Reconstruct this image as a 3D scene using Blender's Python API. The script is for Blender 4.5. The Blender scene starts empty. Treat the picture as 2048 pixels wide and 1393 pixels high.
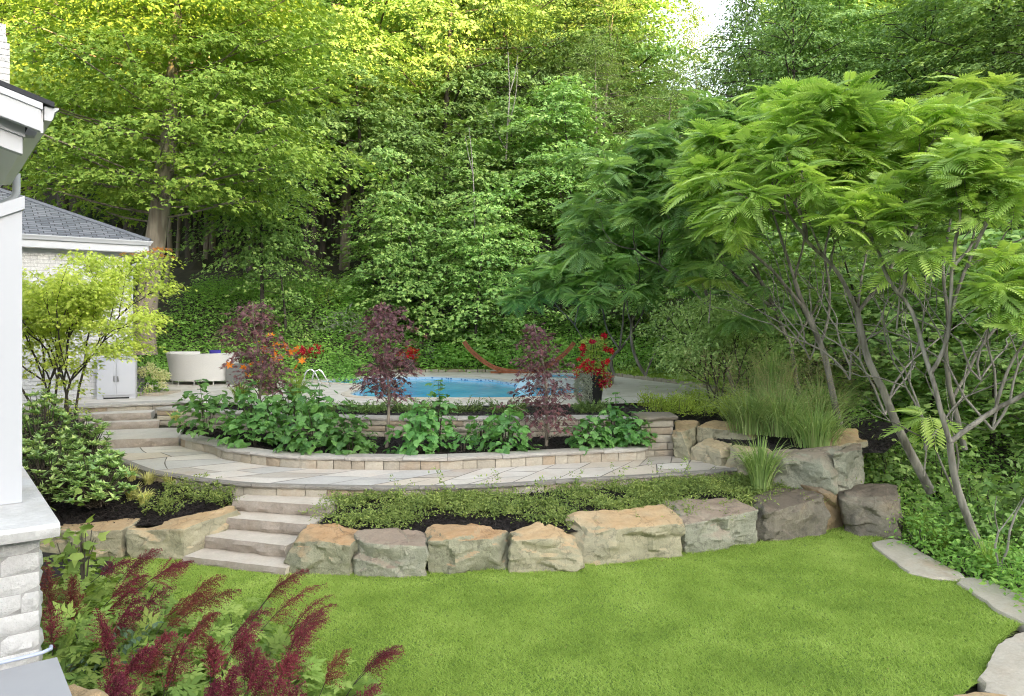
import bpy, math, random
import numpy as np
from mathutils import noise as mnoise, Vector

# ------------------------------------------------------------------ camera, sky, sun, exposure
S = bpy.context.scene
COL = S.collection
CZ, F = 3.4, 1500.0                      # eye height over the lawn; focal length for a 2048 px wide frame
cd = bpy.data.cameras.new('camera'); cam = bpy.data.objects.new('camera', cd); COL.objects.link(cam)
cam.location = (0, 0, CZ); cam.rotation_euler = (math.radians(90), 0, 0)
cd.sensor_width = 36.0; cd.lens = 36.0 * F / 2048; cd.shift_y = -56.5 / 2048
cd.clip_start = 0.1; cd.clip_end = 600
S.camera = cam

SUN_EL = math.radians(11.0)
SUN_H = np.array([0.62, -0.785]); SUN_H = SUN_H / np.linalg.norm(SUN_H)     # horizontal direction towards the sun
W = bpy.data.worlds.new('World'); S.world = W; W.use_nodes = True
nt = W.node_tree; nt.nodes.clear()
out = nt.nodes.new('ShaderNodeOutputWorld'); bg = nt.nodes.new('ShaderNodeBackground')
sky = nt.nodes.new('ShaderNodeTexSky'); sky.sky_type = 'NISHITA'; sky.sun_disc = False
sky.sun_elevation = SUN_EL; sky.sun_rotation = math.atan2(SUN_H[0], SUN_H[1])
sky.air_density = 1.0; sky.dust_density = 2.5; sky.ozone_density = 1.0
hs = nt.nodes.new('ShaderNodeHueSaturation'); hs.inputs['Saturation'].default_value = 0.35
nt.links.new(sky.outputs[0], hs.inputs['Color']); nt.links.new(hs.outputs[0], bg.inputs['Color'])
bg.inputs['Strength'].default_value = 0.15
nt.links.new(bg.outputs[0], out.inputs['Surface'])
sd = bpy.data.lights.new('sun', 'SUN'); sun = bpy.data.objects.new('sun', sd); COL.objects.link(sun)
sd.energy = 4.2; sd.angle = math.radians(0.5); sd.color = (1.0, 0.72, 0.26)
to_sun = Vector((SUN_H[0] * math.cos(SUN_EL), SUN_H[1] * math.cos(SUN_EL), math.sin(SUN_EL)))
sun.rotation_euler = to_sun.to_track_quat('Z', 'Y').to_euler()
S.view_settings.view_transform = 'Standard'; S.view_settings.look = 'None'
S.view_settings.exposure = 2.75; S.view_settings.gamma = 1.0
S.render.engine = 'CYCLES'
cy = S.cycles
cy.max_bounces = 9; cy.diffuse_bounces = 6; cy.glossy_bounces = 2; cy.transmission_bounces = 7; cy.transparent_max_bounces = 4
cy.caustics_reflective = False; cy.caustics_refractive = False
cy.use_denoising = True
cy.denoising_prefilter = 'NONE'; cy.filter_width = 1.1
try: cy.denoiser = 'OPENIMAGEDENOISE'
except Exception: pass
cy.sample_clamp_indirect = 4.0

# ------------------------------------------------------------------ helpers
def P(px, py, d):                         # a pixel of the photograph at distance d
    return np.array([(px - 1024) / F * d, d, CZ - (py - 640) / F * d])
def PZ(px, py, z):                        # a pixel of the photograph on the level z
    d = (CZ - z) * F / (py - 640)
    return np.array([(px - 1024) / F * d, d, z])
def RNG(s): return np.random.default_rng(s)
def nrm(v): v = np.asarray(v, float); return v / max(1e-9, np.linalg.norm(v))
def sstep(a, b, x): t = np.clip((x - a) / (b - a), 0, 1); return t * t * (3 - 2 * t)

class Geo:
    def __init__(s): s.v = []; s.f = []; s.n = 0
    def add(s, v, faces, mat=0, rnd=0.5):
        v = np.asarray(v, float).reshape(-1, 3)
        f = np.asarray(faces, np.int64)
        if f.ndim == 1: f = f[None]
        r = np.broadcast_to(np.asarray(rnd, float), (len(f),))
        s.v.append(v); s.f.append((f + s.n, mat, r)); s.n += len(v)
    def build(s, name, mats, parent=None, smooth=False, sharp=None, loc=None):
        me = bpy.data.meshes.new(name)
        V = np.concatenate(s.v)
        if parent is not None and loc is None: V = V - np.array(parent.location)
        if loc is not None: V = V - np.asarray(loc)
        me.vertices.add(len(V)); me.vertices.foreach_set('co', V.astype(np.float32).ravel())
        idx = np.concatenate([f.ravel() for f, m, r in s.f]); cnt = np.concatenate([np.full(len(f), f.shape[1]) for f, m, r in s.f])
        st = np.concatenate([[0], np.cumsum(cnt)[:-1]])
        me.loops.add(len(idx)); me.loops.foreach_set('vertex_index', idx.astype(np.int32))
        me.polygons.add(len(cnt)); me.polygons.foreach_set('loop_start', st.astype(np.int32))
        try: me.polygons.foreach_set('loop_total', cnt.astype(np.int32))
        except Exception: pass
        if not isinstance(mats, (list, tuple)): mats = [mats]
        for m in mats: me.materials.append(m)
        me.polygons.foreach_set('material_index', np.concatenate([np.full(len(f), m) for f, m, r in s.f]).astype(np.int32))
        a = me.attributes.new('rnd', 'FLOAT', 'FACE'); a.data.foreach_set('value', np.concatenate([r for f, m, r in s.f]).astype(np.float32))
        me.polygons.foreach_set('use_smooth', np.full(len(cnt), bool(smooth)))
        me.update(calc_edges=True); me.validate()
        if sharp is not None:
            me.polygons.foreach_set('use_smooth', np.full(len(me.polygons), True)); me.set_sharp_from_angle(angle=math.radians(sharp))
        o = bpy.data.objects.new(name, me); COL.objects.link(o)
        if parent is not None: o.parent = parent
        if loc is not None and parent is None: o.location = loc
        return o
def tag(o, label=None, cat=None, group=None, kind=None):
    if label: o['label'] = label
    if cat: o['category'] = cat
    if group: o['group'] = group
    if kind: o['kind'] = kind
    return o
def thing(name, loc, label, cat, group=None):
    o = bpy.data.objects.new(name, None); COL.objects.link(o); o.location = [float(c) for c in loc]; o.empty_display_size = 0.2
    return tag(o, label, cat, group)
def dup(root, loc, rz=0, sc=(1, 1, 1), label=None, group=None):
    r = root.copy(); COL.objects.link(r); r.location = [float(c) for c in loc]; r.rotation_euler = (0, 0, rz); r.scale = sc
    if label: r['label'] = label
    if group: r['group'] = group
    for ch in list(root.children):
        c = ch.copy(); COL.objects.link(c); c.parent = r
    return r

BOXF = np.array([[0, 3, 2, 1], [4, 5, 6, 7], [0, 1, 5, 4], [1, 2, 6, 5], [2, 3, 7, 6], [3, 0, 4, 7]])
def box8(g, c, mat=0, rnd=0.5): g.add(c, BOXF, mat, rnd)
def box(g, lo, hi, mat=0, rnd=0.5):
    x0, y0, z0 = lo; x1, y1, z1 = hi
    box8(g, [(x0, y0, z0), (x1, y0, z0), (x1, y1, z0), (x0, y1, z0), (x0, y0, z1), (x1, y0, z1), (x1, y1, z1), (x0, y1, z1)], mat, rnd)
def obox(g, o, u, v, a, b, c0, c1, z0, z1, mat=0, rnd=0.5):   # box in a frame: origin o, axes u, v (horizontal)
    o = np.asarray(o, float)[:2]; u = np.asarray(u); v = np.asarray(v)
    q = [o + u * a + v * c0, o + u * b + v * c0, o + u * b + v * c1, o + u * a + v * c1]
    box8(g, [(*p, z0) for p in q] + [(*p, z1) for p in q], mat, rnd)
def prism(g, pts, z0, z1, mat=0, rnd=0.5):                     # convex or plain polygon, anticlockwise
    n = len(pts)
    z0 = np.broadcast_to(z0, n); z1 = np.broadcast_to(z1, n)
    v = [(p[0], p[1], z) for p, z in zip(pts, z0)] + [(p[0], p[1], z) for p, z in zip(pts, z1)]
    k = g.n
    g.add(v, [[i, (i + 1) % n, n + (i + 1) % n, n + i] for i in range(n)], mat, rnd)
    g.add(v[n:], [list(range(n))], mat, rnd); g.add(v[:n], [list(range(n))[::-1]], mat, rnd)
def tube(g, pts, rad, sides=6, mat=0, rnd=0.5, cap=True):
    pts = np.asarray(pts, float); n = len(pts); rad = np.broadcast_to(np.asarray(rad, float), n)
    t = np.gradient(pts, axis=0); t /= np.maximum(1e-9, np.linalg.norm(t, axis=1))[:, None]
    ref = np.array([0, 0, 1.0]) if abs(t[:, 2]).mean() < 0.8 else np.array([1.0, 0, 0])
    u = np.cross(t, ref); u /= np.maximum(1e-9, np.linalg.norm(u, axis=1))[:, None]; w = np.cross(t, u)
    a = np.arange(sides) * 2 * math.pi / sides
    v = pts[:, None] + rad[:, None, None] * (np.cos(a)[None, :, None] * u[:, None] + np.sin(a)[None, :, None] * w[:, None])
    i = np.arange(n - 1)[:, None] * sides; j = np.arange(sides)[None]; k = (j + 1) % sides
    f = np.stack([i + j, i + k, i + sides + k, i + sides + j], -1).reshape(-1, 4)
    g.add(v.reshape(-1, 3), f, mat, rnd)
    if cap: g.add(v[-1], [list(range(sides))], mat, rnd); g.add(v[0], [list(range(sides))[::-1]], mat, rnd)
def spline(pts, step=0.12, closed=False):
    p = np.asarray(pts, float)
    if closed: q = np.concatenate([p[-1:], p, p[:2]])
    else: q = np.concatenate([2 * p[:1] - p[1:2], p, 2 * p[-1:] - p[-2:-1]])
    o = []
    for i in range(1, len(q) - 2):
        n = max(2, int(np.linalg.norm(q[i + 1] - q[i]) / step)); t = np.arange(n)[:, None] / n
        a, b, c, d = q[i - 1], q[i], q[i + 1], q[i + 2]
        o.append(0.5 * (2 * b + (c - a) * t + (2 * a - 5 * b + 4 * c - d) * t * t + (3 * b - a - 3 * c + d) * t ** 3))
    if not closed: o.append(p[-1:])
    return np.concatenate(o)
def resample(c, n):
    s = np.concatenate([[0], np.cumsum(np.linalg.norm(np.diff(c, axis=0), axis=1))]); t = np.linspace(0, s[-1], n)
    return np.stack([np.interp(t, s, c[:, k]) for k in range(c.shape[1])], 1)
def arclen(c): return np.concatenate([[0], np.cumsum(np.linalg.norm(np.diff(c, axis=0), axis=1))])
class Curve2:                                                   # arc-length curve in plan; side() gives the side facing the viewer
    def __init__(s, pts, step=0.1):
        s.c = spline(np.asarray(pts, float)[:, :2], step); s.s = arclen(s.c); s.L = s.s[-1]
        t = np.gradient(s.c, axis=0); t /= np.linalg.norm(t, axis=1)[:, None]; s.nn = np.stack([t[:, 1], -t[:, 0]], 1)
    def at(s, q, off=0.0):
        q = np.clip(q, 0, s.L)
        n = np.array([np.interp(q, s.s, s.nn[:, k]) for k in (0, 1)]); n /= np.linalg.norm(n)
        return np.array([np.interp(q, s.s, s.c[:, k]) for k in (0, 1)]) + n * off
def inpoly(x, y, poly):
    poly = np.asarray(poly)[:, :2]; r = np.zeros(len(x), bool); j = len(poly) - 1
    for i in range(len(poly)):
        xi, yi = poly[i]; xj, yj = poly[j]
        c = ((yi > y) != (yj > y)) & (x < (xj - xi) * (y - yi) / (yj - yi + 1e-12) + xi); r ^= c; j = i
    return r

# leaf templates lie in x (width), y (length, base at 0), z (normal)
def lt(v, f): return np.asarray(v, float), np.asarray(f, np.int64)
OVATE = lt([(0, 0, 0), (-.26, .42, .05), (0, 1, -.10), (.26, .42, .05), (0, .45, -.02)], [(0, 4, 1), (4, 2, 1), (0, 3, 4), (3, 2, 4)])
OVAL2 = lt([(0, 0, 0), (-.24, .45, .06), (0, 1, -.06), (.24, .45, .06)], [(0, 2, 1), (0, 3, 2)])
NARROW = lt([(0, 0, 0), (-.13, .45, .04), (0, 1, -.12), (.13, .45, .04)], [(0, 2, 1), (0, 3, 2)])
MAPLE = lt([(0, 0, 0), (-.50, .30, -.06), (-.20, .50, .03), (0, 1, -.12), (.20, .50, .03), (.50, .30, -.06), (-.30, -.02, -.05), (.30, -.02, -.05)],
           [(0, 2, 1), (0, 1, 6), (0, 4, 2), (2, 4, 3), (0, 5, 4), (0, 7, 5)])
PALM5 = lt([(0, 0, 0), (-.55, .28, -.10), (-.20, .32, .03), (-.36, .74, -.08), (-.11, .46, .04), (0, 1, -.14), (.11, .46, .04), (.36, .74, -.08), (.20, .32, .03), (.55, .28, -.10), (-.34, -.1, -.06), (.34, -.1, -.06), (-.12, .12, .02), (.12, .12, .02)],
           [(0, 2, 1), (0, 4, 2), (2, 4, 3), (0, 6, 4), (4, 6, 5), (0, 8, 6), (6, 8, 7), (0, 9, 8), (0, 12, 10), (0, 11, 13)])
BROAD = lt([(0, 0, 0), (-.42, .16, .05), (-.52, .42, -.03), (-.27, .60, .05), (-.30, .74, 0), (0, 1, -.16), (.30, .74, 0), (.27, .60, .05), (.52, .42, -.03), (.42, .16, .05), (0, .5, -.03)],
           [(0, 10, 1), (1, 10, 2), (2, 10, 3), (3, 10, 4), (4, 10, 5), (5, 10, 6), (6, 10, 7), (7, 10, 8), (8, 10, 9), (9, 10, 0)])
def make_frond(n=11, arch=0.28, lw=0.15, ll=0.30):
    v = []; f = []
    def rach(t): return np.array([0, t * (1 - 0.12 * t), -arch * t * t])
    for i in range(n + 1):
        t = 0.16 + 0.84 * i / n; b = rach(t); L = ll * (0.55 + 1.1 * math.sin(math.pi * min(1, (i + 1.6) / (n + 2.4))) ** .8 * .55)
        for sgn in ((-1, 1) if i < n else (0,)):
            a = math.radians(64 - 26 * i / n) * sgn; d = np.array([math.sin(a), math.cos(a), -.22]); d = nrm(d); w = np.array([math.cos(a), -math.sin(a), 0]) * lw * L * .5 * 1.3
            k = len(v); v += [b, b + d * L * .42 - w + (0, 0, .01), b + d * L + (0, 0, -.03), b + d * L * .42 + w + (0, 0, .01)]
            f += [(k, k + 2, k + 1), (k, k + 3, k + 2)]
    for i in range(5):
        k = len(v); a, b = rach(i / 5), rach((i + 1) / 5); v += [a + (-.006, 0, 0), a + (.006, 0, 0), b + (.005, 0, 0), b + (-.005, 0, 0)]; f += [(k, k + 1, k + 2), (k, k + 2, k + 3)]
    return lt(v, f)
FROND = make_frond(10, .42, .23, .33)
FROND_LOW = make_frond(8, .30, .20, .32)
def make_compound():                                            # a leaf of three times three toothed leaflets
    v = []; f = []
    for a0, y0, L in ((0, .45, .55), (-58, .32, .48), (58, .32, .48), (-40, .06, .40), (40, .06, .40)):
        for da, s in ((0, 1), (-48, .72), (48, .72)):
            a = math.radians(a0 + da); o = np.array([math.sin(math.radians(a0)), math.cos(math.radians(a0)), 0]) * (.12 if da else .2) + (0, y0, 0)
            d = np.array([math.sin(a), math.cos(a), -.18]); w = np.array([math.cos(a), -math.sin(a), 0]) * .13 * s; k = len(v)
            v += [o, o + d * L * s * .45 - w * .9, o + d * L * s, o + d * L * s * .45 + w * .9]; f += [(k, k + 2, k + 1), (k, k + 3, k + 2)]
    return lt(v, f)
COMPOUND = make_compound()
def frames(d, n):
    d = d / np.maximum(1e-9, np.linalg.norm(d, axis=1))[:, None]
    n = n - (n * d).sum(1)[:, None] * d; n = n / np.maximum(1e-9, np.linalg.norm(n, axis=1))[:, None]
    return np.stack([np.cross(d, n), d, n], 2)                   # columns x, y, z
def leaves(g, T, p, d, n, s, rng, mat=0, rnd=None):
    tv, tf = T; p = np.asarray(p, float); k = len(p)
    if k == 0: return
    R = frames(np.asarray(d, float), np.asarray(n, float)); s = np.broadcast_to(np.asarray(s, float), k)
    v = p[:, None] + s[:, None, None] * np.einsum('kij,vj->kvi', R, tv)
    f = (tf[None] + (np.arange(k) * len(tv))[:, None, None]).reshape(-1, tf.shape[1])
    r = rng.random(k) if rnd is None else np.broadcast_to(rnd, k)
    g.add(v.reshape(-1, 3), f, mat, np.repeat(r, len(tf)))
def rdir(rng, k): v = rng.normal(size=(k, 3)); return v / np.linalg.norm(v, axis=1)[:, None]

# ------------------------------------------------------------------ materials
def mat(name):
    m = bpy.data.materials.new(name); m.use_nodes = True; t = m.node_tree
    return m, t, t.nodes, t.links, t.nodes['Principled BSDF']
def ramp(N, stops):
    r = N.new('ShaderNodeValToRGB'); e = r.color_ramp.elements
    while len(e) < len(stops): e.new(0.5)
    for x, (p, c) in zip(e, stops): x.position = p; x.color = (*c, 1)
    return r
def tex(N, L, kind, scale, coord='Object', detail=4, vec=None, sc=None, rough=.55):
    tc = N.new('ShaderNodeTexCoord'); t = N.new(kind); t.inputs['Scale'].default_value = scale
    if 'Detail' in t.inputs: t.inputs['Detail'].default_value = detail
    if 'Roughness' in t.inputs: t.inputs['Roughness'].default_value = rough
    if sc:
        mp = N.new('ShaderNodeMapping'); mp.inputs['Scale'].default_value = sc; L.new(tc.outputs[coord], mp.inputs[0]); L.new(mp.outputs[0], t.inputs['Vector'])
    else: L.new(tc.outputs[coord], t.inputs['Vector'])
    return t
def mixc(N, L, fac, a, b, mode='MIX'):
    m = N.new('ShaderNodeMix'); m.data_type = 'RGBA'; m.blend_type = mode
    for sock, val in ((m.inputs[0], fac), (m.inputs[6], a), (m.inputs[7], b)):
        if isinstance(val, (int, float)): sock.default_value = val
        elif isinstance(val, tuple): sock.default_value = (*val, 1)
        else: L.new(val, sock)
    return m.outputs[2]
def bump(N, L, b, h, strength, dist):
    n = N.new('ShaderNodeBump'); n.inputs['Strength'].default_value = strength; n.inputs['Distance'].default_value = dist
    L.new(h, n.inputs['Height']); L.new(n.outputs[0], b.inputs['Normal']); return n
def leafmat(name, cols, trans=0.42, rough=0.55, spec=0.2, tcol=None, clump=0.5, bright=1.75):
    m, t, N, L, b = mat(name)
    at = N.new('ShaderNodeAttribute'); at.attribute_name = 'rnd'
    n = tex(N, L, 'ShaderNodeTexNoise', clump, detail=2)
    mm = N.new('ShaderNodeMath'); mm.operation = 'MULTIPLY_ADD'; mm.inputs[1].default_value = 0.55; L.new(at.outputs['Fac'], mm.inputs[0])
    m2 = N.new('ShaderNodeMath'); m2.operation = 'MULTIPLY_ADD'; m2.inputs[1].default_value = 0.9; m2.inputs[2].default_value = -.22; L.new(n.outputs['Fac'], m2.inputs[0]); L.new(m2.outputs[0], mm.inputs[2])
    cols = [tuple(min(.8, x * bright) for x in ((c[0] + .07 * c[1], c[1], c[2] + .06 * c[1]) if c[1] > c[0] else c)) for c in cols]; k = len(cols); r = ramp(N, [(0.08 + .84 * i / max(1, k - 1), c) for i, c in enumerate(cols)]); L.new(mm.outputs[0], r.inputs[0])
    oi = N.new('ShaderNodeObjectInfo'); h = N.new('ShaderNodeHueSaturation')
    mr = N.new('ShaderNodeMapRange'); mr.inputs[3].default_value = .82; mr.inputs[4].default_value = 1.16; L.new(oi.outputs['Random'], mr.inputs[0]); L.new(mr.outputs[0], h.inputs['Value'])
    mr2 = N.new('ShaderNodeMapRange'); mr2.inputs[3].default_value = .494; mr2.inputs[4].default_value = .508; L.new(oi.outputs['Random'], mr2.inputs[0]); L.new(mr2.outputs[0], h.inputs['Hue'])
    L.new(r.outputs[0], h.inputs['Color'])
    L.new(h.outputs[0], b.inputs['Base Color']); b.inputs['Roughness'].default_value = rough; b.inputs['Specular IOR Level'].default_value = spec
    tr = N.new('ShaderNodeBsdfTranslucent'); tc = mixc(N, L, 1.0, h.outputs[0], tcol or (1.3, 1.3, .6), 'MULTIPLY'); L.new(tc, tr.inputs[0])
    mx = N.new('ShaderNodeMixShader'); mx.inputs[0].default_value = trans; L.new(b.outputs[0], mx.inputs[1]); L.new(tr.outputs[0], mx.inputs[2])
    L.new(mx.outputs[0], N['Material Output'].inputs[0]); return m
def barkmat(name, a, b_, scale=6, stretch=.15, bs=.6):
    m, t, N, L, b = mat(name)
    n = tex(N, L, 'ShaderNodeTexNoise', scale, detail=6, sc=(1, 1, stretch)); r = ramp(N, [(.38, a), (.62, b_)]); L.new(n.outputs['Fac'], r.inputs[0])
    n2 = tex(N, L, 'ShaderNodeTexNoise', 1.3, detail=3); c = mixc(N, L, n2.outputs['Fac'], r.outputs[0], tuple(x * .55 for x in a)); L.new(c, b.inputs['Base Color'])
    b.inputs['Roughness'].default_value = .9; bump(N, L, b, n.outputs['Fac'], bs, .03); return m
def stonemat(name, cols, stain, top=None, scale=1.6, bs=.5, stain_amt=.5, dark=(.05, .05, .05), dark_amt=.25, perface=0.0, cracks=False):
    m, t, N, L, b = mat(name)
    n = tex(N, L, 'ShaderNodeTexNoise', scale, detail=8, rough=.65); k = len(cols)
    r = ramp(N, [(.28 + .44 * i / max(1, k - 1), c) for i, c in enumerate(cols)]); L.new(n.outputs['Fac'], r.inputs[0]); c = r.outputs[0]
    if perface:
        at = N.new('ShaderNodeAttribute'); at.attribute_name = 'rnd'; r2 = ramp(N, [(0, stain), (.30, cols[0]), (.6, cols[-1]), (1, cols[len(cols) // 2])]); L.new(at.outputs['Fac'], r2.inputs[0]); c = mixc(N, L, perface, c, r2.outputs[0])
    n2 = tex(N, L, 'ShaderNodeTexNoise', scale * .8, detail=5); q = N.new('ShaderNodeMapRange'); q.inputs[1].default_value = .52; q.inputs[2].default_value = .68; q.inputs[4].default_value = stain_amt; L.new(n2.outputs['Fac'], q.inputs[0])
    c = mixc(N, L, q.outputs[0], c, stain)
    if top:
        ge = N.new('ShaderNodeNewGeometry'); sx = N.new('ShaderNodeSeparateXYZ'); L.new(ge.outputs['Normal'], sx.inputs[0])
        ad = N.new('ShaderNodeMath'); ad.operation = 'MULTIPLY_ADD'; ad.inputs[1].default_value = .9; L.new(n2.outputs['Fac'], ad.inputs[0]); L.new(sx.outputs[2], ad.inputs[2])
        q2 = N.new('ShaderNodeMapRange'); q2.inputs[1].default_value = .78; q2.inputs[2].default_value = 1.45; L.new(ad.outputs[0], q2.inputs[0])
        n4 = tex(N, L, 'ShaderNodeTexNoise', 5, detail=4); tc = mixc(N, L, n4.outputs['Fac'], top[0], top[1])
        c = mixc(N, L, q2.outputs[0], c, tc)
    n3 = tex(N, L, 'ShaderNodeTexNoise', scale * 1.9, detail=8, rough=.7); q3 = N.new('ShaderNodeMapRange'); q3.inputs[1].default_value = .56; q3.inputs[2].default_value = .75; q3.inputs[4].default_value = dark_amt; L.new(n3.outputs['Fac'], q3.inputs[0])
    c = mixc(N, L, q3.outputs[0], c, dark)
    if cracks:
        vc = tex(N, L, 'ShaderNodeTexVoronoi', 1.7); vc.feature = 'DISTANCE_TO_EDGE'; nd = tex(N, L, 'ShaderNodeTexNoise', 3, detail=5); tcv = N.new('ShaderNodeTexCoord'); va = N.new('ShaderNodeVectorMath'); va.operation = 'MULTIPLY_ADD'; va.inputs[1].default_value = (.8, .8, .8)
        L.new(nd.outputs['Color'], va.inputs[0]); L.new(tcv.outputs['Object'], va.inputs[2]); L.new(va.outputs[0], vc.inputs['Vector'])
        qc = N.new('ShaderNodeMapRange'); qc.inputs[1].default_value = .0; qc.inputs[2].default_value = .022; qc.inputs[3].default_value = .38; qc.inputs[4].default_value = 0; L.new(vc.outputs['Distance'], qc.inputs[0]); c = mixc(N, L, qc.outputs[0], c, (.05, .045, .035))
    n5 = tex(N, L, 'ShaderNodeTexNoise', 28, detail=6, rough=.7); c = mixc(N, L, .35, c, mixc(N, L, 1.0, c, mixc(N, L, n5.outputs['Fac'], (.35, .35, .35), (1.7, 1.7, 1.7)), 'MULTIPLY'))
    L.new(c, b.inputs['Base Color']); b.inputs['Roughness'].default_value = .88; b.inputs['Specular IOR Level'].default_value = .25
    n6 = tex(N, L, 'ShaderNodeTexNoise', 9, detail=9, rough=.7); bump(N, L, b, n6.outputs['Fac'], bs, .05); return m
def plainmat(name, c, rough=.5, metal=0, var=.08, nscale=3, spec=.4, bs=0):
    m, t, N, L, b = mat(name); n = tex(N, L, 'ShaderNodeTexNoise', nscale, detail=5)
    L.new(mixc(N, L, n.outputs['Fac'], tuple(x * (1 - var) for x in c), tuple(min(1, x * (1 + var)) for x in c)), b.inputs['Base Color'])
    b.inputs['Roughness'].default_value = rough; b.inputs['Metallic'].default_value = metal; b.inputs['Specular IOR Level'].default_value = spec
    if bs: n2 = tex(N, L, 'ShaderNodeTexNoise', nscale * 8, detail=6); bump(N, L, b, n2.outputs['Fac'], bs, .02)
    return m
def flagmat(name, cols, scale, joint=.018, jc=(.10, .095, .085), stretch=(1, 1, 1), rnd=.85):
    m, t, N, L, b = mat(name)
    v1 = tex(N, L, 'ShaderNodeTexVoronoi', scale, sc=stretch); v1.inputs['Randomness'].default_value = rnd; v1.distance = 'MANHATTAN'
    v2 = tex(N, L, 'ShaderNodeTexVoronoi', scale, sc=stretch); v2.feature = 'F2'; v2.distance = 'MANHATTAN'; v2.inputs['Randomness'].default_value = rnd
    sb = N.new('ShaderNodeMath'); sb.operation = 'SUBTRACT'; L.new(v2.outputs['Distance'], sb.inputs[0]); L.new(v1.outputs['Distance'], sb.inputs[1])
    sp = N.new('ShaderNodeSeparateColor'); L.new(v1.outputs['Color'], sp.inputs[0])
    k = len(cols); r = ramp(N, [(i / max(1, k - 1), c) for i, c in enumerate(cols)]); L.new(sp.outputs[0], r.inputs[0])
    n = tex(N, L, 'ShaderNodeTexNoise', 2.2, detail=7, rough=.6); c = mixc(N, L, .6, r.outputs[0], mixc(N, L, 1.0, r.outputs[0], mixc(N, L, n.outputs['Fac'], (.55, .52, .5), (1.4, 1.4, 1.4)), 'MULTIPLY'))
    j = N.new('ShaderNodeMapRange'); j.inputs[1].default_value = joint * .6; j.inputs[2].default_value = joint * 1.4; L.new(sb.outputs[0], j.inputs[0])
    c = mixc(N, L, j.outputs[0], jc, c); L.new(c, b.inputs['Base Color']); b.inputs['Roughness'].default_value = .7; b.inputs['Specular IOR Level'].default_value = .3
    bump(N, L, b, j.outputs[0], .5, .01); return m

M = {}
M['boulder'] = stonemat('boulder_stone', [(.18, .185, .13), (.30, .295, .21), (.42, .40, .295)], (.33, .20, .09), top=((.40, .20, .075), (.49, .37, .23)), dark_amt=.5, stain_amt=.4, bs=.8, cracks=True)
M['boulder_pale'] = stonemat('boulder_pale_stone', [(.26, .245, .18), (.37, .33, .23), (.45, .40, .29)], (.36, .23, .11), top=((.42, .30, .16), (.50, .42, .29)), dark_amt=.3, bs=.7, cracks=True)
M['boulder_dark'] = stonemat('boulder_dark_stone', [(.075, .07, .06), (.21, .19, .15), (.36, .32, .25)], (.26, .15, .06), top=((.10, .085, .07), (.20, .16, .12)), dark_amt=.6, dark=(.02, .02, .022), stain_amt=.55, bs=.8, cracks=True)
M['boulder_rust'] = stonemat('boulder_rust_stone', [(.20, .15, .09), (.30, .22, .13)], (.36, .16, .05), top=((.20, .14, .09), (.3, .25, .18)), stain_amt=.8, bs=.7, cracks=True)
M['boulder_tan'] = stonemat('boulder_tan_stone', [(.24, .235, .165), (.35, .325, .225), (.45, .41, .30)], (.34, .21, .10), top=((.44, .26, .11), (.50, .40, .26)), dark_amt=.25, bs=.6, cracks=True)
M['boulder_grey'] = stonemat('boulder_grey_stone', [(.20, .21, .165), (.32, .32, .25), (.43, .415, .325)], (.30, .25, .16), top=((.24, .17, .13), (.36, .30, .23)), dark_amt=.45, bs=.9, cracks=True)
M['stepper'] = stonemat('stepper_stone', [(.38, .33, .26), (.46, .42, .35), (.52, .48, .41)], (.40, .26, .15), dark_amt=.45, dark=(.16, .14, .11), stain_amt=.5, bs=.5)
M['slab'] = stonemat('step_slab_stone', [(.45, .40, .335), (.53, .475, .405), (.58, .53, .46)], (.44, .35, .27), dark_amt=.12, dark=(.18, .16, .13), stain_amt=.3, bs=.35, scale=2.5)
M['slab_face'] = stonemat('split_stone_face', [(.24, .205, .17), (.31, .27, .23), (.37, .33, .285)], (.30, .24, .18), dark_amt=.3, dark=(.12, .105, .09), stain_amt=.3, bs=.6, scale=4)
M['slab_grey'] = stonemat('grey_slab_stone', [(.40, .375, .34), (.48, .455, .41), (.54, .505, .46)], (.40, .34, .28), dark_amt=.15, dark=(.16, .15, .13), stain_amt=.2, bs=.35, scale=2.5)
M['ledge'] = stonemat('ledge_stone', [(.31, .285, .235), (.40, .36, .29), (.47, .43, .36)], (.33, .235, .15), dark_amt=.25, dark=(.15, .12, .09), stain_amt=.35, perface=.65, bs=.5, scale=3)
M['coping'] = stonemat('coping_stone', [(.30, .285, .26), (.38, .36, .33), (.44, .42, .38)], (.36, .31, .25), dark_amt=.2, dark=(.13, .125, .11), stain_amt=.25, bs=.4, scale=2, perface=.3)
M['coping_moss'] = stonemat('mossy_cap_stone', [(.17, .15, .12), (.22, .195, .16)], (.14, .15, .07), dark_amt=.3, bs=.5, scale=3)
M['edge_dark'] = stonemat('dark_edge_stone', [(.20, .185, .165), (.27, .255, .225)], (.22, .19, .15), dark_amt=.4, dark=(.07, .065, .06), bs=.6, scale=3)
M['flag'] = stonemat('flagstone', [(.50, .47, .43), (.57, .535, .49), (.62, .585, .54)], (.55, .43, .33), dark_amt=.15, dark=(.28, .26, .24), stain_amt=.35, bs=.25, scale=2.0)
def flagtint():
    t = M['flag'].node_tree; N, L = t.nodes, t.links; b = N['Principled BSDF']; src = b.inputs['Base Color'].links[0].from_socket
    at = N.new('ShaderNodeAttribute'); at.attribute_name = 'rnd'; r = ramp(N, [(0, (.78, .75, .72)), (.2, (.98, .96, .94)), (.4, (.84, .86, .89)), (.6, (.92, .86, .78)), (.8, (1.02, 1.01, 1.0)), (1, (.88, .86, .84))]); r.color_ramp.interpolation = 'CONSTANT'; L.new(at.outputs['Fac'], r.inputs[0]); L.new(mixc(N, L, 1.0, src, r.outputs[0], 'MULTIPLY'), b.inputs['Base Color'])
flagtint()
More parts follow.
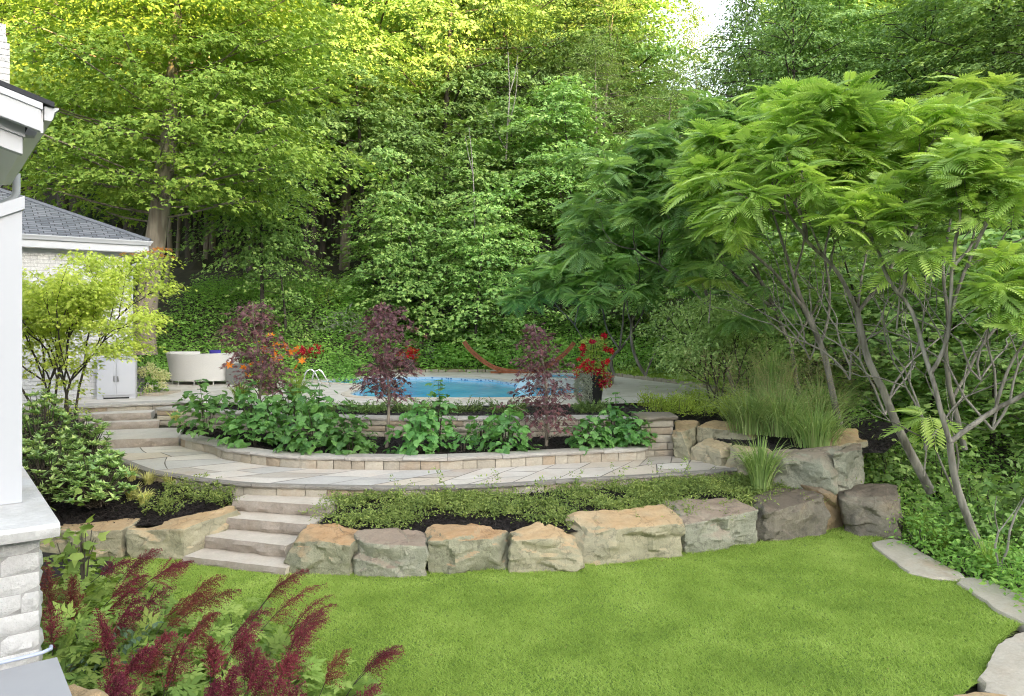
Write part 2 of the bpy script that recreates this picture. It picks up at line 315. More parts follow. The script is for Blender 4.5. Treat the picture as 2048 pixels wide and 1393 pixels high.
M['deck'] = flagmat('deck_paving', [(.42, .40, .36), (.56, .53, .48), (.47, .44, .38), (.58, .55, .51)], .75, .045)
M['mulch'] = plainmat('dark_mulch', (.024, .020, .019), .9, var=.7, nscale=45, bs=1)
M['chip'] = leafmat('mulch_chip', [(.008, .007, .007), (.022, .018, .017), (.05, .042, .038)], trans=0, rough=.75, clump=2, bright=1)
M['mortar'] = plainmat('dark_mortar', (.15, .135, .115), .95, var=.2)
M['white'] = plainmat('white_paint', (.46, .475, .50), .45, var=.02, nscale=1.5)
M['soffit'] = plainmat('white_soffit', (.80, .80, .81), .55, var=.03)
M['seam'] = plainmat('soffit_seam', (.5,.5,.52), .6, var=.03)
M['brick'] = stonemat('whitewashed_brick', [(.53, .525, .51), (.62, .615, .60), (.66, .655, .64)], (.48, .47, .43), dark_amt=.2, dark=(.36, .34, .29), stain_amt=.18, bs=.9, scale=3)
M['cap'] = stonemat('pale_limestone_cap', [(.44, .435, .41), (.53, .525, .51), (.58, .58, .57)], (.46, .36, .25), dark_amt=.18, dark=(.42, .38, .26), stain_amt=.3, bs=.5, scale=3)
M['bluestone'] = plainmat('terrace_bluestone', (.33, .335, .35), .75, var=.12, nscale=3)
M['steel'] = plainmat('polished_steel', (.72, .73, .74), .22, metal=1, var=.02)
M['hose'] = plainmat('pale_blue_hose', (.42, .47, .60), .5)
M['resin'] = plainmat('grey_resin', (.46, .47, .50), .55, var=.03)
M['gap_shade'] = plainmat('painted_gap_shade', (.03, .03, .03), .8)  # near-black fill: shade under the cabinet put into the colour
M['greywood'] = plainmat('grey_box', (.13, .135, .13), .7, var=.1)
M['wicker'] = plainmat('pale_wicker', (.50, .495, .475), .7, var=.08, nscale=40, bs=.3)
M['cushion'] = plainmat('pale_cushion', (.55, .545, .53), .9)
M['navy'] = plainmat('navy_cloth', (.035, .03, .22), .8)
M['redwood'] = barkmat('stained_wood', (.30, .10, .045), (.42, .16, .075), 10, .4, .2)
M['pot'] = plainmat('black_pot', (.022, .024, .024), .45, var=.15)
M['potbrown'] = plainmat('brown_pot', (.06, .045, .04), .6)
def shingle():
    m, t, N, L, b = mat('asphalt_shingle'); tc = N.new('ShaderNodeTexCoord'); br = N.new('ShaderNodeTexBrick'); L.new(tc.outputs['UV'], br.inputs[0])
    br.inputs['Scale'].default_value = 1; br.inputs['Brick Width'].default_value = .28; br.inputs['Row Height'].default_value = .13; br.inputs['Mortar Size'].default_value = .012; br.offset = .37
    br.inputs['Color1'].default_value = (.10, .11, .13, 1); br.inputs['Color2'].default_value = (.19, .20, .225, 1); br.inputs['Mortar'].default_value = (.035, .037, .042, 1)
    n = tex(N, L, 'ShaderNodeTexNoise', 30, detail=3); L.new(mixc(N, L, .5, br.outputs[0], mixc(N, L, 1.0, br.outputs[0], mixc(N, L, n.outputs['Fac'], (.4, .4, .4), (1.6, 1.6, 1.6)), 'MULTIPLY')), b.inputs['Base Color'])
    b.inputs['Roughness'].default_value = .9; return m
M['shingle'] = shingle()
def watermat():
    m, t, N, L, b = mat('pool_water'); n = tex(N, L, 'ShaderNodeTexNoise', .5, detail=3); r = ramp(N, [(.35, (.06, .42, .74)), (.65, (.18, .58, .84))]); L.new(n.outputs['Fac'], r.inputs[0]); L.new(r.outputs[0], b.inputs['Base Color'])
    b.inputs['Roughness'].default_value = .12; b.inputs['IOR'].default_value = 1.33; b.inputs['Specular IOR Level'].default_value = .28
    w = tex(N, L, 'ShaderNodeTexNoise', 3.0, detail=3, sc=(1, .5, 1)); bump(N, L, b, w.outputs['Fac'], .35, .06); return m
M['water'] = watermat()
def linermat():
    m, t, N, L, b = mat('pool_liner'); tc = N.new('ShaderNodeTexCoord'); wv = N.new('ShaderNodeTexVoronoi'); wv.inputs['Scale'].default_value = 9; L.new(tc.outputs['Object'], wv.inputs[0])
    r = ramp(N, [(.25, (.06, .16, .32)), (.45, (.42, .55, .66))]); L.new(wv.outputs['Distance'], r.inputs[0]); L.new(r.outputs[0], b.inputs['Base Color']); b.inputs['Roughness'].default_value = .4; return m
M['liner'] = linermat()
M['foam'] = plainmat('foaming_water', (.42, .60, .70), .3, var=.1, nscale=12)
G = (lambda *a: a)
M['maple'] = leafmat('maple_leaf', [(.034, .074, .019), (.070, .134, .031), (.112, .185, .044), (.17, .24, .060)], bright=2.6, trans=.27)
M['maple_bright'] = leafmat('bright_maple_leaf', [(.075, .145, .020), (.125, .215, .028), (.19, .285, .040), (.27, .34, .055)], bright=1.55, trans=.30)
M['maple_pale'] = leafmat('pale_tree_leaf', [(.060, .10, .028), (.10, .155, .040), (.15, .205, .055)], bright=2.2)
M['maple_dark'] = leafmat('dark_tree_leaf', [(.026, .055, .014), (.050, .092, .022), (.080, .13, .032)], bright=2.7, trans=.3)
M['spruce'] = leafmat('spruce_needle', [(.020, .045, .030), (.035, .070, .048)], trans=.05)
M['sumac'] = leafmat('sumac_leaf', [(.066, .118, .030), (.118, .185, .042), (.19, .255, .060)], clump=.8, spec=.5, bright=2.7)
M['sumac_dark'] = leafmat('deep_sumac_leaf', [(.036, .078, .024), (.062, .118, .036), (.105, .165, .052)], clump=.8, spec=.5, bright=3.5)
M['redmaple'] = leafmat('purple_maple_leaf', [(.045, .024, .029), (.080, .042, .048), (.13, .072, .078), (.17, .070, .062)], tcol=(1.15, .85, .8), bright=1.9)
M['yellowmaple'] = leafmat('golden_maple_leaf', [(.11, .15, .022), (.18, .225, .032), (.27, .30, .055)], clump=1.5, tcol=(1.2, 1.25, .6), bright=2.5)
M['copperleaf'] = leafmat('coppery_leaf', [(.22, .09, .03), (.32, .15, .05)])
M['wax'] = leafmat('broad_leaf', [(.030, .095, .024), (.058, .150, .034), (.098, .21, .052)], clump=2.5, spec=.5, rough=.4, bright=2.15)
M['rhodo'] = leafmat('leathery_leaf', [(.040, .085, .022), (.075, .14, .036), (.13, .20, .055), (.18, .23, .07)], trans=.15, rough=.35, spec=.55, clump=2, bright=2.9)
M['astleaf'] = leafmat('astilbe_leaf', [(.060, .112, .022), (.115, .185, .034), (.20, .275, .060)], clump=1.5, trans=.35, bright=2.1, spec=.12)
M['astblue'] = leafmat('bluish_leaf', [(.05, .10, .055), (.085, .145, .08)], clump=2)
M['plume'] = leafmat('crimson_plume', [(.10, .014, .028), (.165, .028, .048), (.24, .065, .085)], trans=.3, clump=3, tcol=(1.2, .8, .85), bright=1.3)
M['plume_faded'] = leafmat('rusty_plume', [(.13, .035, .030), (.19, .055, .045)], trans=.2, clump=3, tcol=(1.5, .8, .7), bright=1.2)
M['cotone'] = leafmat('cotoneaster_leaf', [(.045, .080, .018), (.095, .145, .030), (.165, .21, .05)], trans=.2, clump=2, bright=2.15)
M['juniper'] = leafmat('juniper_needle', [(.040, .085, .022), (.080, .145, .034), (.13, .20, .05)], trans=.1, clump=2)
M['tallgrass'] = leafmat('ornamental_grass_blade', [(.065, .125, .030), (.125, .20, .055), (.22, .29, .11)], trans=.3, clump=2, bright=2.2)
M['seed'] = leafmat('grass_seed_head', [(.18, .16, .09), (.25, .215, .13)], clump=2)
M['gold'] = leafmat('golden_grass_blade', [(.36, .40, .09), (.50, .52, .17), (.58, .58, .25)], clump=3, bright=1.2, tcol=(1.1, 1.1, .8))
M['spirea'] = leafmat('spirea_leaf', [(.10, .165, .020), (.165, .25, .030), (.25, .33, .05)], clump=1.5, bright=2.15)
M['service'] = leafmat('serviceberry_leaf', [(.060, .11, .032), (.105, .165, .05), (.155, .215, .075)], clump=1, bright=3.0, trans=.3)
M['under'] = leafmat('undergrowth_leaf', [(.045, .11, .020), (.085, .175, .030), (.14, .24, .045)], clump=.6, bright=2.5)
M['silver'] = leafmat('silver_leaf', [(.16, .20, .15), (.25, .29, .22)], clump=2, bright=1.2)
M['daylily'] = leafmat('daylily_blade', [(.10, .17, .03), (.17, .25, .045)], clump=2)
M['orange'] = leafmat('orange_petal', [(.52, .15, .02), (.62, .24, .03)], tcol=(1.2, 1, .8), bright=1.2)
M['red'] = leafmat('red_petal', [(.30, .008, .022), (.46, .015, .045)], tcol=(1., .6, .6), bright=1.2)
M['cream'] = leafmat('cream_petal', [(.48, .52, .22), (.62, .62, .36)], tcol=(1.1, 1.1, .8), bright=1.2)
M['vine'] = leafmat('vine_leaf', [(.12, .20, .03), (.22, .29, .045)], clump=3)
M['lawn'] = leafmat('lawn_blade', [(.135, .225, .033), (.225, .335, .052), (.345, .455, .11)], trans=.42, rough=.8, spec=.1, clump=1.6, tcol=(1.08, 1.12, .8), bright=1.4)
M['lawnsoil'] = plainmat('lawn_base', (.12, .20, .032), .9, var=.25, nscale=14)
M['earth'] = plainmat('forest_floor', (.040, .038, .022), .95, var=.6, nscale=3, bs=.6)
M['bark'] = barkmat('grey_brown_bark', (.22, .18, .14), (.48, .41, .33), 7, .12, .8)
M['bark_dark'] = barkmat('dark_bark', (.05, .042, .034), (.12, .10, .08), 7, .15)
M['bark_pale'] = barkmat('bare_grey_twig', (.27, .25, .22), (.42, .39, .35), 8, .3, .3)
M['bark_sumac'] = barkmat('sumac_bark', (.13, .12, .095), (.46, .43, .37), 9, .2, .9)
M['bark_twig'] = barkmat('twig_bark', (.06, .05, .035), (.13, .11, .08), 8, .3, .3)
# ------------------------------------------------------------------ terrain
def tz(x, y):
    x = np.asarray(x, float); y = np.asarray(y, float)
    z = -.08 + 1.28 * np.clip((y - 12.9) / 5.1, 0, 1) + .22 * sstep(27.3, 28.8, y)
    hill = np.clip(y - 28, 0, 24) * .30 + np.clip(y - 52, 0, 60) * .46
    bank = sstep(-3.5, -7.5, x) * np.clip(y - 24.4, 0, 6) * .34
    z = z + hill + bank
    left = sstep(-9.8, -11.2, x) * sstep(10.2, 13.8, y) * 1.42 - .1
    z = np.maximum(z, left)
    z = z - sstep(7, 16, x) * .9 * sstep(20, 8, y)                     # the ravine falls off to the right of the lawn
    s = x * SUN_H[0] + y * SUN_H[1]; t = -x * SUN_H[1] + y * SUN_H[0]
    shade_ridge = (43.6 + 5 * sstep(6, 19, t) + 6 * sstep(19, 30, t)) * sstep(80, 140, s) * sstep(260, 180, np.abs(t))   # unseen ridge added behind the viewer to keep the low sun off the garden
    return z + shade_ridge
def ground_mesh():
    xs = np.concatenate([np.arange(-230, -30, 6), np.arange(-30, 30, 1.0), np.arange(30, 260, 4)])
    ys = np.concatenate([np.arange(-250, -4, 5), np.arange(-4, 45, 1.0), np.arange(45, 150, 4)])
    X, Y = np.meshgrid(xs, ys); Z = tz(X, Y); r = RNG(3)
    far = sstep(20, 45, np.hypot(X, Y - 15)); Z = Z + r.normal(size=Z.shape) * (.04 + .9 * far) * ((Y > 30) | (far > 0.3))
    a = np.arange(len(ys) - 1)[:, None] * len(xs) + np.arange(len(xs) - 1)[None]
    g = Geo(); g.add(np.stack([X, Y, Z], -1).reshape(-1, 3), np.stack([a, a + 1, a + len(xs) + 1, a + len(xs)], -1).reshape(-1, 4))
    tag(g.build('ground', M['earth'], smooth=True), kind='structure')
ground_mesh()

# ------------------------------------------------------------------ lawn
LAWN = [(-7.5, 10.75), (-4.65, 10.78), (-3.07, 10.22), (-2.15, 10.05), (-1.1, 10.12), (-.03, 10.2), (.93, 10.4), (2.5, 10.95), (3.75, 11.4), (4.85, 12.1), (5.5, 12.75), (5.75, 12.4),
        (5.70, 11.6), (5.88, 9.8), (5.82, 8.5), (5.08, 7.85), (4.56, 7.2), (4.08, 6.8), (4.0, 3.0), (-1.2, 3.0), (-1.8, 5.5), (-2.6, 7.2), (-3.8, 8.6), (-5.0, 9.7), (-7.5, 10.3)]
from mathutils.geometry import tessellate_polygon
g = Geo(); g.add([(x, y, 0.0) for x, y in LAWN], [t_[::-1] for t_ in tessellate_polygon([[Vector((x, y, 0)) for x, y in LAWN]])])
tag(g.build('lawn', M['lawnsoil']), kind='structure')
def lawn_blades():
    r = RNG(11); n = 760000
    y = r.uniform(5.2, 12.8, n); x = r.uniform(-5.5, 5.9, n)
    ok = inpoly(x, y, LAWN) & (np.abs(x) < .75 * y + .6)
    x, y = x[ok], y[ok]
    # thinner density far away is never seen: keep every near blade and two thirds of the far ones
    keep = r.random(len(x)) < np.clip(1.25 - y / 20, .5, 1); x, y = x[keep], y[keep]; n = len(x)
    a = r.uniform(0, 2 * math.pi, n); h = r.uniform(.018, .034, n) * (1 + .25 * np.sin(x * 2.1 + y) * np.sin(y * 1.7 - x * .6)); w = r.uniform(.004, .007, n) * (.6 + y / 14)
    edge = np.zeros(n)
    for (ax, ay), (bx, by) in zip(LAWN[1:15], LAWN[2:16]):
        L2 = (bx - ax) ** 2 + (by - ay) ** 2; t = np.clip(((x - ax) * (bx - ax) + (y - ay) * (by - ay)) / L2, 0, 1)
        edge = np.maximum(edge, np.exp(-((x - ax - t * (bx - ax)) ** 2 + (y - ay - t * (by - ay)) ** 2) / .012))
    h = h * (1 + 1.0 * edge)
    l = r.uniform(.7, 2.2, n); b = r.uniform(0, 2 * math.pi, n)
    base = np.stack([x, y, np.zeros(n)], 1); u = np.stack([np.cos(a), np.sin(a), np.zeros(n)], 1) * w[:, None]
    tip = base + np.stack([np.cos(b) * l * h, np.sin(b) * l * h, h], 1)
    v = np.stack([base - u, base + u, tip], 1).reshape(-1, 3)
    patch = .5 + .30 * np.sin(x * 2.3 + 2 * np.sin(y * 1.9 + 1)) * np.sin(y * 2.9 + x) * .5 + .28 * np.sin(x * .9 + 1.3 * np.sin(y * .8)) * np.cos(y * 1.1 + .7 * x)
    g = Geo(); g.add(v, np.arange(3 * n).reshape(-1, 3), 0, np.clip(patch * .6 - .06 + r.random(n) * .6, 0, 1))
    tag(g.build('grass', M['lawn']), 'short mown bright green grass blades of the lawn', 'grass', kind='stuff')
lawn_blades()
def fallen():
    r = RNG(12); x = r.uniform(-3, 5.5, 60); y = r.uniform(6.5, 11.5, 60); ok = inpoly(x, y, LAWN); n = int(ok.sum()); g = Geo()
    leaves(g, OVATE, np.column_stack([x[ok], y[ok], np.full(n, .032)]), np.column_stack([r.normal(size=(n, 2)), np.zeros(n)]), np.column_stack([r.normal(size=(n, 2)) * .3, np.ones(n)]), r.uniform(.02, .05, n), r)
    tag(g.build('fallen_leaves', leafmat('fallen_leaf', [(.16, .13, .05), (.30, .30, .09), (.40, .34, .20)], bright=1)), 'few small fallen leaves scattered over the lawn', 'leaves', kind='stuff')
fallen()

# ------------------------------------------------------------------ boulders
def boulder(name, label, m, fl, fr, depth, h, seed, z0=-.06, back=None, chips=2, cut=27, rough=.009, group='boulders of the retaining wall', pow_=40):
    fl = np.asarray(fl, float)[:2]; fr = np.asarray(fr, float)[:2]; r = random.Random(seed)
    u = nrm(fr - fl); v = np.array([-u[1], u[0]])
    bl, br = (fl + v * depth, fr + v * depth) if back is None else (np.asarray(back[0], float)[:2], np.asarray(back[1], float)[:2])
    if np.isscalar(h): h = (h, h, h, h)
    ax = np.linspace(-1, 1, cut + 1); pts = {}; V = []; FQ = []
    def vid(p):
        k = tuple(np.round(p, 5))
        if k not in pts: pts[k] = len(V); V.append(p)
        return pts[k]
    for d in range(3):
        for s in (-1, 1):
            for i in range(cut):
                for j in range(cut):
                    q = []
                    for a, b in ((i, j), (i + 1, j), (i + 1, j + 1), (i, j + 1)):
                        p = [0, 0, 0]; p[d] = s; p[(d + 1) % 3] = ax[a]; p[(d + 2) % 3] = ax[b]; q.append(vid(p))
                    FQ.append(q if s > 0 else q[::-1])
    V = np.array(V, float); nn = (np.abs(V) ** pow_).sum(1) ** (1 / pow_); V = V / nn[:, None]
    a = (V[:, 0] + 1) / 2; b = (V[:, 1] + 1) / 2; c = (V[:, 2] + 1) / 2
    xy = ((1 - a) * (1 - b))[:, None] * fl + (a * (1 - b))[:, None] * fr + (a * b)[:, None] * br + ((1 - a) * b)[:, None] * bl
    H = (1 - a) * (1 - b) * h[0] + a * (1 - b) * h[1] + a * b * h[2] + (1 - a) * b * h[3]
    Wd = np.column_stack([xy, z0 + c * (H - z0)])
    ce = Wd.mean(0); ext = np.ptp(Wd, axis=0).max() / 2
    for i in range(chips):                                              # quarry chips: flatten what sticks out of a random plane
        n = nrm([r.uniform(-1, 1), r.uniform(-1, 1), r.uniform(-.35, 1)]); q = (Wd - ce) @ n; lim = np.quantile(q, r.uniform(.86, .96))
        o = np.maximum(0, q - lim); Wd = Wd - (o * r.uniform(.6, .95))[:, None] * n
    U = V / np.linalg.norm(V, axis=1)[:, None]; U = U * np.abs(U) ** 1.5; U /= np.linalg.norm(U, axis=1)[:, None]; uu = np.array([u[0], u[1], 0]); vv = np.array([v[0], v[1], 0])
    for i in range(len(Wd)):                                            # facets of split stone, then grain
        p = Vector((Wd[i] * np.array([1, 1, 1.25]) + seed * 3.7).tolist()); p = p + mnoise.noise_vector(p * 2.0) * .12; hgt = 0
        for fr_, am in ((1.9, .75), (4.2, .55), (9, .35)):
            ds, ps = mnoise.voronoi(p * fr_); h1, h2 = [(mnoise.cell_vector(cc * 7.3) - Vector((.5, .5, .5))).dot(p * fr_ - cc) * am / fr_ for cc in ps[:2]]; w_ = .5 + .5 * min(1, (ds[1] - ds[0]) / .09); hgt += h1 * w_ + h2 * (1 - w_)
        dirw = U[i, 0] * uu + U[i, 1] * vv + U[i, 2] * np.array([0, 0, .55])
        Wd[i] += dirw * hgt * .5 + np.array(mnoise.noise_vector(p * 1.6)) * .014 + np.array(mnoise.noise_vector(p * 11)) * rough
    g = Geo(); g.add(Wd, FQ)
    o = g.build(name, m, sharp=20, loc=(*((fl + fr) / 2), 0))
    return tag(o, label, 'boulder', group)
def G0(px, py): return PZ(px, py, 0.0)[:2]
B = boulder
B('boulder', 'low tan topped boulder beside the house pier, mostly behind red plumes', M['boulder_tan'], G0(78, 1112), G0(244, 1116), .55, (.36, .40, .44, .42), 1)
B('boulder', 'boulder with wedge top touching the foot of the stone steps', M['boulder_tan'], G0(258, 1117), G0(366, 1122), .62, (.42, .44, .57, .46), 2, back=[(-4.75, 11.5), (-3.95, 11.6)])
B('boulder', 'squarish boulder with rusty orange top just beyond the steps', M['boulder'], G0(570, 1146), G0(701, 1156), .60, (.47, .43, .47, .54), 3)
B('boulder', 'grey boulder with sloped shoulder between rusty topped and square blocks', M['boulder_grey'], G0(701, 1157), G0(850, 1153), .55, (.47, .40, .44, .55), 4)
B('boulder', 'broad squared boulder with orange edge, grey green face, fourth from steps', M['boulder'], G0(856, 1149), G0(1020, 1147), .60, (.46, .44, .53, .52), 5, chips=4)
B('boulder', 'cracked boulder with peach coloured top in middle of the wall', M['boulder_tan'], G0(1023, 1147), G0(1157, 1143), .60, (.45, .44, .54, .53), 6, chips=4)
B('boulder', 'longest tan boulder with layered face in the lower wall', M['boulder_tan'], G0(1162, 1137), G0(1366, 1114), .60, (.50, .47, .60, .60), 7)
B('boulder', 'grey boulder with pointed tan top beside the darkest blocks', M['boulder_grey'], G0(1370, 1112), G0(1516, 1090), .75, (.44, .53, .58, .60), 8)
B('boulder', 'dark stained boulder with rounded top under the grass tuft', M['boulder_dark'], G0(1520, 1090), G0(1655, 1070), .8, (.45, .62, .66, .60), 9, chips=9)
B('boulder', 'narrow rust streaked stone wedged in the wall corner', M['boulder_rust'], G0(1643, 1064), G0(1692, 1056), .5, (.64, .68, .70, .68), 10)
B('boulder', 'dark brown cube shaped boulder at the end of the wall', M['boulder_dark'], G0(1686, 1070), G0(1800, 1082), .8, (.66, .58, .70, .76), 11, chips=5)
u1 = P(1552, 950, 12.75)[:2]; u2 = P(1668, 985, 12.0)[:2]; u3 = P(1726, 965, 12.5)[:2]
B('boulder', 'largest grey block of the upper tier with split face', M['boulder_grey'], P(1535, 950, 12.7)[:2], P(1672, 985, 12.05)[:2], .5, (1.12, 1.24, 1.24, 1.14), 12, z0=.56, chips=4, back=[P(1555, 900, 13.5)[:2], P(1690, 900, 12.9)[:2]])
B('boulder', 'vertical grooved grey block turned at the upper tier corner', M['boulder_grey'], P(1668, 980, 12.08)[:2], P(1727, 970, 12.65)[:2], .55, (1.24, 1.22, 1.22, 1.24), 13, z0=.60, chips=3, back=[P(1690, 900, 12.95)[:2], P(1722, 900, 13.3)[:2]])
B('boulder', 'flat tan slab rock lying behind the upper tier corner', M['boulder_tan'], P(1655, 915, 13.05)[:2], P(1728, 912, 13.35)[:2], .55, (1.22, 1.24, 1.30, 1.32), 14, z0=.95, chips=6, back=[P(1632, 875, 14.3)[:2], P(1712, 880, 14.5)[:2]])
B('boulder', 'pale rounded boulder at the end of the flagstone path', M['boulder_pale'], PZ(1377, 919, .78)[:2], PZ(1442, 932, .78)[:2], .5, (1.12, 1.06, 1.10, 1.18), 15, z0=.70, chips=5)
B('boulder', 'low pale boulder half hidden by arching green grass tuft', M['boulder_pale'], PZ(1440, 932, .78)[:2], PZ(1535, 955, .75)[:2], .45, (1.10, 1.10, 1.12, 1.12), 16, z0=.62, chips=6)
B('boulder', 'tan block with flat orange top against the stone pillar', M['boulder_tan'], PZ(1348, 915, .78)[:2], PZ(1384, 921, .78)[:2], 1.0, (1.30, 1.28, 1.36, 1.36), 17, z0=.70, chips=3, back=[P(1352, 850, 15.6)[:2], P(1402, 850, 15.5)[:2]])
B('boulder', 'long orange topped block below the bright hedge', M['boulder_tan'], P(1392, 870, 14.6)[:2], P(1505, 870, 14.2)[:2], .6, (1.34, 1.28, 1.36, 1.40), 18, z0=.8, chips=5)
# flat edging rocks along the lawn
def stepper(label, pts, z, seed, th=.12, m='stepper'):
    r = RNG(seed); c = spline(np.array(pts, float), .1, closed=True); c = c + r.normal(size=c.shape) * .012; n = len(c); ce = c.mean(0)
    rings = [(1.02, -.12), (1.02, z - .03), (.985, z - .004), (.9, z), (.62, z + .006), (.3, z + .008)]
    v = np.concatenate([np.column_stack([ce + (c - ce) * s, np.full(n, h)]) for s, h in rings]); g = Geo()
    v[:, 2] += np.array([mnoise.noise(Vector((x * 2.5 + seed, y * 2.5, 0))) * .02 for x, y, _ in v])
    f = [[k * n + i, k * n + (i + 1) % n, (k + 1) * n + (i + 1) % n, (k + 1) * n + i] for k in range(len(rings) - 1) for i in range(n)]
    g.add(v, f); g.add(v[-n:], [list(range(n))])
    tag(g.build('edging_rock', M[m], sharp=35, loc=(*ce, 0)), label, 'rock', 'flat rocks edging the lawn')
def GL(l): return [PZ(a, b, .05)[:2] for a, b in l][::-1]
stepper('flat pale edging rock beside the dark cube boulder', GL([(1745, 1084), (1800, 1080), (1850, 1108), (1900, 1135), (1926, 1148), (1918, 1158), (1830, 1146), (1795, 1125)]), .05, 21)
stepper('long whitish edging rock along the lawn below the forked sumac', GL([(1916, 1160), (1955, 1156), (2020, 1180), (2100, 1205), (2120, 1240), (2062, 1248), (2000, 1222), (1950, 1185)]), .05, 22)
stepper('wide edging rock with orange streak nearest the viewer', GL([(1965, 1352), (1985, 1310), (2020, 1275), (2080, 1262), (2150, 1300), (2160, 1370), (2080, 1396), (1995, 1386)]), .06, 23)
stepper('small tan edging rock at the bottom edge of the lawn', GL([(1902, 1400), (1930, 1386), (2000, 1388), (2060, 1402), (2050, 1450), (1930, 1450)]), .05, 24, m='boulder_tan')

# ------------------------------------------------------------------ slabs, steps, curved walls
def slab(g, q, z0, z1, seed, front=0, cut=26, rough=.022):              # split-faced stone slab over quad q = (fl, fr, br, bl)
    r = random.Random(seed); fl, fr, br, bl = [np.asarray(p, float)[:2] for p in q]; n = cut; rows = 4; hs = [z0, z0 + (z1 - z0) * .35, z0 + (z1 - z0) * .7, z1]
    out = nrm(np.array([(fr - fl)[1], -(fr - fl)[0]])); F_ = []
    for k, z in enumerate(hs):
        for i in range(n + 1):
            p = fl + (fr - fl) * i / n; pv = Vector((p[0] * 3.3 + seed, p[1] * 3.3, z * 7))
            j = (mnoise.noise(pv * 1.6) * 1.6 + mnoise.noise(pv * 4) * .8) * rough * (1 if k < rows - 1 else .35) + (rough * .9 if 0 < k < rows - 1 else 0)
            F_.append((*(p + out * j), z))
    f = [[k * (n + 1) + i, k * (n + 1) + i + 1, (k + 1) * (n + 1) + i + 1, (k + 1) * (n + 1) + i] for k in range(rows - 1) for i in range(n)]
    g.add(F_, f, front, r.random())
    top = F_[-(n + 1):]; bk = [(*(bl + (br - bl) * i / n), z1) for i in range(n + 1)]; bot = [(*(bl + (br - bl) * i / n), z0) for i in range(n + 1)]
    g.add(top + bk, [[i, i + 1, n + 2 + i, n + 1 + i] for i in range(n)], 0, r.random())
    L = [F_[k * (n + 1)] for k in range(rows)]; R = [F_[k * (n + 1) + n] for k in range(rows)]
    g.add(L + [bk[0], bot[0]], [[0, 1, 2, 3, 4, 5]], 0, .5); g.add(R + [bk[-1], bot[-1]], [[5, 4, 3, 2, 1, 0]], 0, .5)
    g.add(bot + bk, [[i + 1, i, n + 1 + i, n + 2 + i] for i in range(n)], 0, .5)
# lower flight
st = thing('stone_steps', (*PZ(500, 1120, 0)[:2], 0), 'lower flight of four thick split faced slabs rising from the lawn', 'steps', 'stone steps')
LS = [((368, 1113), (566, 1136), .10), ((402, 1072), (572, 1092), .27), ((434, 1034), (620, 1050), .44), ((465, 1000), (655, 1012), .61)]
for k, (a, b, z) in enumerate(LS):
    fl = PZ(*a, z)[:2]; fr = PZ(*b, z)[:2]; v = nrm(np.array([-(fr - fl)[1], (fr - fl)[0]])) * (.62 if k < 3 else .85)
    if k == 0: fr = fr + (fr - fl) * .03
    g = Geo(); slab(g, (fl, fr, fr + v, fl + v), z - (.165 if k else .2), z, 40 + k, front=1); g.build('step', [M['slab'], M['slab_face']], st, sharp=35)
# path with curved outer edge
OUT = [(-8.4, 15.25), (-7.95, 14.6), (-7.27, 13.94), (-6.31, 13.0), (-5.65, 12.6), (-4.84, 12.2), (-4.13, 11.95), (-3.17, 11.83), (-2.5, 11.77), (-1.6, 11.73), (-.19, 11.9), (1.03, 12.28), (2.32, 12.62), (3.23, 12.9), (4.0, 13.2), (4.25, 13.3)]
INN = [(-6.93, 15.65), (-6.5, 15.2), (-5.84, 14.66), (-5.32, 14.04), (-4.01, 13.34), (-2.67, 13.14), (-1.26, 13.12), (-.3, 13.3), (1.01, 13.69), (2.38, 14.05), (2.55, 14.35)]
CO = Curve2(OUT); CI = Curve2(INN)
oc = resample(CO.c, 90); ic = resample(np.concatenate([CI.c, [(3.15, 14.45), (4.6, 14.0)]]), 90)
g = Geo(); v = np.concatenate([np.column_stack([oc, np.full(90, .772)]), np.column_stack([ic, np.full(90, .772)])])
g.add(v, [[i, i + 1, 91 + i, 90 + i] for i in range(89)], 1)
def bsp(poly, r, out_):                                           # random flagstones: split the strip until pieces are slab sized
    p = np.array(poly); x_, y_ = p[:, 0], p[:, 1]; A = .5 * abs(np.dot(x_, np.roll(y_, -1)) - np.dot(y_, np.roll(x_, -1))); ex = np.ptp(p, axis=0)
    if A < r.uniform(.5, 1.25) or min(ex) < .35: out_.append(p); return
    c = p.mean(0) + r.normal(size=2) * ex * .10; a = (0 if ex[0] > ex[1] else math.pi / 2) + r.normal() * .16; n = np.array([math.cos(a), math.sin(a)]); L_, R_ = [], []
    for k in range(len(p)):
        q, w = p[k], p[(k + 1) % len(p)]; dq, dw = (q - c) @ n, (w - c) @ n
        (L_ if dq <= 0 else R_).append(q)
        if dq * dw < 0: m_ = q + (w - q) * dq / (dq - dw); L_.append(m_); R_.append(m_)
    if len(L_) < 3 or len(R_) < 3: out_.append(p); return
    bsp(L_, r, out_); bsp(R_, r, out_)
Lp = arclen(oc)[-1]; out_ = []; bsp([(0, 0), (Lp, 0), (Lp, 1.7), (0, 1.7)], RNG(31), out_); rr_ = RNG(32)
for p in out_:
    c = p.mean(0); e = []
    for k in range(len(p)):
        q, w = p[k], p[(k + 1) % len(p)]
        for t_ in np.linspace(0, 1, 5)[:-1]: z_ = q + (w - q) * t_; d_ = c - z_; e.append(z_ + d_ / max(1e-6, np.linalg.norm(d_)) * .014)
    e = np.array(e); f_ = np.clip(e[:, 0] / Lp, 0, 1) * 89; k0 = np.minimum(f_.astype(int), 88); fr_ = (f_ - k0)[:, None]; A_ = oc[k0] * (1 - fr_) + oc[k0 + 1] * fr_; B_ = ic[k0] * (1 - fr_) + ic[k0 + 1] * fr_; w_ = np.clip(e[:, 1:] / 1.7, 0, 1)
    xy = A_ * (1 - w_) + B_ * w_; h_ = .777 + rr_.uniform(-.0015, .002); g.add(np.column_stack([xy, np.full(len(xy), h_)]), [list(range(len(xy)))], 0, rr_.random())
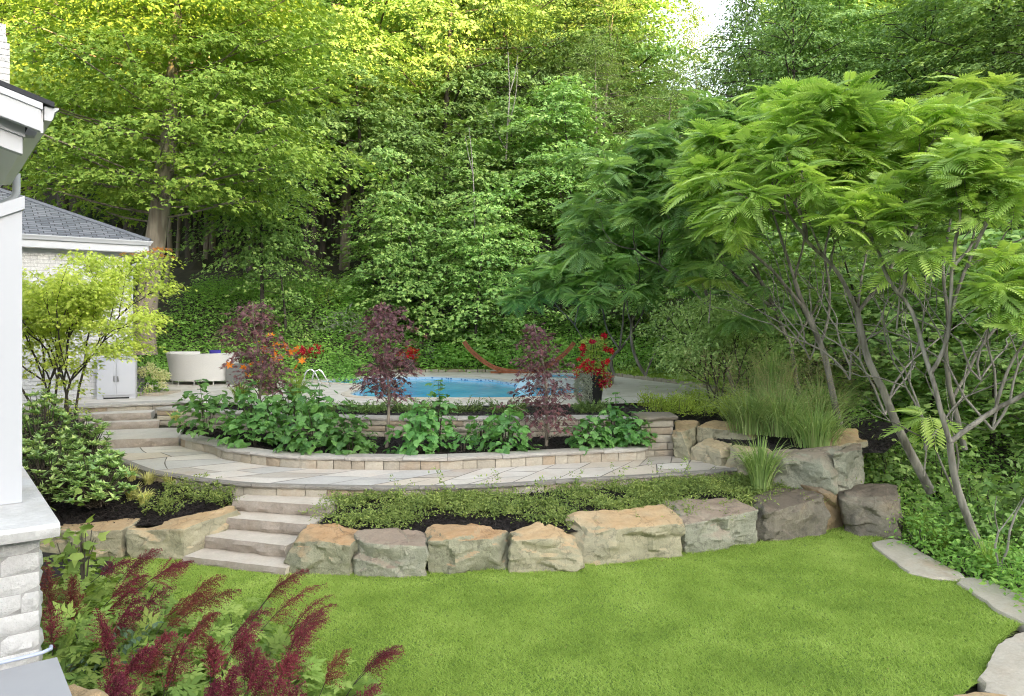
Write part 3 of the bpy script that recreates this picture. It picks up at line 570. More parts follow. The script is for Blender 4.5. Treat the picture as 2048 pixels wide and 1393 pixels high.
tag(g.build('path', [M['flag'], M['mortar']]), kind='structure')
def stones(g, C, off, q0, q1, z0, z1, courses, seed, th=.12, ln=(.2, .42), gap=.006, rough=.014):
    r = random.Random(seed); h = (z1 - z0) / courses
    for k in range(courses):
        q = q0
        while q < q1 - .03:
            l = min(r.uniform(*ln), q1 - q); 
            if q1 - q - l < .08: l = q1 - q
            m = max(2, int(l / .10) + 1); ss = np.linspace(q + gap, q + l - gap, m); j = r.uniform(-.006, .014)
            a = z0 + k * h + gap * .6 + r.uniform(0, .006); b = z0 + (k + 1) * h - gap * .6 - r.uniform(0, .006); zz = [a, a + (b - a) * .3, a + (b - a) * .72, b]
            fv = []
            for zi, z in enumerate(zz):
                for si, s in enumerate(ss):
                    e = -.010 if (zi in (0, 3) or si in (0, m - 1)) else r.uniform(0, rough); fv.append((*C.at(s, off + j + e), z))
            bk = [(*C.at(s, off - th), zz[0]) for s in ss], [(*C.at(s, off - th), zz[-1]) for s in ss]
            rn = r.random()
            g.add(fv, [[w * m + i, w * m + i + 1, (w + 1) * m + i + 1, (w + 1) * m + i] for w in range(3) for i in range(m - 1)], 0, rn)
            g.add(fv[3 * m:] + bk[1], [[i, i + 1, m + i + 1, m + i] for i in range(m - 1)], 0, rn)
            g.add([fv[0], fv[m], fv[2 * m], fv[3 * m], bk[1][0], bk[0][0]], [[0, 1, 2, 3, 4, 5]], 0, rn); g.add([fv[m - 1], fv[2 * m - 1], fv[3 * m - 1], fv[4 * m - 1], bk[1][-1], bk[0][-1]], [[5, 4, 3, 2, 1, 0]], 0, rn)
            q += l
def core(g, C, o0, o1, q0, q1, z0, z1, mat=1):
    ss = np.linspace(q0, q1, max(2, int((q1 - q0) / .15))); m = len(ss)
    v = [(*C.at(s, o), z) for o, z in ((o1, z0), (o1, z1), (o0, z1), (o0, z0)) for s in ss]
    g.add(v, [[w * m + i, ((w + 1) % 4) * m + i, ((w + 1) % 4) * m + i + 1, w * m + i + 1] for w in range(4) for i in range(m - 1)], mat)
    g.add([v[0], v[m], v[2 * m], v[3 * m]], [[0, 3, 2, 1]], mat); g.add([v[m - 1], v[2 * m - 1], v[3 * m - 1], v[4 * m - 1]], [[0, 1, 2, 3]], mat)
def coping(g, C, o0, o1, q0, q1, z0, z1, seed, piece=.95, rough=.012):
    r = random.Random(seed); q = q0
    while q < q1 - .05:
        l = min(r.uniform(.75, 1.25) * piece, q1 - q)
        if q1 - q - l < .3: l = q1 - q
        m = max(3, int(l / .08)); ss = np.linspace(q + .004, q + l - .004, m); dz = r.uniform(-.003, .003); rows = []
        for z, e in ((z0, .0), (z0 + (z1 - z0) * .45, .010), (z1 - .008, .0), (z1, -.012)):
            rows += [(*C.at(s, o1 + e + r.uniform(-1, 1) * rough * (.5 if z > z1 - .005 else 1)), z + dz) for s in ss]
        rows += [(*C.at(s, o0), z1 + dz) for s in ss] + [(*C.at(s, o0), z0 + dz) for s in ss]; rn = r.random()
        g.add(rows, [[w * m + i, w * m + i + 1, ((w + 1) % 6) * m + i + 1, ((w + 1) % 6) * m + i] for w in range(6) for i in range(m - 1)], 0, rn)
        g.add([rows[w * m] for w in range(6)], [[0, 1, 2, 3, 4, 5]], 0, rn); g.add([rows[w * m + m - 1] for w in range(6)], [[5, 4, 3, 2, 1, 0]], 0, rn)
        q += l
def wall(label, C, q0, q1, z0, z1, courses, ct, cw, seed, ov=.03, mc='coping', ln=(.2, .42), name='stone_wall'):
    p = C.at((q0 + q1) / 2); t = thing(name, (*p, z0), label, 'wall', 'curved stone walls')
    g = Geo(); stones(g, C, 0, q0, q1, z0, z1 - ct, courses, seed, ln=ln); core(g, C, -.16, -.03, q0, q1, z0, z1 - ct - .004); g.build('wall_face', [M['ledge'], M['mortar']], t, sharp=30)
    g = Geo(); coping(g, C, -cw, ov, q0, q1, z1 - ct, z1, seed + 1); g.build('coping', M[mc], t, sharp=35); return t
wall('lowest curved wall edging the flagstone path, dark lipped', CO, 0.1, CO.L - .02, .50, .790, 1, .055, .10, 61, mc='edge_dark', ln=(.3, .6))
wall('low curved seat wall with broad grey coping around the shrub bed', CI, 0, CI.L, .70, 1.0, 1, .065, .30, 63, ln=(.22, .42))
UPW = [(-8.15, 17.2), (-7.4, 17.0), (-6.6, 16.6), (-5, 15.95), (-3, 15.55), (-1.3, 15.4), (.5, 15.5), (1.8, 15.55), (2.55, 15.25)]
CU = Curve2(UPW)
wall('upper curved wall of thin stone courses behind the shrub bed', CU, 0, CU.L, .85, 1.385, 4, .06, .34, 65, ln=(.25, .55))
# pillar at the end of the wall
t = thing('stone_pillar', (2.83, 14.7, .78), 'short square pillar of stacked stone with a mossy dark cap', 'pillar')
CP = Curve2([(2.48, 14.98), (2.48, 14.42)], .05); CP2 = Curve2([(2.48, 14.42), (3.12, 14.50)], .05); CP3 = Curve2([(3.12, 14.50), (3.12, 15.05)], .05)
g = Geo()
for c, sd_ in ((CP, 1), (CP2, 2), (CP3, 3)): stones(g, c, 0, .0, c.L, .74, 1.47, 5, 70 + sd_, ln=(.25, .6), th=.06)
obox(g, (2.53, 14.48), np.array([1, .12]) / 1.007, np.array([-.12, 1]) / 1.007, 0, .54, .02, .5, .74, 1.465, 1)
g.build('shaft', [M['ledge'], M['mortar']], t, sharp=30)
g = Geo(); slab(g, ((2.42, 14.34), (3.19, 14.44), (3.17, 15.1), (2.40, 15.1)), 1.47, 1.545, 75); g.build('cap', M['coping_moss'], t, sharp=35)
# upper flight beside the shrub bed: wide landing and two steps
st = thing('stone_steps', (-8.6, 16, .78), 'upper flight of wide slabs climbing from the path to the patio', 'steps', 'stone steps')
for k, (a, b, c, d, z) in enumerate([((-8.46, 15.25), (-6.94, 15.62), (-7.5, 17.2), (-9.4, 16.7), .95), ((-9.45, 16.55), (-8.0, 16.98), (-8.15, 17.4), (-9.65, 17.0), 1.11), ((-9.72, 16.82), (-8.3, 17.25), (-8.45, 17.75), (-9.95, 17.3), 1.27)]):
    g = Geo(); slab(g, (a, b, c, d), z - (.18 if k == 0 else .17), z, 80 + k, front=1); g.build('landing_slab' if k == 0 else 'step', [M['slab_grey'], M['slab_face']], st, sharp=35)

# ------------------------------------------------------------------ patio around the pool, pool
DECK = [(-13.6, 14.7), (-11.5, 16.2), (-10, 17.12), (-8.1, 17.95), (-6.4, 17.4), (-4.5, 17.45), (-2, 17.25), (.3, 17.25), (2.7, 17.7), (4.4, 18.2), (5.4, 18.6), (5.75, 20), (5.55, 21.9), (4.3, 24.6), (3.4, 26.6), (2.4, 27.6), (.5, 28.1), (-3, 28.1), (-7.0, 27.4), (-8.2, 24.5), (-12, 23.5), (-17, 20), (-17, 15)]
pz = lambda a, b: PZ(a, b, 1.34)[:2]
POOL = [pz(636, 771), pz(690, 773.5), pz(722, 777), pz(727, 783), pz(712, 790), pz(700, 796), pz(722, 801), pz(790, 803), pz(900, 804), pz(1000, 803.5), pz(1080, 801), pz(1140, 796), pz(1172, 789), pz(1165, 780), pz(1110, 774), pz(1020, 769.5), pz(985, 764), pz(930, 761), pz(850, 758), pz(760, 759.5), pz(700, 762.5), pz(650, 767)]
PC = spline(np.array(POOL), .15, closed=True)
def offs(c, d):
    t = np.roll(c, -1, 0) - np.roll(c, 1, 0); t /= np.linalg.norm(t, axis=1)[:, None]; n = np.stack([t[:, 1], -t[:, 0]], 1); return c + n * d
def area(c): return .5 * np.sum(c[:, 0] * np.roll(c[:, 1], -1) - np.roll(c[:, 0], -1) * c[:, 1])
if area(PC) < 0: PC = PC[::-1]
import bmesh
def fill_with_hole(name, outer, hole, z, m):
    bm = bmesh.new(); es = []
    for loop in (outer, hole):
        vs = [bm.verts.new((p[0], p[1], z)) for p in loop]
        es += [bm.edges.new((vs[i], vs[(i + 1) % len(vs)])) for i in range(len(vs))]
    bmesh.ops.triangle_fill(bm, edges=es, use_beauty=True); 
    for f in bm.faces:
        if f.normal.z < 0: f.normal_flip()
    me = bpy.data.meshes.new(name); bm.to_mesh(me); bm.free(); me.materials.append(m); o = bpy.data.objects.new(name, me); COL.objects.link(o); return o
PCO = offs(PC, .22)[::2]
tag(fill_with_hole('patio', DECK, PCO, 1.43, M['deck']), kind='structure')
# stone rim and face of the patio
CE = Curve2(DECK[1:4] + [(-7.6, 17.9)], .1)
g = Geo(); stones(g, CE, -.02, 0, CE.L, .95, 1.37, 2, 90, ln=(.3, .7)); core(g, CE, -.2, -.05, 0, CE.L, .8, 1.37)
t = thing('stone_wall', (-9.5, 17.3, 1), 'short ledgestone wall holding up the patio above the steps', 'wall', 'curved stone walls'); g.build('wall_face', [M['ledge'], M['mortar']], t, sharp=30)
g = Geo(); coping(g, CE, -.45, .03, 0, CE.L, 1.372, 1.436, 91); g.build('coping', M['coping'], t, sharp=35)
pool = thing('swimming_pool', (0, 22, 1.34), 'kidney shaped pool of bright blue water with pale rim', 'pool')
n = len(PC); g = Geo(); g.add([(p[0], p[1], 1.335) for p in PC], [list(range(n))]); g.build('water', M['water'], pool)
g = Geo(); i_ = np.arange(n); j_ = (i_ + 1) % n
a = np.column_stack([PC, np.full(n, 1.20)]); b = np.column_stack([PC, np.full(n, 1.40)]); g.add(np.concatenate([a, b]), np.stack([i_, n + i_, n + j_, j_], 1)); g.build('liner', M['liner'], pool)
oc_ = offs(PC, .24); g = Geo(); rows = [np.column_stack([PC, np.full(n, 1.40)]), np.column_stack([PC, np.full(n, 1.452)]), np.column_stack([oc_, np.full(n, 1.452)]), np.column_stack([oc_, np.full(n, 1.38)])]
g.add(np.concatenate(rows), [[k * n + p_, (k + 1) * n + p_, (k + 1) * n + q_, k * n + q_] for k in range(3) for p_, q_ in zip(i_, j_)]); g.build('rim', M['slab'], pool, sharp=30)
spa = thing('hot_tub', (1.05, 23.2, 1.43), 'raised round spa spilling water into the pool', 'hot tub')
ang = np.linspace(0, 2 * math.pi, 41)[:-1]; sc_ = np.array([1.75, 23.4]); g = Geo()
rr = [(1.42, 1.36), (1.42, 1.60), (1.46, 1.60), (1.46, 1.66), (1.08, 1.66), (1.08, 1.5)]
v = np.concatenate([np.column_stack([sc_[0] + r_ * np.cos(ang), sc_[1] + r_ * .8 * np.sin(ang), np.full(40, z)]) for r_, z in rr]); g.add(v, [[k * 40 + i, k * 40 + (i + 1) % 40, (k + 1) * 40 + (i + 1) % 40, (k + 1) * 40 + i] for k in range(5) for i in range(40)]); g.build('tub_wall', M['slab_grey'], spa, sharp=40)
g = Geo(); g.add(np.column_stack([sc_[0] + 1.09 * np.cos(ang), sc_[1] + .87 * np.sin(ang), np.full(40, 1.62)]), [list(range(40))]); g.build('water', M['water'], spa)
g = Geo(); pts = []
for i in range(9):
    for j in range(7):
        t_ = j / 6; pts.append((.28 + i * .055 - .18 * t_ * t_ + .01 * math.sin(i * 3 + j), 22.55 - .35 * t_ - .03 * i, 1.66 - .33 * t_ ** 1.8))
g.add(pts, [[i * 7 + j, (i + 1) * 7 + j, (i + 1) * 7 + j + 1, i * 7 + j + 1] for i in range(8) for j in range(6)]); g.build('waterfall', M['foam'], spa, smooth=True)
# edging of grass and stones at the far side of the patio
CB = Curve2(DECK[9:19], .15)
far = Curve2(list(reversed([(5.62, 20.5), (5.7, 21.9), (4.45, 24.7), (3.5, 26.7), (2.5, 27.75), (.5, 28.25), (-3, 28.25), (-6.9, 27.6)])), .15)
g = Geo(); r = RNG(95); q = 0
while q < far.L - .2:
    l = r.uniform(.22, .5); m_ = 4; ss = np.linspace(q + .01, q + l - .01, 4); h = r.uniform(.07, .12); w0 = -.02 + r.uniform(-.02, .02)
    box8(g, [(*far.at(ss[0], w0 + .14), 1.40), (*far.at(ss[-1], w0 + .14), 1.40), (*far.at(ss[-1], w0 - .04), 1.40), (*far.at(ss[0], w0 - .04), 1.40), (*far.at(ss[0], w0 + .12), 1.43 + h), (*far.at(ss[-1], w0 + .12), 1.43 + h), (*far.at(ss[-1], w0 - .03), 1.43 + h * .95), (*far.at(ss[0], w0 - .03), 1.43 + h * .95)], 0, r.random()); q += l
tag(g.build('stone_edging', M['ledge'], loc=(0, 28.2, 1.4)), 'low row of small pale stones around the far patio edge', 'edging')
gp = resample(far.c, 60); gn = np.array([far.at(s, -1.5) for s in np.linspace(0, far.L, 60)]); gi = np.array([far.at(s, -.05) for s in np.linspace(0, far.L, 60)])
g = Geo(); g.add(np.concatenate([np.column_stack([gi, np.full(60, 1.49)]), np.column_stack([gn, np.full(60, 1.60)])]), [[i, i + 1, 61 + i, 60 + i] for i in range(59)]); tag(g.build('grass_verge', M['lawnsoil']), kind='structure')
r = RNG(96); n = 16000; s_ = r.uniform(0, 1, n); k_ = (s_ * 58.9).astype(int); w_ = r.random(n); bp = gi[k_] * (1 - w_)[:, None] + gn[k_] * w_[:, None] + r.normal(size=(n, 2)) * .12; bp = np.column_stack([bp, 1.49 + .11 * w_])
g = Geo(); leaves(g, NARROW, bp, np.column_stack([r.normal(size=(n, 2)) * .5, np.ones(n)]), rdir(r, n), r.uniform(.06, .12, n), r); tag(g.build('verge_grass', M['lawn']), 'strip of mown grass between the patio stones and the forest bed', 'grass', kind='stuff')

# ------------------------------------------------------------------ mulch beds
CHIPS = []
def bed(c0, z0, c1, z1, nu=60, nv=8, seed=1, amp=.03, chips=9000):
    a = resample(np.asarray(c0, float)[:, :2], nu); b = resample(np.asarray(c1, float)[:, :2], nu); z0 = np.broadcast_to(z0, nu); z1 = np.broadcast_to(z1, nu)
    t = np.linspace(0, 1, nv)[:, None, None]; xy = a[None] * (1 - t) + b[None] * t; z = z0[None] * (1 - t[..., 0]) + z1[None] * t[..., 0]
    V = np.concatenate([xy, z[..., None]], 2).reshape(-1, 3); V[:, 2] += np.array([mnoise.noise(Vector((x * 1.7, y * 1.7, seed))) for x, y, _ in V]) * amp
    i = np.arange(nv - 1)[:, None] * nu + np.arange(nu - 1)[None]; g = Geo(); fq = np.stack([i, i + 1, i + nu + 1, i + nu], -1).reshape(-1, 4)
    nz = np.cross(V[fq[0, 1]] - V[fq[0, 0]], V[fq[0, 2]] - V[fq[0, 0]])[2]
    g.add(V, fq if nz > 0 else fq[:, ::-1]); tag(g.build('soil', M['mulch'], smooth=True), kind='structure')
    r = RNG(seed); Vg = V.reshape(nv, nu, 3); n = chips; u = r.uniform(0, nu - 1.001, n); w = r.uniform(0, nv - 1.001, n); ui = u.astype(int); wi = w.astype(int); fu = (u - ui)[:, None]; fw = (w - wi)[:, None]
    p = (Vg[wi, ui] * (1 - fu) + Vg[wi, ui + 1] * fu) * (1 - fw) + (Vg[wi + 1, ui] * (1 - fu) + Vg[wi + 1, ui + 1] * fu) * fw
    CHIPS.append(p); return Vg
def bedpts(Vg, n, r, lo=0, hi=1):
    nv, nu, _ = Vg.shape; u = r.uniform(0, nu - 1.001, n); w = r.uniform(lo * (nv - 1), hi * (nv - 1) - .001, n); ui = u.astype(int); wi = w.astype(int); fu = (u - ui)[:, None]; fw = (w - wi)[:, None]
    return (Vg[wi, ui] * (1 - fu) + Vg[wi, ui + 1] * fu) * (1 - fw) + (Vg[wi + 1, ui] * (1 - fu) + Vg[wi + 1, ui + 1] * fu) * fw
rb = [(-2.85, 10.75), (-2.3, 10.5), (-1.1, 10.35), (.9, 10.6), (2.5, 11.1), (3.8, 11.6), (4.7, 12.0), (5.1, 12.3)]
SQ = float(CO.s[np.argmin(np.hypot(CO.c[:, 0] + 2.55, CO.c[:, 1] - 11.77))])
BED_R = bed(rb, .40, np.array([CO.at(s, .03) for s in np.linspace(SQ, CO.L + .0, 60)]).tolist() + [(4.6, 13.0)], .62, seed=1, chips=22000)
BED_L = bed([(-8.6, 10.9), (-7, 10.95), (-5.3, 11.0), (-4.55, 11.15)], .38, [(-9.2, 13.6), (-8.5, 14.6), (-7.85, 14.5), (-7.2, 13.85), (-6.3, 12.95), (-5.6, 12.5), (-5.0, 12.22), (-4.45, 12.0)], np.concatenate([np.linspace(.85, .62, 20), np.full(40, .62)]), seed=2, chips=16000)
BED_M = bed([CI.at(s, -.24) for s in np.linspace(0, CI.L, 60)], .945, [CU.at(s, .02) for s in np.linspace(.6, CU.L, 60)], .985, seed=3, chips=16000)
BED_U = bed([CU.at(s, -.3) for s in np.linspace(.5, CU.L, 60)], 1.35, [(-7.5, 18.1), (-6.4, 17.5), (-4.5, 17.5), (-2, 17.3), (.3, 17.3), (2.7, 17.8), (3.2, 17.0)], 1.405, seed=4, chips=5000)
BED_G = bed([(3.2, 15.0), (3.7, 14.6), (4.3, 13.4), (5.0, 13.2), (5.9, 12.9), (6.5, 13.1)], 1.08, [(2.9, 17.9), (4.4, 18.4), (5.5, 18.6), (6.5, 17.5), (7.2, 15.8), (7.6, 14.2)], 1.36, seed=5, chips=7000)
BED_GROUND = bed([(-8.7, 13.5), (-8.6, 14.4), (-8.6, 15.2)], 1.0, [(-14, 13.2), (-12, 15.8), (-10, 17.0)], 1.3, nu=20, seed=6, chips=2500)
ch = np.concatenate(CHIPS); r = RNG(7); n = len(ch); g = Geo()
leaves(g, NARROW, ch + (0, 0, .012), np.column_stack([r.normal(size=(n, 2)), r.normal(size=n) * .3]), np.column_stack([r.normal(size=(n, 2)) * .6, np.ones(n)]), r.uniform(.03, .085, n), r)
tag(g.build('mulch', M['chip']), 'loose dark shredded bark mulch spread over the planting beds', 'mulch', kind='stuff')
# ------------------------------------------------------------------ house corner
AX = nrm([-.616, .788]); AL = np.array([.788, .616])          # the house's depth and along-front directions
house = thing('house', (-3.2, 4.0, 1.4), 'white house corner with column on a whitewashed brick pier and gutter above', 'house')
p0 = np.array([-2.66, 4.22])                                    # pier corner
g = Geo(); r = random.Random(5); zb, zt = 1.44, 2.205; nco = 7; ch_ = (zt - zb) / nco
for k in range(nco):
    z0_ = zb + k * ch_; q = 0.0; first = True
    while q < 1.9:
        l = (r.uniform(.08, .22) if first and k % 2 else r.uniform(.26, .42)); first = False
        for face in (0, 1):
            o_, u_, v_ = (p0, -AL, AX) if face == 0 else (p0, AX, -AL)
            if face == 1 and q > 2.4: continue
            n_ = 5; pts = []
            for a_ in range(4):
                for b_ in range(n_ + 1):
                    e = -.012 if (a_ in (0, 3) or b_ in (0, n_)) else r.uniform(-.004, .016)
                    w = o_ + u_ * (q + .002 + (l - .004) * b_ / n_) - v_ * (e + .012); pts.append((*w, z0_ + .002 + (ch_ - .004) * (0, .25, .75, 1)[a_]))
            fcs = [[a_ * (n_ + 1) + b_, a_ * (n_ + 1) + b_ + 1, (a_ + 1) * (n_ + 1) + b_ + 1, (a_ + 1) * (n_ + 1) + b_] for a_ in range(3) for b_ in range(n_)]
            if face == 0: fcs = [f[::-1] for f in fcs]
            g.add(pts, fcs, 0, r.random())
        q += l
obox(g, p0, -AL, AX, .0, 2.2, .0, 2.0, 1.38, zt, 1)
g.build('pier', [M['brick'], plainmat('pale_mortar', (.36, .355, .34), .9)], house, sharp=40)
g = Geo(); a = np.array([-2.49, 4.13]); slab(g, (a - AL * 2.4, a, a + AX * 2.3, a - AL * 2.4 + AX * 2.3), 2.207, 2.285, 15, cut=30, rough=.012); g.build('pier_cap', M['cap'], house, sharp=35)
pc = np.array([-2.985, 4.57])                                   # the column's corner
g = Geo(); a0 = pc; b0 = pc - AL * .9
zc = 4.13
box8(g, [(*b0, 2.288), (*a0, 2.288), (*(a0 + AX * .5), 2.288), (*(b0 + AX * .5), 2.288), (*b0, zc - .42), (*a0, zc), (*(a0 + AX * .5), zc), (*(b0 + AX * .5), zc - .42)])
g.build('column', M['white'], house)
g = Geo(); a1 = pc + AL * .012 - AX * .02; b1 = a1 - AL * .9
box8(g, [(*b1, zc - .49), (*a1, zc - .055), (*(a1 + AX * .52), zc - .055), (*(b1 + AX * .52), zc - .49), (*b1, zc - .41), (*a1, zc + .025), (*(a1 + AX * .52), zc + .025), (*(b1 + AX * .52), zc - .41)])
g.build('column_trim', M['white'], house)
# gable overhang, soffit, gutter
D0 = 7.8; ga = P(81, 206, D0)[:2]; ze = P(81, 206, D0)[2]       # rake tip
def hp(along, depth, z): w = ga + AL * along + AX * depth; return (w[0], w[1], z)
sl = .30                                                         # roof slope along the front
def rk(al): return ze - al * sl                                  # al <= 0 runs up the rake
Ld = 3.9
g = Geo()
v = [hp(0.12, -.05, ze - .035), hp(-6, -.05, rk(-6)), hp(-6, Ld + 3, rk(-6)), hp(.12, Ld, ze - .035)]; v2 = [(x, y, z + .05) for x, y, z in v]; box8(g, v + v2); o = g.build('roof', M['shingle'], house)
g = Geo(); 
def rake(a, b, d0, d1, t0, t1): box8(g, [hp(a, d0, rk(a) + t0), hp(b, d0, rk(b) + t0), hp(b, d1, rk(b) + t0), hp(a, d1, rk(a) + t0), hp(a, d0, rk(a) + t1), hp(b, d0, rk(b) + t1), hp(b, d1, rk(b) + t1), hp(a, d1, rk(a) + t1)])
rake(-6, .0, -.03, .05, -.30, -.075); rake(-6, .015, -.05, .05, -.075, -.008); g.build('rake_board', M['white'], house)
g = Geo(); rake(-6, -.14, .20, .32, -.56, -.20); rake(-6, -.12, .17, .32, -.38, -.20); g.build('frieze_board', M['white'], house)
g = Geo()
box8(g, [hp(-.42, .34, ze - .33), hp(-.02, .34, ze - .31), hp(-.02, Ld, ze - .31), hp(-.42, Ld, ze - .33), hp(-.42, .34, ze - .30), hp(-.02, .34, ze - .28), hp(-.02, Ld, ze - .28), hp(-.42, Ld, ze - .30)])
box8(g, [hp(-.02, .05, ze - .30), hp(.03, .05, ze - .30), hp(.03, Ld, ze - .30), hp(-.02, Ld, ze - .30), hp(-.02, .05, ze - .06), hp(.03, .05, ze - .06), hp(.03, Ld, ze - .06), hp(-.02, Ld, ze - .06)])
rake(-6, -.14, .33, Ld, -.50, -.465)
g.build('soffit', M['soffit'], house)
g = Geo()
for k in range(26): d = .5 + k * .13; box8(g, [hp(-3, d, rk(-3) - .512), hp(-.43, d, rk(-.43) - .512), hp(-.43, d + .018, rk(-.43) - .512), hp(-3, d + .018, rk(-3) - .512), hp(-3, d, rk(-3) - .503), hp(-.43, d, rk(-.43) - .503), hp(-.43, d + .018, rk(-.43) - .503), hp(-3, d + .018, rk(-3) - .503)])
g.build('soffit_seams', M['seam'], house)
g = Geo(); prof = [(.035, -.175), (.10, -.175), (.115, -.14), (.125, -.08), (.165, -.045), (.165, -.03), (.145, -.03), (.05, -.03), (.035, -.03)]
n = len(prof); v = [hp(a, 0, ze + b) for a, b in prof] + [hp(a, Ld, ze + b) for a, b in prof]
g.add(v, [[i, (i + 1) % n, n + (i + 1) % n, n + i] for i in range(n)]); g.add(v[:n], [list(range(n))[::-1]]); g.add(v[n:], [list(range(n))]); g.build('gutter', M['white'], house, sharp=30)
g = Geo(); tube(g, [hp(.09, Ld - .15, ze - .15), hp(.09, Ld - .15, ze - .42), hp(.05, Ld - .15, ze - .52), hp(-.12, Ld - .15, ze - .62), hp(-.34, Ld - .15, ze - .74), hp(-.42, Ld - .15, ze - .86), hp(-.42, Ld - .15, 2.0)], .052, 10); g.build('downspout', M['white'], house, smooth=True)
g = Geo(); obox(g, ga, AL, AX, -6, -.45, .45, Ld - .2, 1.4, ze - .45, 0); g.build('house_wall', M['white'], house)
chp = P(0, 100, 12.0); g = Geo(); r = random.Random(8); cz0, cz1 = P(0, 175, 12)[2] - .6, P(0, 50, 12)[2]; cx = P(19.5, 100, 12)[:2]
for k in range(16):
    z0_ = cz0 + k * (cz1 - cz0) / 16; sh = .0 if k < 13 else -.035 * (k - 12); q = -.1 * (k % 2)
    for l in (.24,) * 4: obox(g, cx, -AL, AX, max(0, q) - sh, q + l - .008, -.0, .5, z0_ + .004, z0_ + (cz1 - cz0) / 16 - .004, 0, r.random()); q += l
obox(g, cx, -AL, AX, .05, .9, .02, .48, cz0, cz1, 0); g.build('chimney', M['brick'], house)
# terrace slab, rock and hose at the house's foot
t = thing('terrace', (-2.6, 3.6, 1.5), 'grey bluestone terrace slab at the foot of the brick pier', 'terrace')
e0 = np.array([-2.53, 4.17]); e1 = e0 - AX * 2.6; g = Geo(); slab(g, (e1 - AL * 3, e1, e0, e0 - AL * 3), 1.455, 1.525, 18, rough=.006); g.build('terrace_slab', M['bluestone'], t, sharp=30)
g = Geo(); obox(g, e0 - AL * .05, -AL, -AX, 0, 3, .02, 2.6, -.05, 1.452); g.build('terrace_wall', M['ledge'], t)
g = Geo(); tube(g, spline(np.array([(*(p0 - AL * 1.5 - AX * .12), 1.54), (*(p0 - AL * .8 - AX * .09), 1.54), (*(p0 - AL * .35 - AX * .07), 1.545), (*(p0 + AL * .01 - AX * .045), 1.54), (*(p0 + AL * .06 + AX * .03), 1.535)]), .05), .011, 8)
tag(g.build('hose', M['hose'], smooth=True, loc=(*p0, 1.54)), 'thin pale blue hose lying along the foot of the brick pier', 'hose')
B('rock', 'small tan rock beside the terrace slab among the plumes', M['boulder_tan'], P(150, 1400, 4.05)[:2], P(212, 1400, 4.15)[:2], .3, 1.30, 19, z0=.6, group=None, cut=5)['category'] = 'rock'

# ------------------------------------------------------------------ pool house
ph = thing('pool_house', (-10, 19.2, 1.43), 'white painted brick pool house with grey shingled hip roof', 'building')
c0 = np.array([-9.80, 19.2]); zw = 5.02
def pp(al, dp, z): w = c0 - AL * al + AX * dp; return (w[0], w[1], z)
g = Geo(); obox(g, c0, -AL, AX, 0.01, 8, .01, 6, 1.2, zw, 1); rnd_ = random.Random(9); nr = 42; hh = (zw - 1.3) / nr
for k in range(nr):
    q = -.12 * (k % 2)
    while q < 6.5:
        a_, b_ = max(0, q) + .004, q + .245
        j = rnd_.uniform(-.003, .006); z0_ = 1.3 + k * hh
        box8(g, [pp(a_, -.012 - j, z0_ + .006), pp(b_, -.012 - j, z0_ + .006), pp(b_, .02, z0_ + .006), pp(a_, .02, z0_ + .006), pp(a_, -.012 - j, z0_ + hh - .004), pp(b_, -.012 - j, z0_ + hh - .004), pp(b_, .02, z0_ + hh - .004), pp(a_, .02, z0_ + hh - .004)], 0, rnd_.random()); q += .25
g.build('wall', [M['brick'], plainmat('white_mortar', (.47, .47, .465), .9)], ph)
ov = .42; g = Geo()
ztip = P(297, 478, 18.6)[2]
obox(g, c0, -AL, AX, -ov + .08, 8, -ov + .08, 6, ztip - .30, ztip - .26); g.build('soffit', M['soffit'], ph)
g = Geo(); obox(g, c0, -AL, AX, -ov + .05, 8, -ov + .05, -ov + .09, ztip - .30, ztip - .12); obox(g, c0, -AL, AX, -ov + .05, -ov + .09, -ov + .095, 6, ztip - .30, ztip - .12)
obox(g, c0, -AL, AX, -.03, 8, -.03, .0, ztip - .42, ztip - .305); g.build('fascia', M['white'], ph)
g = Geo()
for (A, Bq) in (((-1, 0), (0, 1)),):
    pr = [(.0, -.12), (.05, -.12), (.06, -.08), (.10, -.03), (.10, -.01), (.0, -.01)]; n = len(pr)
    o1 = ov - .05
    P1 = [pp(8, -o1 - a, ztip + b) for a, b in pr]; P2 = [pp(-o1 - a, -o1 - a, ztip + b) for a, b in pr]; P3 = [pp(-o1 - a, 6, ztip + b) for a, b in pr]
    g.add(P1 + P2 + P3, [[w * n + i, w * n + (i + 1) % n, (w + 1) * n + (i + 1) % n, (w + 1) * n + i] for w in range(2) for i in range(n)])
g.build('gutter', M['white'], ph, sharp=30)
g = Geo(); tube(g, [pp(-ov + .02, -ov + .3, ztip - .10), pp(-ov + .02, -ov + .3, ztip - .38), pp(-ov + .1, -.1, ztip - .52), pp(-.10, .06, ztip - .62), pp(-.06, .06, ztip - .75), pp(-.06, .06, 1.45)], .045, 10); g.build('downspout', M['white'], ph, smooth=True)
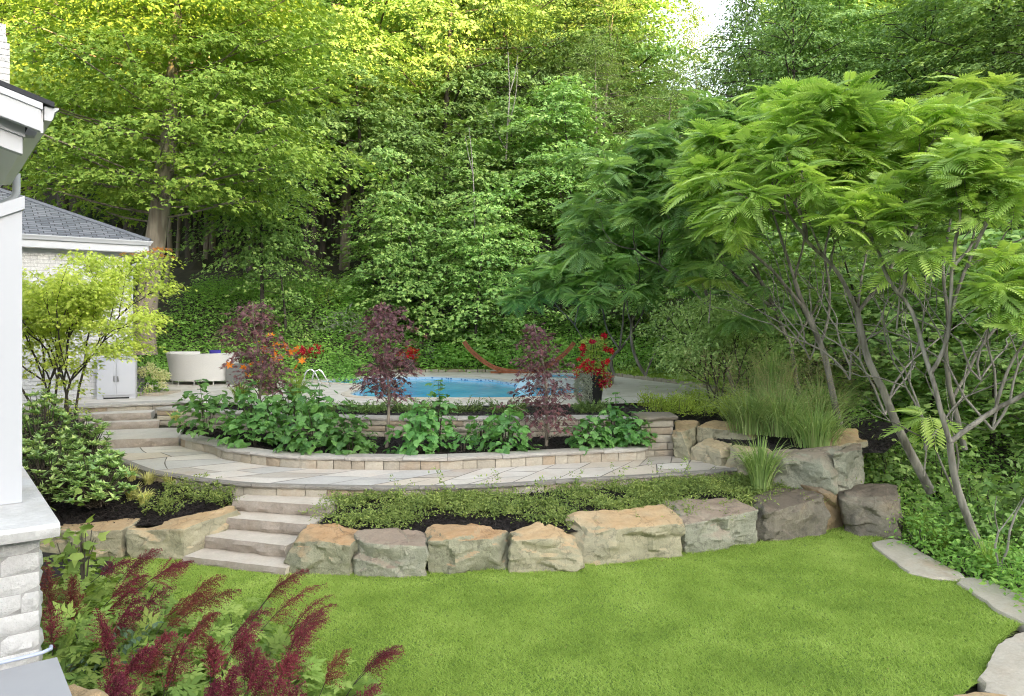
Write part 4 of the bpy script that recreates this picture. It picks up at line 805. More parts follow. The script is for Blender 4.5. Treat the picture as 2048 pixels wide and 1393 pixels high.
def roofmesh():
    e = ov - .02; Wd = 8.0; Dp = 6.6; rh = 1.75                                   # hip roof
    V = [pp(-e, -e, ztip), pp(Wd + e, -e, ztip), pp(Wd + e, Dp, ztip), pp(-e, Dp, ztip), pp(Dp / 2 + .2, Dp / 2 - .2, ztip + rh), pp(Wd - Dp / 2, Dp / 2 - .2, ztip + rh)]
    g = Geo(); g.add(V, [[0, 4, 5, 1]]); g.add(V, [[0, 3, 4]]); g.add(V, [[1, 5, 2]]); g.add(V, [[2, 5, 4, 3]])
    o = g.build('roof', M['shingle'], ph)
    me = o.data; uv = me.uv_layers.new(name='UVMap'); al = np.array([*AL, 0]); ax = np.array([*AX, 0])
    for p in me.polygons:
        n = np.array(p.normal); u = nrm(np.cross(n, [0, 0, 1])); w = np.cross(n, u)
        for li in p.loop_indices: c = np.array(me.vertices[me.loops[li].vertex_index].co); uv.data[li].uv = (c @ u + 20, c @ w + 20)
    g = Geo(); tube(g, [V[0], V[4]], .07, 6); tube(g, [V[4], V[5]], .07, 6); g.build('ridge_cap', plainmat('ridge_shingle', (.12, .13, .15), .9, var=.3, nscale=12), ph)
roofmesh()

# ------------------------------------------------------------------ storage cabinet, planter box, sofa, rails, hammock frame
cu = nrm([.93, .37]); cv = np.array([-cu[1], cu[0]])
cb = thing('storage_cabinet', (*PZ(223, 799, 1.43)[:2], 1.43), 'light grey two door storage cabinet against the pool house wall', 'cabinet')
co = PZ(193, 800, 1.43)[:2]; cw, chh = .86, 1.02
g = Geo(); obox(g, co, cu, cv, 0, cw, .03, .48, 1.51, 1.43 + chh - .04); obox(g, co, cu, cv, -.015, cw + .015, .0, .5, 1.43 + chh - .04, 1.43 + chh)
obox(g, co, cu, cv, 0, .14, 0.02, .48, 1.432, 1.51); obox(g, co, cu, cv, cw - .14, cw, .02, .48, 1.432, 1.51); obox(g, co, cu, cv, .14, cw - .14, .05, .48, 1.47, 1.51); obox(g, co, cu, cv, .14, cw - .14, .07, .48, 1.432, 1.47, 1)
g.build('body', [M['resin'], M['gap_shade']], cb)
for s in (0, 1):
    x0_ = .02 + s * (cw / 2 - .012); g = Geo(); obox(g, co, cu, cv, x0_, x0_ + cw / 2 - .03, .0, .03, 1.53, 1.43 + chh - .055); obox(g, co, cu, cv, x0_ + .05, x0_ + cw / 2 - .08, -.008, .0, 1.6, 1.43 + chh - .12); d = g.build('door', M['resin'], cb)
    hx = cw / 2 + (.035 if s else -.05); g = Geo(); obox(g, co, cu, cv, hx, hx + .015, -.035, -.008, 1.86, 2.0); h_ = g.build('handle', M['steel'], d, loc=(0, 0, 0)); h_.matrix_parent_inverse.identity()
    h_.location = (-np.array(cb.location)).tolist()
pb = PZ(258, 792, 1.43)[:2]; t = thing('planter_box', (*pb, 1.43), 'dark grey box with rim standing beside the cabinet', 'planter')
g = Geo(); obox(g, pb, cu, cv, .0, .36, 0, .5, 1.52, 2.05); g.build('body', M['greywood'], t)
g = Geo(); obox(g, pb, cu, cv, -.02, .38, -.02, .52, 2.05, 2.16); g.build('rim', M['greywood'], t)
g = Geo(); obox(g, pb, cu, cv, -.01, .37, -.01, .5, 1.432, 1.52); g.build('base', M['resin'], t)
# curved wicker sofa seen from behind
so = PZ(388, 771, 1.43)[:2] + np.array([0, .75]); sf = thing('curved_sofa', (*so, 1.43), 'pale wicker daybed sofa with flaring curved back', 'sofa')
def sofa_shell():
    g = Geo(); A = np.radians(np.linspace(178, 362, 41)); H = np.linspace(0, 1, 9); n = len(A)
    def ring(h, off): rr = 1.0 + .13 * h ** 1.6 + off; z = 1.55 + .84 * h; return np.column_stack([so[0] + (rr + .0) * np.cos(A), so[1] + .8 * rr * np.sin(A), np.full(n, z + (0.03 * np.sin(A) * h))])
    rows = [ring(h, 0) for h in H] + [ring(1, -.04) + (0, 0, .02)] + [ring(h, -.09) for h in H[::-1]]
    m = len(rows); g.add(np.concatenate(rows), [[k * n + i, k * n + i + 1, (k + 1) * n + i + 1, (k + 1) * n + i] for k in range(m - 1) for i in range(n - 1)])
    for e in (0, n - 1): g.add([rw[e] for rw in rows], [list(range(m)) if e else list(range(m))[::-1]])
    g.build('backrest', M['wicker'], sf, sharp=50)
sofa_shell()
g = Geo(); aa = np.linspace(0, 2 * math.pi, 33)[:-1]; prism(g, [(so[0] + .92 * math.cos(a), so[1] + .72 * math.sin(a)) for a in aa], 1.56, 1.83); g.build('seat', M['cushion'], sf, sharp=40)
for a in (200, 235, 270, 305, 340): g = Geo(); tube(g, [(so[0] + .92 * math.cos(math.radians(a)), so[1] + .74 * math.sin(math.radians(a)), 1.432), (so[0] + .92 * math.cos(math.radians(a)), so[1] + .74 * math.sin(math.radians(a)), 1.57)], .025, 8); g.build('leg', M['steel'], sf, smooth=True)
def pillow(name, c, w, h, d, m, label, cat, rz):
    g = Geo(); u = np.linspace(-1, 1, 9); v = []
    for s in (-1, 1):
        for a in u:
            for b in u: t_ = (1 - a ** 4) * (1 - b ** 4); v.append((a * w / 2, s * d / 2 * (t_ ** .5), b * h / 2))
    v = np.array(v); ca, sa = math.cos(rz), math.sin(rz); v = np.column_stack([v[:, 0] * ca - v[:, 1] * sa, v[:, 0] * sa + v[:, 1] * ca, v[:, 2]]) + np.asarray(c)
    f = [[s * 81 + i * 9 + j, s * 81 + (i + 1) * 9 + j, s * 81 + (i + 1) * 9 + j + 1, s * 81 + i * 9 + j + 1][::(1 if s else -1)] for s in (0, 1) for i in range(8) for j in range(8)]
    g.add(v, f); tag(g.build(name, m, smooth=True, loc=c), label, cat)
pillow('pillow', (so[0] + .24, so[1] + .25, 2.24), .34, .42, .16, M['navy'], 'navy blue pillow propped up on the wicker sofa', 'pillow', .2)
pillow('cushion', (so[0] - .45, so[1] - .35, 2.19), .9, .48, .16, M['cushion'], 'white back cushion resting on the wicker sofa', 'cushion', .1)
tb = PZ(452, 770, 1.43)[:2]; t = thing('side_table', (*tb, 1.43), 'small grey box table beside the wicker sofa', 'table')
g = Geo(); obox(g, tb, (1, 0), (0, 1), 0, .5, 0, .5, 1.432, 2.0); g.build('body', M['greywood'], t)
g = Geo(); obox(g, tb, (1, 0), (0, 1), -.03, .53, -.03, .53, 2.0, 2.05); g.build('tabletop', M['greywood'], t)
rl = PZ(608, 773, 1.43)[:2]; hr = thing('pool_handrail', (*rl, 1.43), 'pair of arched stainless steel pool ladder rails', 'handrail')
for k, (dx, dy) in enumerate(((0, 0), (.30, -.22))):
    g = Geo(); a = rl + (dx, dy); tube(g, spline(np.array([(a[0], a[1], 1.43), (a[0] + .02, a[1], 1.75), (a[0] + .13, a[1] + .02, 1.92), (a[0] + .27, a[1] + .04, 1.88), (a[0] + .42, a[1] + .07, 1.62), (a[0] + .56, a[1] + .1, 1.32)]), .05), .024, 10); g.build('rail', M['steel'], hr, smooth=True)
hm = thing('hammock_stand', (.2, 27.7, 1.43), 'curved reddish wooden hammock stand without its hammock', 'hammock stand')
hp_ = [P(928, 683, 27.2), P(938, 697, 27.3), P(955, 713, 27.4), P(975, 728, 27.5), P(1000, 739, 27.6), P(1038, 744, 27.6), P(1075, 740, 27.6), P(1102, 728, 27.5), P(1124, 712, 27.4), P(1140, 696, 27.3), P(1148, 685, 27.2)]
g = Geo(); c = spline(np.array(hp_), .12); t_ = np.gradient(c, axis=0); t_ /= np.linalg.norm(t_, axis=1)[:, None]; nn_ = np.column_stack([-t_[:, 2], np.zeros(len(c)), t_[:, 0]])
for o_ in (-.05, .035):
    q = [c + nn_ * a + np.array([0, b, 0]) for a, b in ((o_ - .035, -.04), (o_ + .04, -.04), (o_ + .04, .04), (o_ - .035, .04))]; n = len(c)
    g.add(np.concatenate(q), [[k * n + i, k * n + i + 1, ((k + 1) % 4) * n + i + 1, ((k + 1) % 4) * n + i] for k in range(4) for i in range(n - 1)]); g.add([x[0] for x in q], [[0, 1, 2, 3]]); g.add([x[-1] for x in q], [[3, 2, 1, 0]])
g.build('curved_beam', M['redwood'], hm)
for px in (1000, 1075):
    a = P(px, 746, 27.6); g = Geo(); box(g, (a[0] - .35, a[1] - .06, 1.432), (a[0] + .35, a[1] + .06, 1.50)); g.build('foot', M['redwood'], hm)
    g = Geo(); box(g, (a[0] - .06, a[1] - .6, 1.505), (a[0] + .06, a[1] + .6, 1.57)); g.build('crosspiece', M['redwood'], hm)
# ------------------------------------------------------------------ plants: builders
def rot_to(d, a, az):                                            # d tilted by angle a towards azimuth az
    d = nrm(d); u = nrm(np.cross(d, [.31, .17, .93] if abs(d[2]) < .9 else [1, 0, 0])); w = np.cross(d, u)
    return nrm(d * math.cos(a) + (u * math.cos(az) + w * math.sin(az)) * math.sin(a))
def grow(r, W_, p, d, L, rad, lev, spread, up, tips, shrink=.78, nb=2, sides=5, rsh=.68, wob=.12, all_tips=None):
    q = np.array(p, float); dd = np.array(d, float); pts = [q.copy()]; k = 4
    for i in range(k):
        dd = nrm(dd + np.array([0, 0, up]) / k + r.normal(size=3) * wob / 2); q = q + dd * L / k; pts.append(q.copy())
        if all_tips is not None and i: all_tips.append((q.copy(), dd.copy()))
    tube(W_, pts, np.linspace(rad, rad * (.8 if lev else .35), k + 1), sides, cap=lev == 0)
    if lev == 0: tips.append((q, dd)); return
    a0 = r.uniform(0, 2 * math.pi)
    for i in range(nb):
        grow(r, W_, q, rot_to(dd, spread * r.uniform(.7, 1.25), a0 + 2 * math.pi * i / nb + r.uniform(-.4, .4)), L * shrink * r.uniform(.8, 1.2), rad * rsh, lev - 1, spread, up, tips, shrink, nb, max(3, sides - 1), rsh, wob, all_tips)
def spray(g, r, c, o, rs, n, size, T, droop=.3, tilt=.22, stretch=1.3, mat_=0, updir=1.0, thick=.08, lean=.45):
    o = np.array([o[0], o[1], 0.]); o = nrm(o) if np.linalg.norm(o) > 1e-6 else np.array([1., 0, 0]); s = np.array([-o[1], o[0], 0])
    q = np.sqrt(r.random(n)); th = r.uniform(0, 2 * math.pi, n); wob = 1 + .25 * np.sin(3 * th + r.uniform(0, 6)) + .15 * np.sin(5 * th + r.uniform(0, 6))
    a = rs * q * np.cos(th) * stretch * wob; b = rs * q * np.sin(th) * wob
    z = -droop * rs * q * q - tilt * a + r.normal(size=n) * thick * rs
    p = np.asarray(c) + a[:, None] * o + b[:, None] * s + z[:, None] * np.array([0, 0, 1.])
    d = o * .5 + (np.cos(th) * q)[:, None] * o * .8 + (np.sin(th) * q)[:, None] * s * .8 + r.normal(size=(n, 3)) * .35 + np.array([0, 0, -.45])
    nn = np.array([0, 0, updir]) + o * lean + r.normal(size=(n, 3)) * .38 + (q * .4)[:, None] * ((np.cos(th))[:, None] * o + np.sin(th)[:, None] * s)
    leaves(g, T, p, d, nn, size * r.uniform(.7, 1.25, n), r, mat_)
def crown(g, Wd, r, cx, H, zb, R, ns, nl, size, T, prof, sr=1.0, droop=.3, qmin=.15, limb=.35, lrad=.05, thick=.08, tilt=.22, wood_every=2, stretch=1.3, lean=.45):
    for i in range(ns):
        t = (i + r.random()) / ns; z = zb + (H - zb) * t; rad = R * prof(t); az = i * 2.39996 + r.normal() * .5; q = math.sqrt(r.uniform(qmin, 1))
        ax = cx(z); o = np.array([math.cos(az), math.sin(az), 0]); rs = sr * r.uniform(.7, 1.25) * (.55 + .45 * min(1, prof(t) * 1.2))
        c = ax + o * rad * q; c[2] = z - .10 * rad * q
        spray(g, r, c, o, rs, max(6, int(nl * (rs / sr) ** 1.6)), size, T, droop, tilt, stretch, thick=thick, lean=lean)
        if Wd is not None and i % wood_every == 0:
            b = ax.copy(); b[2] = max(z - limb * rad * q - .2 * limb, zb * .72); b[:2] = cx(b[2])[:2]; m = (b + c) / 2 + np.array([0, 0, -.06 * rad]); m[:2] += r.normal(size=2) * .05 * rad
            tube(Wd, spline(np.array([b, m, c + o * rs * .5 + (0, 0, -.12 * rs)]), max(.3, rad * q / 4)), np.linspace(lrad * (1.1 - .7 * t), lrad * .2, len(spline(np.array([b, m, c]), max(.3, rad * q / 4)))) if False else lrad * (1.1 - .7 * t) * .6, 4, cap=False)
prof_tall = lambda t: (math.sin(math.pi * min(1, (t * .92 + .10)) ** .75) ** .7) if t < .98 else .2
prof_round = lambda t: max(.15, math.sin(math.pi * (t * .82 + .15)) ** .8)
prof_wide = lambda t: max(.2, (1 - t) ** .55 * (.55 + .9 * min(1, t * 3)) * .85)
prof_col = lambda t: max(.25, 1 - .75 * abs(t - .45) ** 1.5 * 2)
def tree_proto(seed, H, zb, R, ns, nl, size, T, leaf, prof=prof_tall, sr=1.1, trad=.22, bark='bark_dark', lean=.3, **kw):
    r = RNG(seed); a, b = r.normal(size=2) * lean
    cx = lambda z: np.array([a * (z / H) ** 1.5 * 2, b * (z / H) ** 1.5 * 2, z])
    root = bpy.data.objects.new('tree', None); COL.objects.link(root); root.empty_display_size = .2
    g, w = Geo(), Geo(); zz = np.linspace(-.3, H * .96, 12); tube(w, [cx(max(0, z)) + (0, 0, min(0, z)) for z in zz], trad * (1.05 - np.linspace(0, 1, 12) ** .9) + trad * .35 * np.exp(-np.maximum(zz, 0) * 2), 9)
    kw = dict(dict(lean=.5, tilt=.24, droop=.36, thick=.045, stretch=1.45), **kw); crown(g, w, r, cx, H, zb, R, ns, nl, size, T, prof, sr, lrad=trad * .30, **kw)
    w.build('trunk', M[bark], root, smooth=True); g.build('crown', M[leaf], root); return root
PROTO = {}
USED = set()
def place(kind, px, d, label, h=1.0, w=1.0, rz=0.0, group=None, cat='tree', dz=0, name=None):
    x = (px - 1024) / F * d; z = float(tz(x, d)) + dz; src = PROTO[kind]
    if kind in USED: o = dup(src, (x, d, z), rz, (w, w, h))
    else: USED.add(kind); o = src; o.location = (x, d, z); o.rotation_euler = (0, 0, rz); o.scale = (w, w, h)
    if name: o.name = name
    tag(o, label, cat, group); return o
# ------------------------------------------------------------------ the forest
PROTO['tall_a'] = tree_proto(101, 19, 6.5, 4.0, 62, 260, .22, MAPLE, 'maple', sr=1.65, trad=.26); PROTO['tall_a'].name = 'forest_maple'
PROTO['tall_b'] = tree_proto(102, 21, 7.5, 4.4, 66, 260, .22, MAPLE, 'maple', sr=1.75, trad=.28); PROTO['tall_b'].name = 'forest_maple'
PROTO['pale'] = tree_proto(103, 15, 3.0, 3.0, 150, 120, .13, OVAL2, 'maple_pale', sr=.95, trad=.12, bark='bark'); PROTO['pale'].name = 'slender_tree'
PROTO['mid_a'] = tree_proto(104, 11, 4.4, 3.0, 44, 230, .18, MAPLE, 'maple', sr=1.3, trad=.14); PROTO['mid_a'].name = 'young_maple'
PROTO['mid_b'] = tree_proto(105, 12, 4.8, 3.2, 44, 240, .18, MAPLE, 'maple', sr=1.35, trad=.15); PROTO['mid_b'].name = 'young_maple'
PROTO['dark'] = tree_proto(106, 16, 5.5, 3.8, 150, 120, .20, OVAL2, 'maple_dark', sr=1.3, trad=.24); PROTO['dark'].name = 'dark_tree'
PROTO['sapling_a'] = tree_proto(107, 5.2, .5, 1.55, 24, 130, .15, MAPLE, 'maple', prof=prof_round, sr=.80, trad=.05); PROTO['sapling_a'].name = 'maple_sapling'
PROTO['sapling_b'] = tree_proto(108, 6.4, .8, 1.8, 25, 140, .15, MAPLE, 'maple', prof=prof_col, sr=.92, trad=.06); PROTO['sapling_b'].name = 'maple_sapling'
PROTO['edge_a'] = tree_proto(110, 8.6, 1.7, 2.3, 32, 240, .16, MAPLE, 'maple', prof=prof_tall, sr=1.25, trad=.09); PROTO['edge_a'].name = 'young_maple'
PROTO['edge_b'] = tree_proto(111, 9.5, 2.4, 2.6, 34, 250, .16, MAPLE, 'maple', prof=prof_tall, sr=1.35, trad=.10); PROTO['edge_b'].name = 'young_maple'
def spruce_proto():
    r = RNG(109); root = bpy.data.objects.new('spruce', None); COL.objects.link(root); g, w = Geo(), Geo(); H = 8.5; tube(w, [(0, 0, -.2), (0, 0, H)], [.13, .02], 7)
    for i in range(110):
        t = (i + r.random()) / 110; z = .8 + (H - .9) * t; L = 2.2 * (1 - t) + .15; az = i * 2.4 + r.normal() * .2; o = np.array([math.cos(az), math.sin(az), -.22]); n = int(60 * L / 1.5) + 12
        q = r.random(n); p = np.array([0, 0, z]) + o * (q * L)[:, None] + np.stack([-o[1] * np.ones(n), o[0] * np.ones(n), 0 * q], 1) * (r.normal(size=n) * .16 * L * (1 - q * .7))[:, None] + r.normal(size=(n, 3)) * .03
        leaves(g, NARROW, p, o * .8 + r.normal(size=(n, 3)) * .5, r.normal(size=(n, 3)) * .5 + (0, 0, 1), r.uniform(.14, .26, n), r)
        tube(w, [(0, 0, z), (o[0] * L * .8, o[1] * L * .8, z + o[2] * L * .8)], [.02, .006], 3, cap=False)
    w.build('trunk', M['bark_dark'], root); g.build('crown', M['spruce'], root); return root
PROTO['spruce'] = spruce_proto()
R0 = RNG(77); rz = lambda: float(R0.uniform(0, 6.28))
# the edge of the wood: saplings with leaves down to the ground
for kind, px, d, h, w, lab in [
    ('sapling_b', 778, 30.5, .80, 1.0, 'maple sapling behind the middle purple maple'),
    ('sapling_b', 860, 30.3, 1.25, 1.15, 'tall bright sapling between the purple maple and the hammock stand'),
    ('sapling_a', 925, 31.0, 1.05, 1.1, 'leafy sapling at the near end of the hammock stand'),
    ('sapling_a', 1000, 30.5, .95, 1.15, 'rounded sapling behind the middle of the hammock stand'),
    ('sapling_a', 800, 32.5, 1.35, 1.15, 'taller sapling behind the pool and between two bright saplings'),
    ('sapling_b', 572, 28.4, .9, .8, 'tall bright sapling above the scarlet pot and handrail'),
    ('sapling_b', 950, 30.0, 1.0, 1.1, 'bright sapling with hanging leaves above the near arm of the hammock stand'),
    ('sapling_a', 1180, 32.0, .9, 1.1, 'shaded sapling behind the sumac clump'),
    ('sapling_a', 1400, 25.0, .85, 1.1, 'shaded sapling beyond the patio curb'),
    ('sapling_b', 1490, 21.5, .62, 1.15, 'small tree just behind the serviceberry and grasses'),
    ('sapling_a', 1640, 20.0, .95, 1.3, 'leafy sapling in the shade behind the tall grasses'),
    ('sapling_b', 1750, 18.5, .75, 1.3, 'leafy sapling behind the forked sumac stems'),
    ('sapling_a', 1860, 17.5, .9, 1.3, 'leafy sapling filling the space behind the front sumac'),
    ('sapling_a', 1985, 16.0, .75, 1.25, 'leafy sapling in the ravine beyond the bent sumac trunk'),
    ('sapling_b', 2090, 14.5, .6, 1.2, 'leafy sapling at the rim of the ravine by the edge of view')]:
    place(kind, px, d, lab, h, w, rz(), 'saplings along the edge of the wood', 'sapling')
# middle rows
for kind, px, d, h, w, lab in [
    ('mid_a', 500, 34.5, 1.0, 1.05, 'young maple beside the big leaning trunk, branches low over dark gap'),
    ('mid_b', 625, 35.0, 1.0, 1.0, 'young maple with branches sweeping over the thin trunks'),
    ('mid_b', 730, 34.0, 1.05, 1.1, 'young maple standing behind the middle purple maple'),
    ('edge_b', 830, 33.0, 1.0, 1.05, 'dense young maple behind the pool, beside the dead sapling'),
    ('edge_a', 935, 32.5, 1.0, 1.15, 'low spreading young maple above the hammock stand'),
    ('mid_a', 1040, 35.0, .95, 1.15, 'young maple left of the sumac clump over dark understory'),
    ('mid_b', 1150, 34.0, .92, 1.1, 'young maple rising behind the sumac clump'),
    ('pale', 1195, 37.0, .93, 1.1, 'slender pale green tree above the sumac clump'),
    ('pale', 1305, 33.5, .80, 1.05, 'slender yellowish tree with thin grey stem behind the sumacs'),
    ('edge_a', 1265, 31.0, .9, 1.0, 'shaded young maple just behind the sumac clump'),
    ('edge_b', 1400, 30.0, .9, 1.1, 'dark young maple behind the spreading sumac crown'),
    ('edge_b', 1540, 27.0, .95, 1.1, 'young maple behind the tallest sumac crown'),
    ('edge_a', 1690, 25.0, 1.0, 1.1, 'young maple behind the sumac thicket near the middle'),
    ('edge_b', 1850, 23.0, .95, 1.1, 'young maple behind the sumac thicket toward the ravine'),
    ('edge_a', 2010, 21.0, .9, 1.1, 'young maple behind the bent sumac limbs'),
    ('edge_b', 2180, 19.0, .9, 1.1, 'young maple at the ravine just reaching into view'),
    ('edge_b', 525, 28.5, 1.05, .85, 'young maple with bright leaves right of the big leaning trunk'),
    ('mid_a', 390, 38.0, .85, 1.0, 'young maple half hidden behind the big leaning trunk'),
    ('mid_b', 160, 31.0, 1.0, 1.0, 'young maple above the pool house roof'),
    ('spruce', 185, 27.0, .72, .9, 'small bluish spruce behind the pool house roof')]:
    o = place(kind, px, d, lab, h, w, rz(), None if kind == 'spruce' else 'young trees of the middle wood')
# tall trees
for kind, px, d, h, w, lab in [
    ('tall_a', 640, 39.0, 1.0, 1.0, 'tall maple with sunlit crown behind the big leaning maple'),
    ('tall_b', 745, 41.0, 1.05, 1.05, 'tall maple whose upper crown glows yellow in the sun'),
    ('tall_a', 880, 40.0, 1.12, 1.05, 'tall maple with golden crown edge beside the central notch'),
    ('dark', 1010, 44.0, 1.22, 1.1, 'dark tall tree in the shaded notch at the centre'),
    ('tall_b', 1120, 46.0, .98, 1.0, 'tall maple at the centre behind the dead forked snag'),
    ('pale', 1195, 43.0, 1.22, 1.35, 'feathery pale tree below the gap of open sky'),
    ('pale', 1412, 50.0, 1.12, 1.15, 'slender tree with its tip in the patch of open sky'),
    ('tall_a', 1240, 47.0, 1.0, .85, 'tall maple with yellow crown beside the patch of sky'),
    ('dark', 1512, 40.0, .98, .95, 'dark broadleaf tree just beyond the patch of sky'),
    ('dark', 1590, 34.0, .98, 1.05, 'dark tree above the highest sumac fronds'),
    ('tall_a', 1730, 36.0, .86, 1.0, 'tall tree with thick limbs showing sky between its leaves'),
    ('dark', 1850, 33.0, .98, 1.1, 'dark tall tree over the sumac thicket'),
    ('tall_b', 1990, 31.0, .78, 1.0, 'tall maple above the bent sumac limbs'),
    ('dark', 2140, 28.0, 1.0, 1.1, 'dark tall tree reaching in beyond the ravine'),
    ('tall_a', 520, 42.0, 1.05, 1.05, 'tall maple directly behind the bright leaning maple'),
    ('tall_b', 400, 40.0, 1.05, 1.1, 'tall maple with thick trunk behind the leaning maple'),
    ('tall_a', 260, 38.0, 1.0, 1.1, 'tall maple rising behind the pool house'),
    ('dark', 130, 36.0, 1.1, 1.1, 'dark tall tree behind the white chimney'),
    ('tall_b', 20, 36.0, 1.0, 1.1, 'tall maple partly hidden by the house gutter'),
    ('dark', -120, 34.0, 1.1, 1.1, 'dark tall tree behind the house')]:
    place(kind, px, d, lab, h, w, rz(), 'tall trees of the wood')
k = 0
for row, (d, st_, off) in enumerate([(50, 118, 30), (57, 105, 80), (66, 100, 20)]):
    for px in range(-150, 2260, st_):
        pxx = px + off + R0.uniform(-25, 25); dd = d + R0.uniform(-2, 2); low = math.exp(-((pxx - 1372) / 64) ** 2); kind = ['tall_a', 'tall_b', 'dark', 'tall_b'][k % 4]; k += 1
        if abs(pxx - 1372) < 118: continue
        place(kind, pxx, dd, 'tall leafy tree deep in the wood, merging with its neighbours', R0.uniform(.85, 1.15) * (1 - .2 * low), R0.uniform(1.0, 1.25), rz(), 'trees deep in the wood')
for px, d, hh in [(335, 33, 9), (355, 38, 10), (410, 37, 11), (425, 40, 12), (690, 36, 11), (645, 38, 10), (470, 42, 12), (720, 40, 11), (452, 35, 10), (375, 36, 11), (610, 35, 10), (668, 42, 12), (60, 30, 12), (260, 34, 10), (1010, 39, 10), (1105, 40, 10), (560, 40, 12)]:
    x = (px - 1024) / F * d; z = float(tz(x, d)); r = RNG(px); t = thing('tree_trunk', (x, d, z), 'straight grey trunk standing bare in the dark of the wood', 'tree', 'bare trunks in the dark wood')
    g = Geo(); rr = {690: .24, 425: .17}.get(px, r.uniform(.09, .16)); tube(g, [(x + r.normal() * .06 + .03 * i, d, z - .3 + (hh + .3) * i / 5) for i in range(6)], np.linspace(rr * 1.1, rr * .6, 6), 8); g.build('trunk', M['bark' if px in (690, 335, 425, 410, 355) else 'bark_dark'], t, smooth=True)
# the big leaning maple
def big_maple():
    d = 24.0; b = P(288, 672, d); pts = [b + (-.05, 0, -.6), P(286, 660, d), P(297, 580, d), P(308, 500, d), P(320, 420, d), P(328, 350, d), P(338, 270, 24.2), P(342, 180, 24.4), P(350, 90, 24.6), P(356, 0, 24.8), P(360, -150, 25), P(365, -420, 25)]
    t = thing('leaning_maple', b, 'large bright green maple with thick leaning trunk beside the pool house', 'tree'); r = RNG(201)
    sp = spline(np.array(pts), .4); w = Geo(); n = len(sp); zz = sp[:, 2]
    rad = np.interp(zz, [b[2] - .6, b[2] + .1, b[2] + 1.5, b[2] + 5, b[2] + 9, zz[-1]], [.46, .38, .325, .30, .17, .03]); tube(w, sp, rad, 14)
    cx = lambda z: np.array([np.interp(z, zz, sp[:, 0]), np.interp(z, zz, sp[:, 1]), z]); g = Geo()
    crown(g, w, r, cx, 19.5, 7.5, 5.3, 225, 330, .16, MAPLE, lambda t: max(.25, min(1, .62 + t * 2.4) * (1 - t) ** .28), sr=1.5, droop=.36, qmin=.08, lrad=.05, tilt=.17, lean=.5, thick=.045, stretch=1.45)
    w.build('trunk', M['bark'], t, smooth=True); g.build('crown', M['maple_bright'], t)
big_maple()
# dead snags
def snag(label, paths, d, r0):
    b = P(*paths[0][0], d); t = thing('dead_sapling', b, label, 'dead tree', 'dead saplings'); g = Geo()
    for p in paths: s_ = spline(np.array([P(x, y, d) for x, y in p]), .3); tube(g, s_, np.linspace(r0, r0 * .3, len(s_)), 5); r0 *= .7
    g.build('stem', M['bark_pale'], t, smooth=True)
snag('pale dead forked snag standing high before the central trees', [[(1012, 320), (1015, 250), (1019, 190), (1016, 105)], [(1018, 190), (1030, 150), (1036, 110)], [(1014, 260), (1030, 200), (1036, 130)], [(1012, 300), (985, 250), (970, 215)]], 33.0, .05)
snag('thin pale dead sapling among the maples behind the pool', [[(950, 480), (948, 400), (945, 330), (938, 255)], [(946, 350), (935, 300), (930, 270)]], 30.2, .035)
# undergrowth
def scatter(name, label, cat, pts, nrm_, n_per, T, size, m, seed, spread=.25, hgt=.25, kind='stuff', up=1.0):
    r = RNG(seed); k = len(pts); p = np.repeat(pts, n_per, 0) + r.normal(size=(k * n_per, 3)) * (spread, spread, 0); p[:, 2] += r.random(k * n_per) * hgt * np.repeat(r.uniform(.4, 1.3, k), n_per)
    g = Geo(); leaves(g, T, p, r.normal(size=(k * n_per, 3)) * (1, 1, .25) + (0, 0, -.1), r.normal(size=(k * n_per, 3)) * .45 + np.array([0, -.35, up]), size * r.uniform(.6, 1.3, k * n_per), r)
    return tag(g.build(name, M[m]), label, cat, kind=kind)
r = RNG(301)
def onground(n, f): 
    x, y = f(n); return np.column_stack([x, y, tz(x, y)])
scatter('undergrowth', 'low bright green ground cover on the bank behind the sofa', 'ground cover', onground(3600, lambda n: (r.uniform(-13.5, -5.2, n), r.uniform(24.4, 33, n))), None, 9, OVATE, .13, 'under', 302, .22, .45)
scatter('undergrowth', 'green forest floor plants under the trees behind the pool', 'ground cover', onground(4600, lambda n: (r.uniform(-7, 11, n), 28.3 + 6 * r.random(n) ** 1.5)), None, 8, OVATE, .14, 'under', 303, .25, .75)
scatter('undergrowth', 'leafy weeds and ferns covering the ravine edge beside the lawn', 'ground cover', onground(5200, lambda n: (6.1 + r.random(n) ** 1.3 * 7, r.uniform(6.5, 17, n))), None, 8, OVATE, .085, 'under', 304, .16, .55)
scatter('undergrowth', 'shaded undergrowth beneath the sumacs and trees by the patio', 'ground cover', onground(2600, lambda n: (r.uniform(6.2, 17, n), r.uniform(16, 27, n))), None, 8, OVATE, .13, 'under', 305, .25, .7)

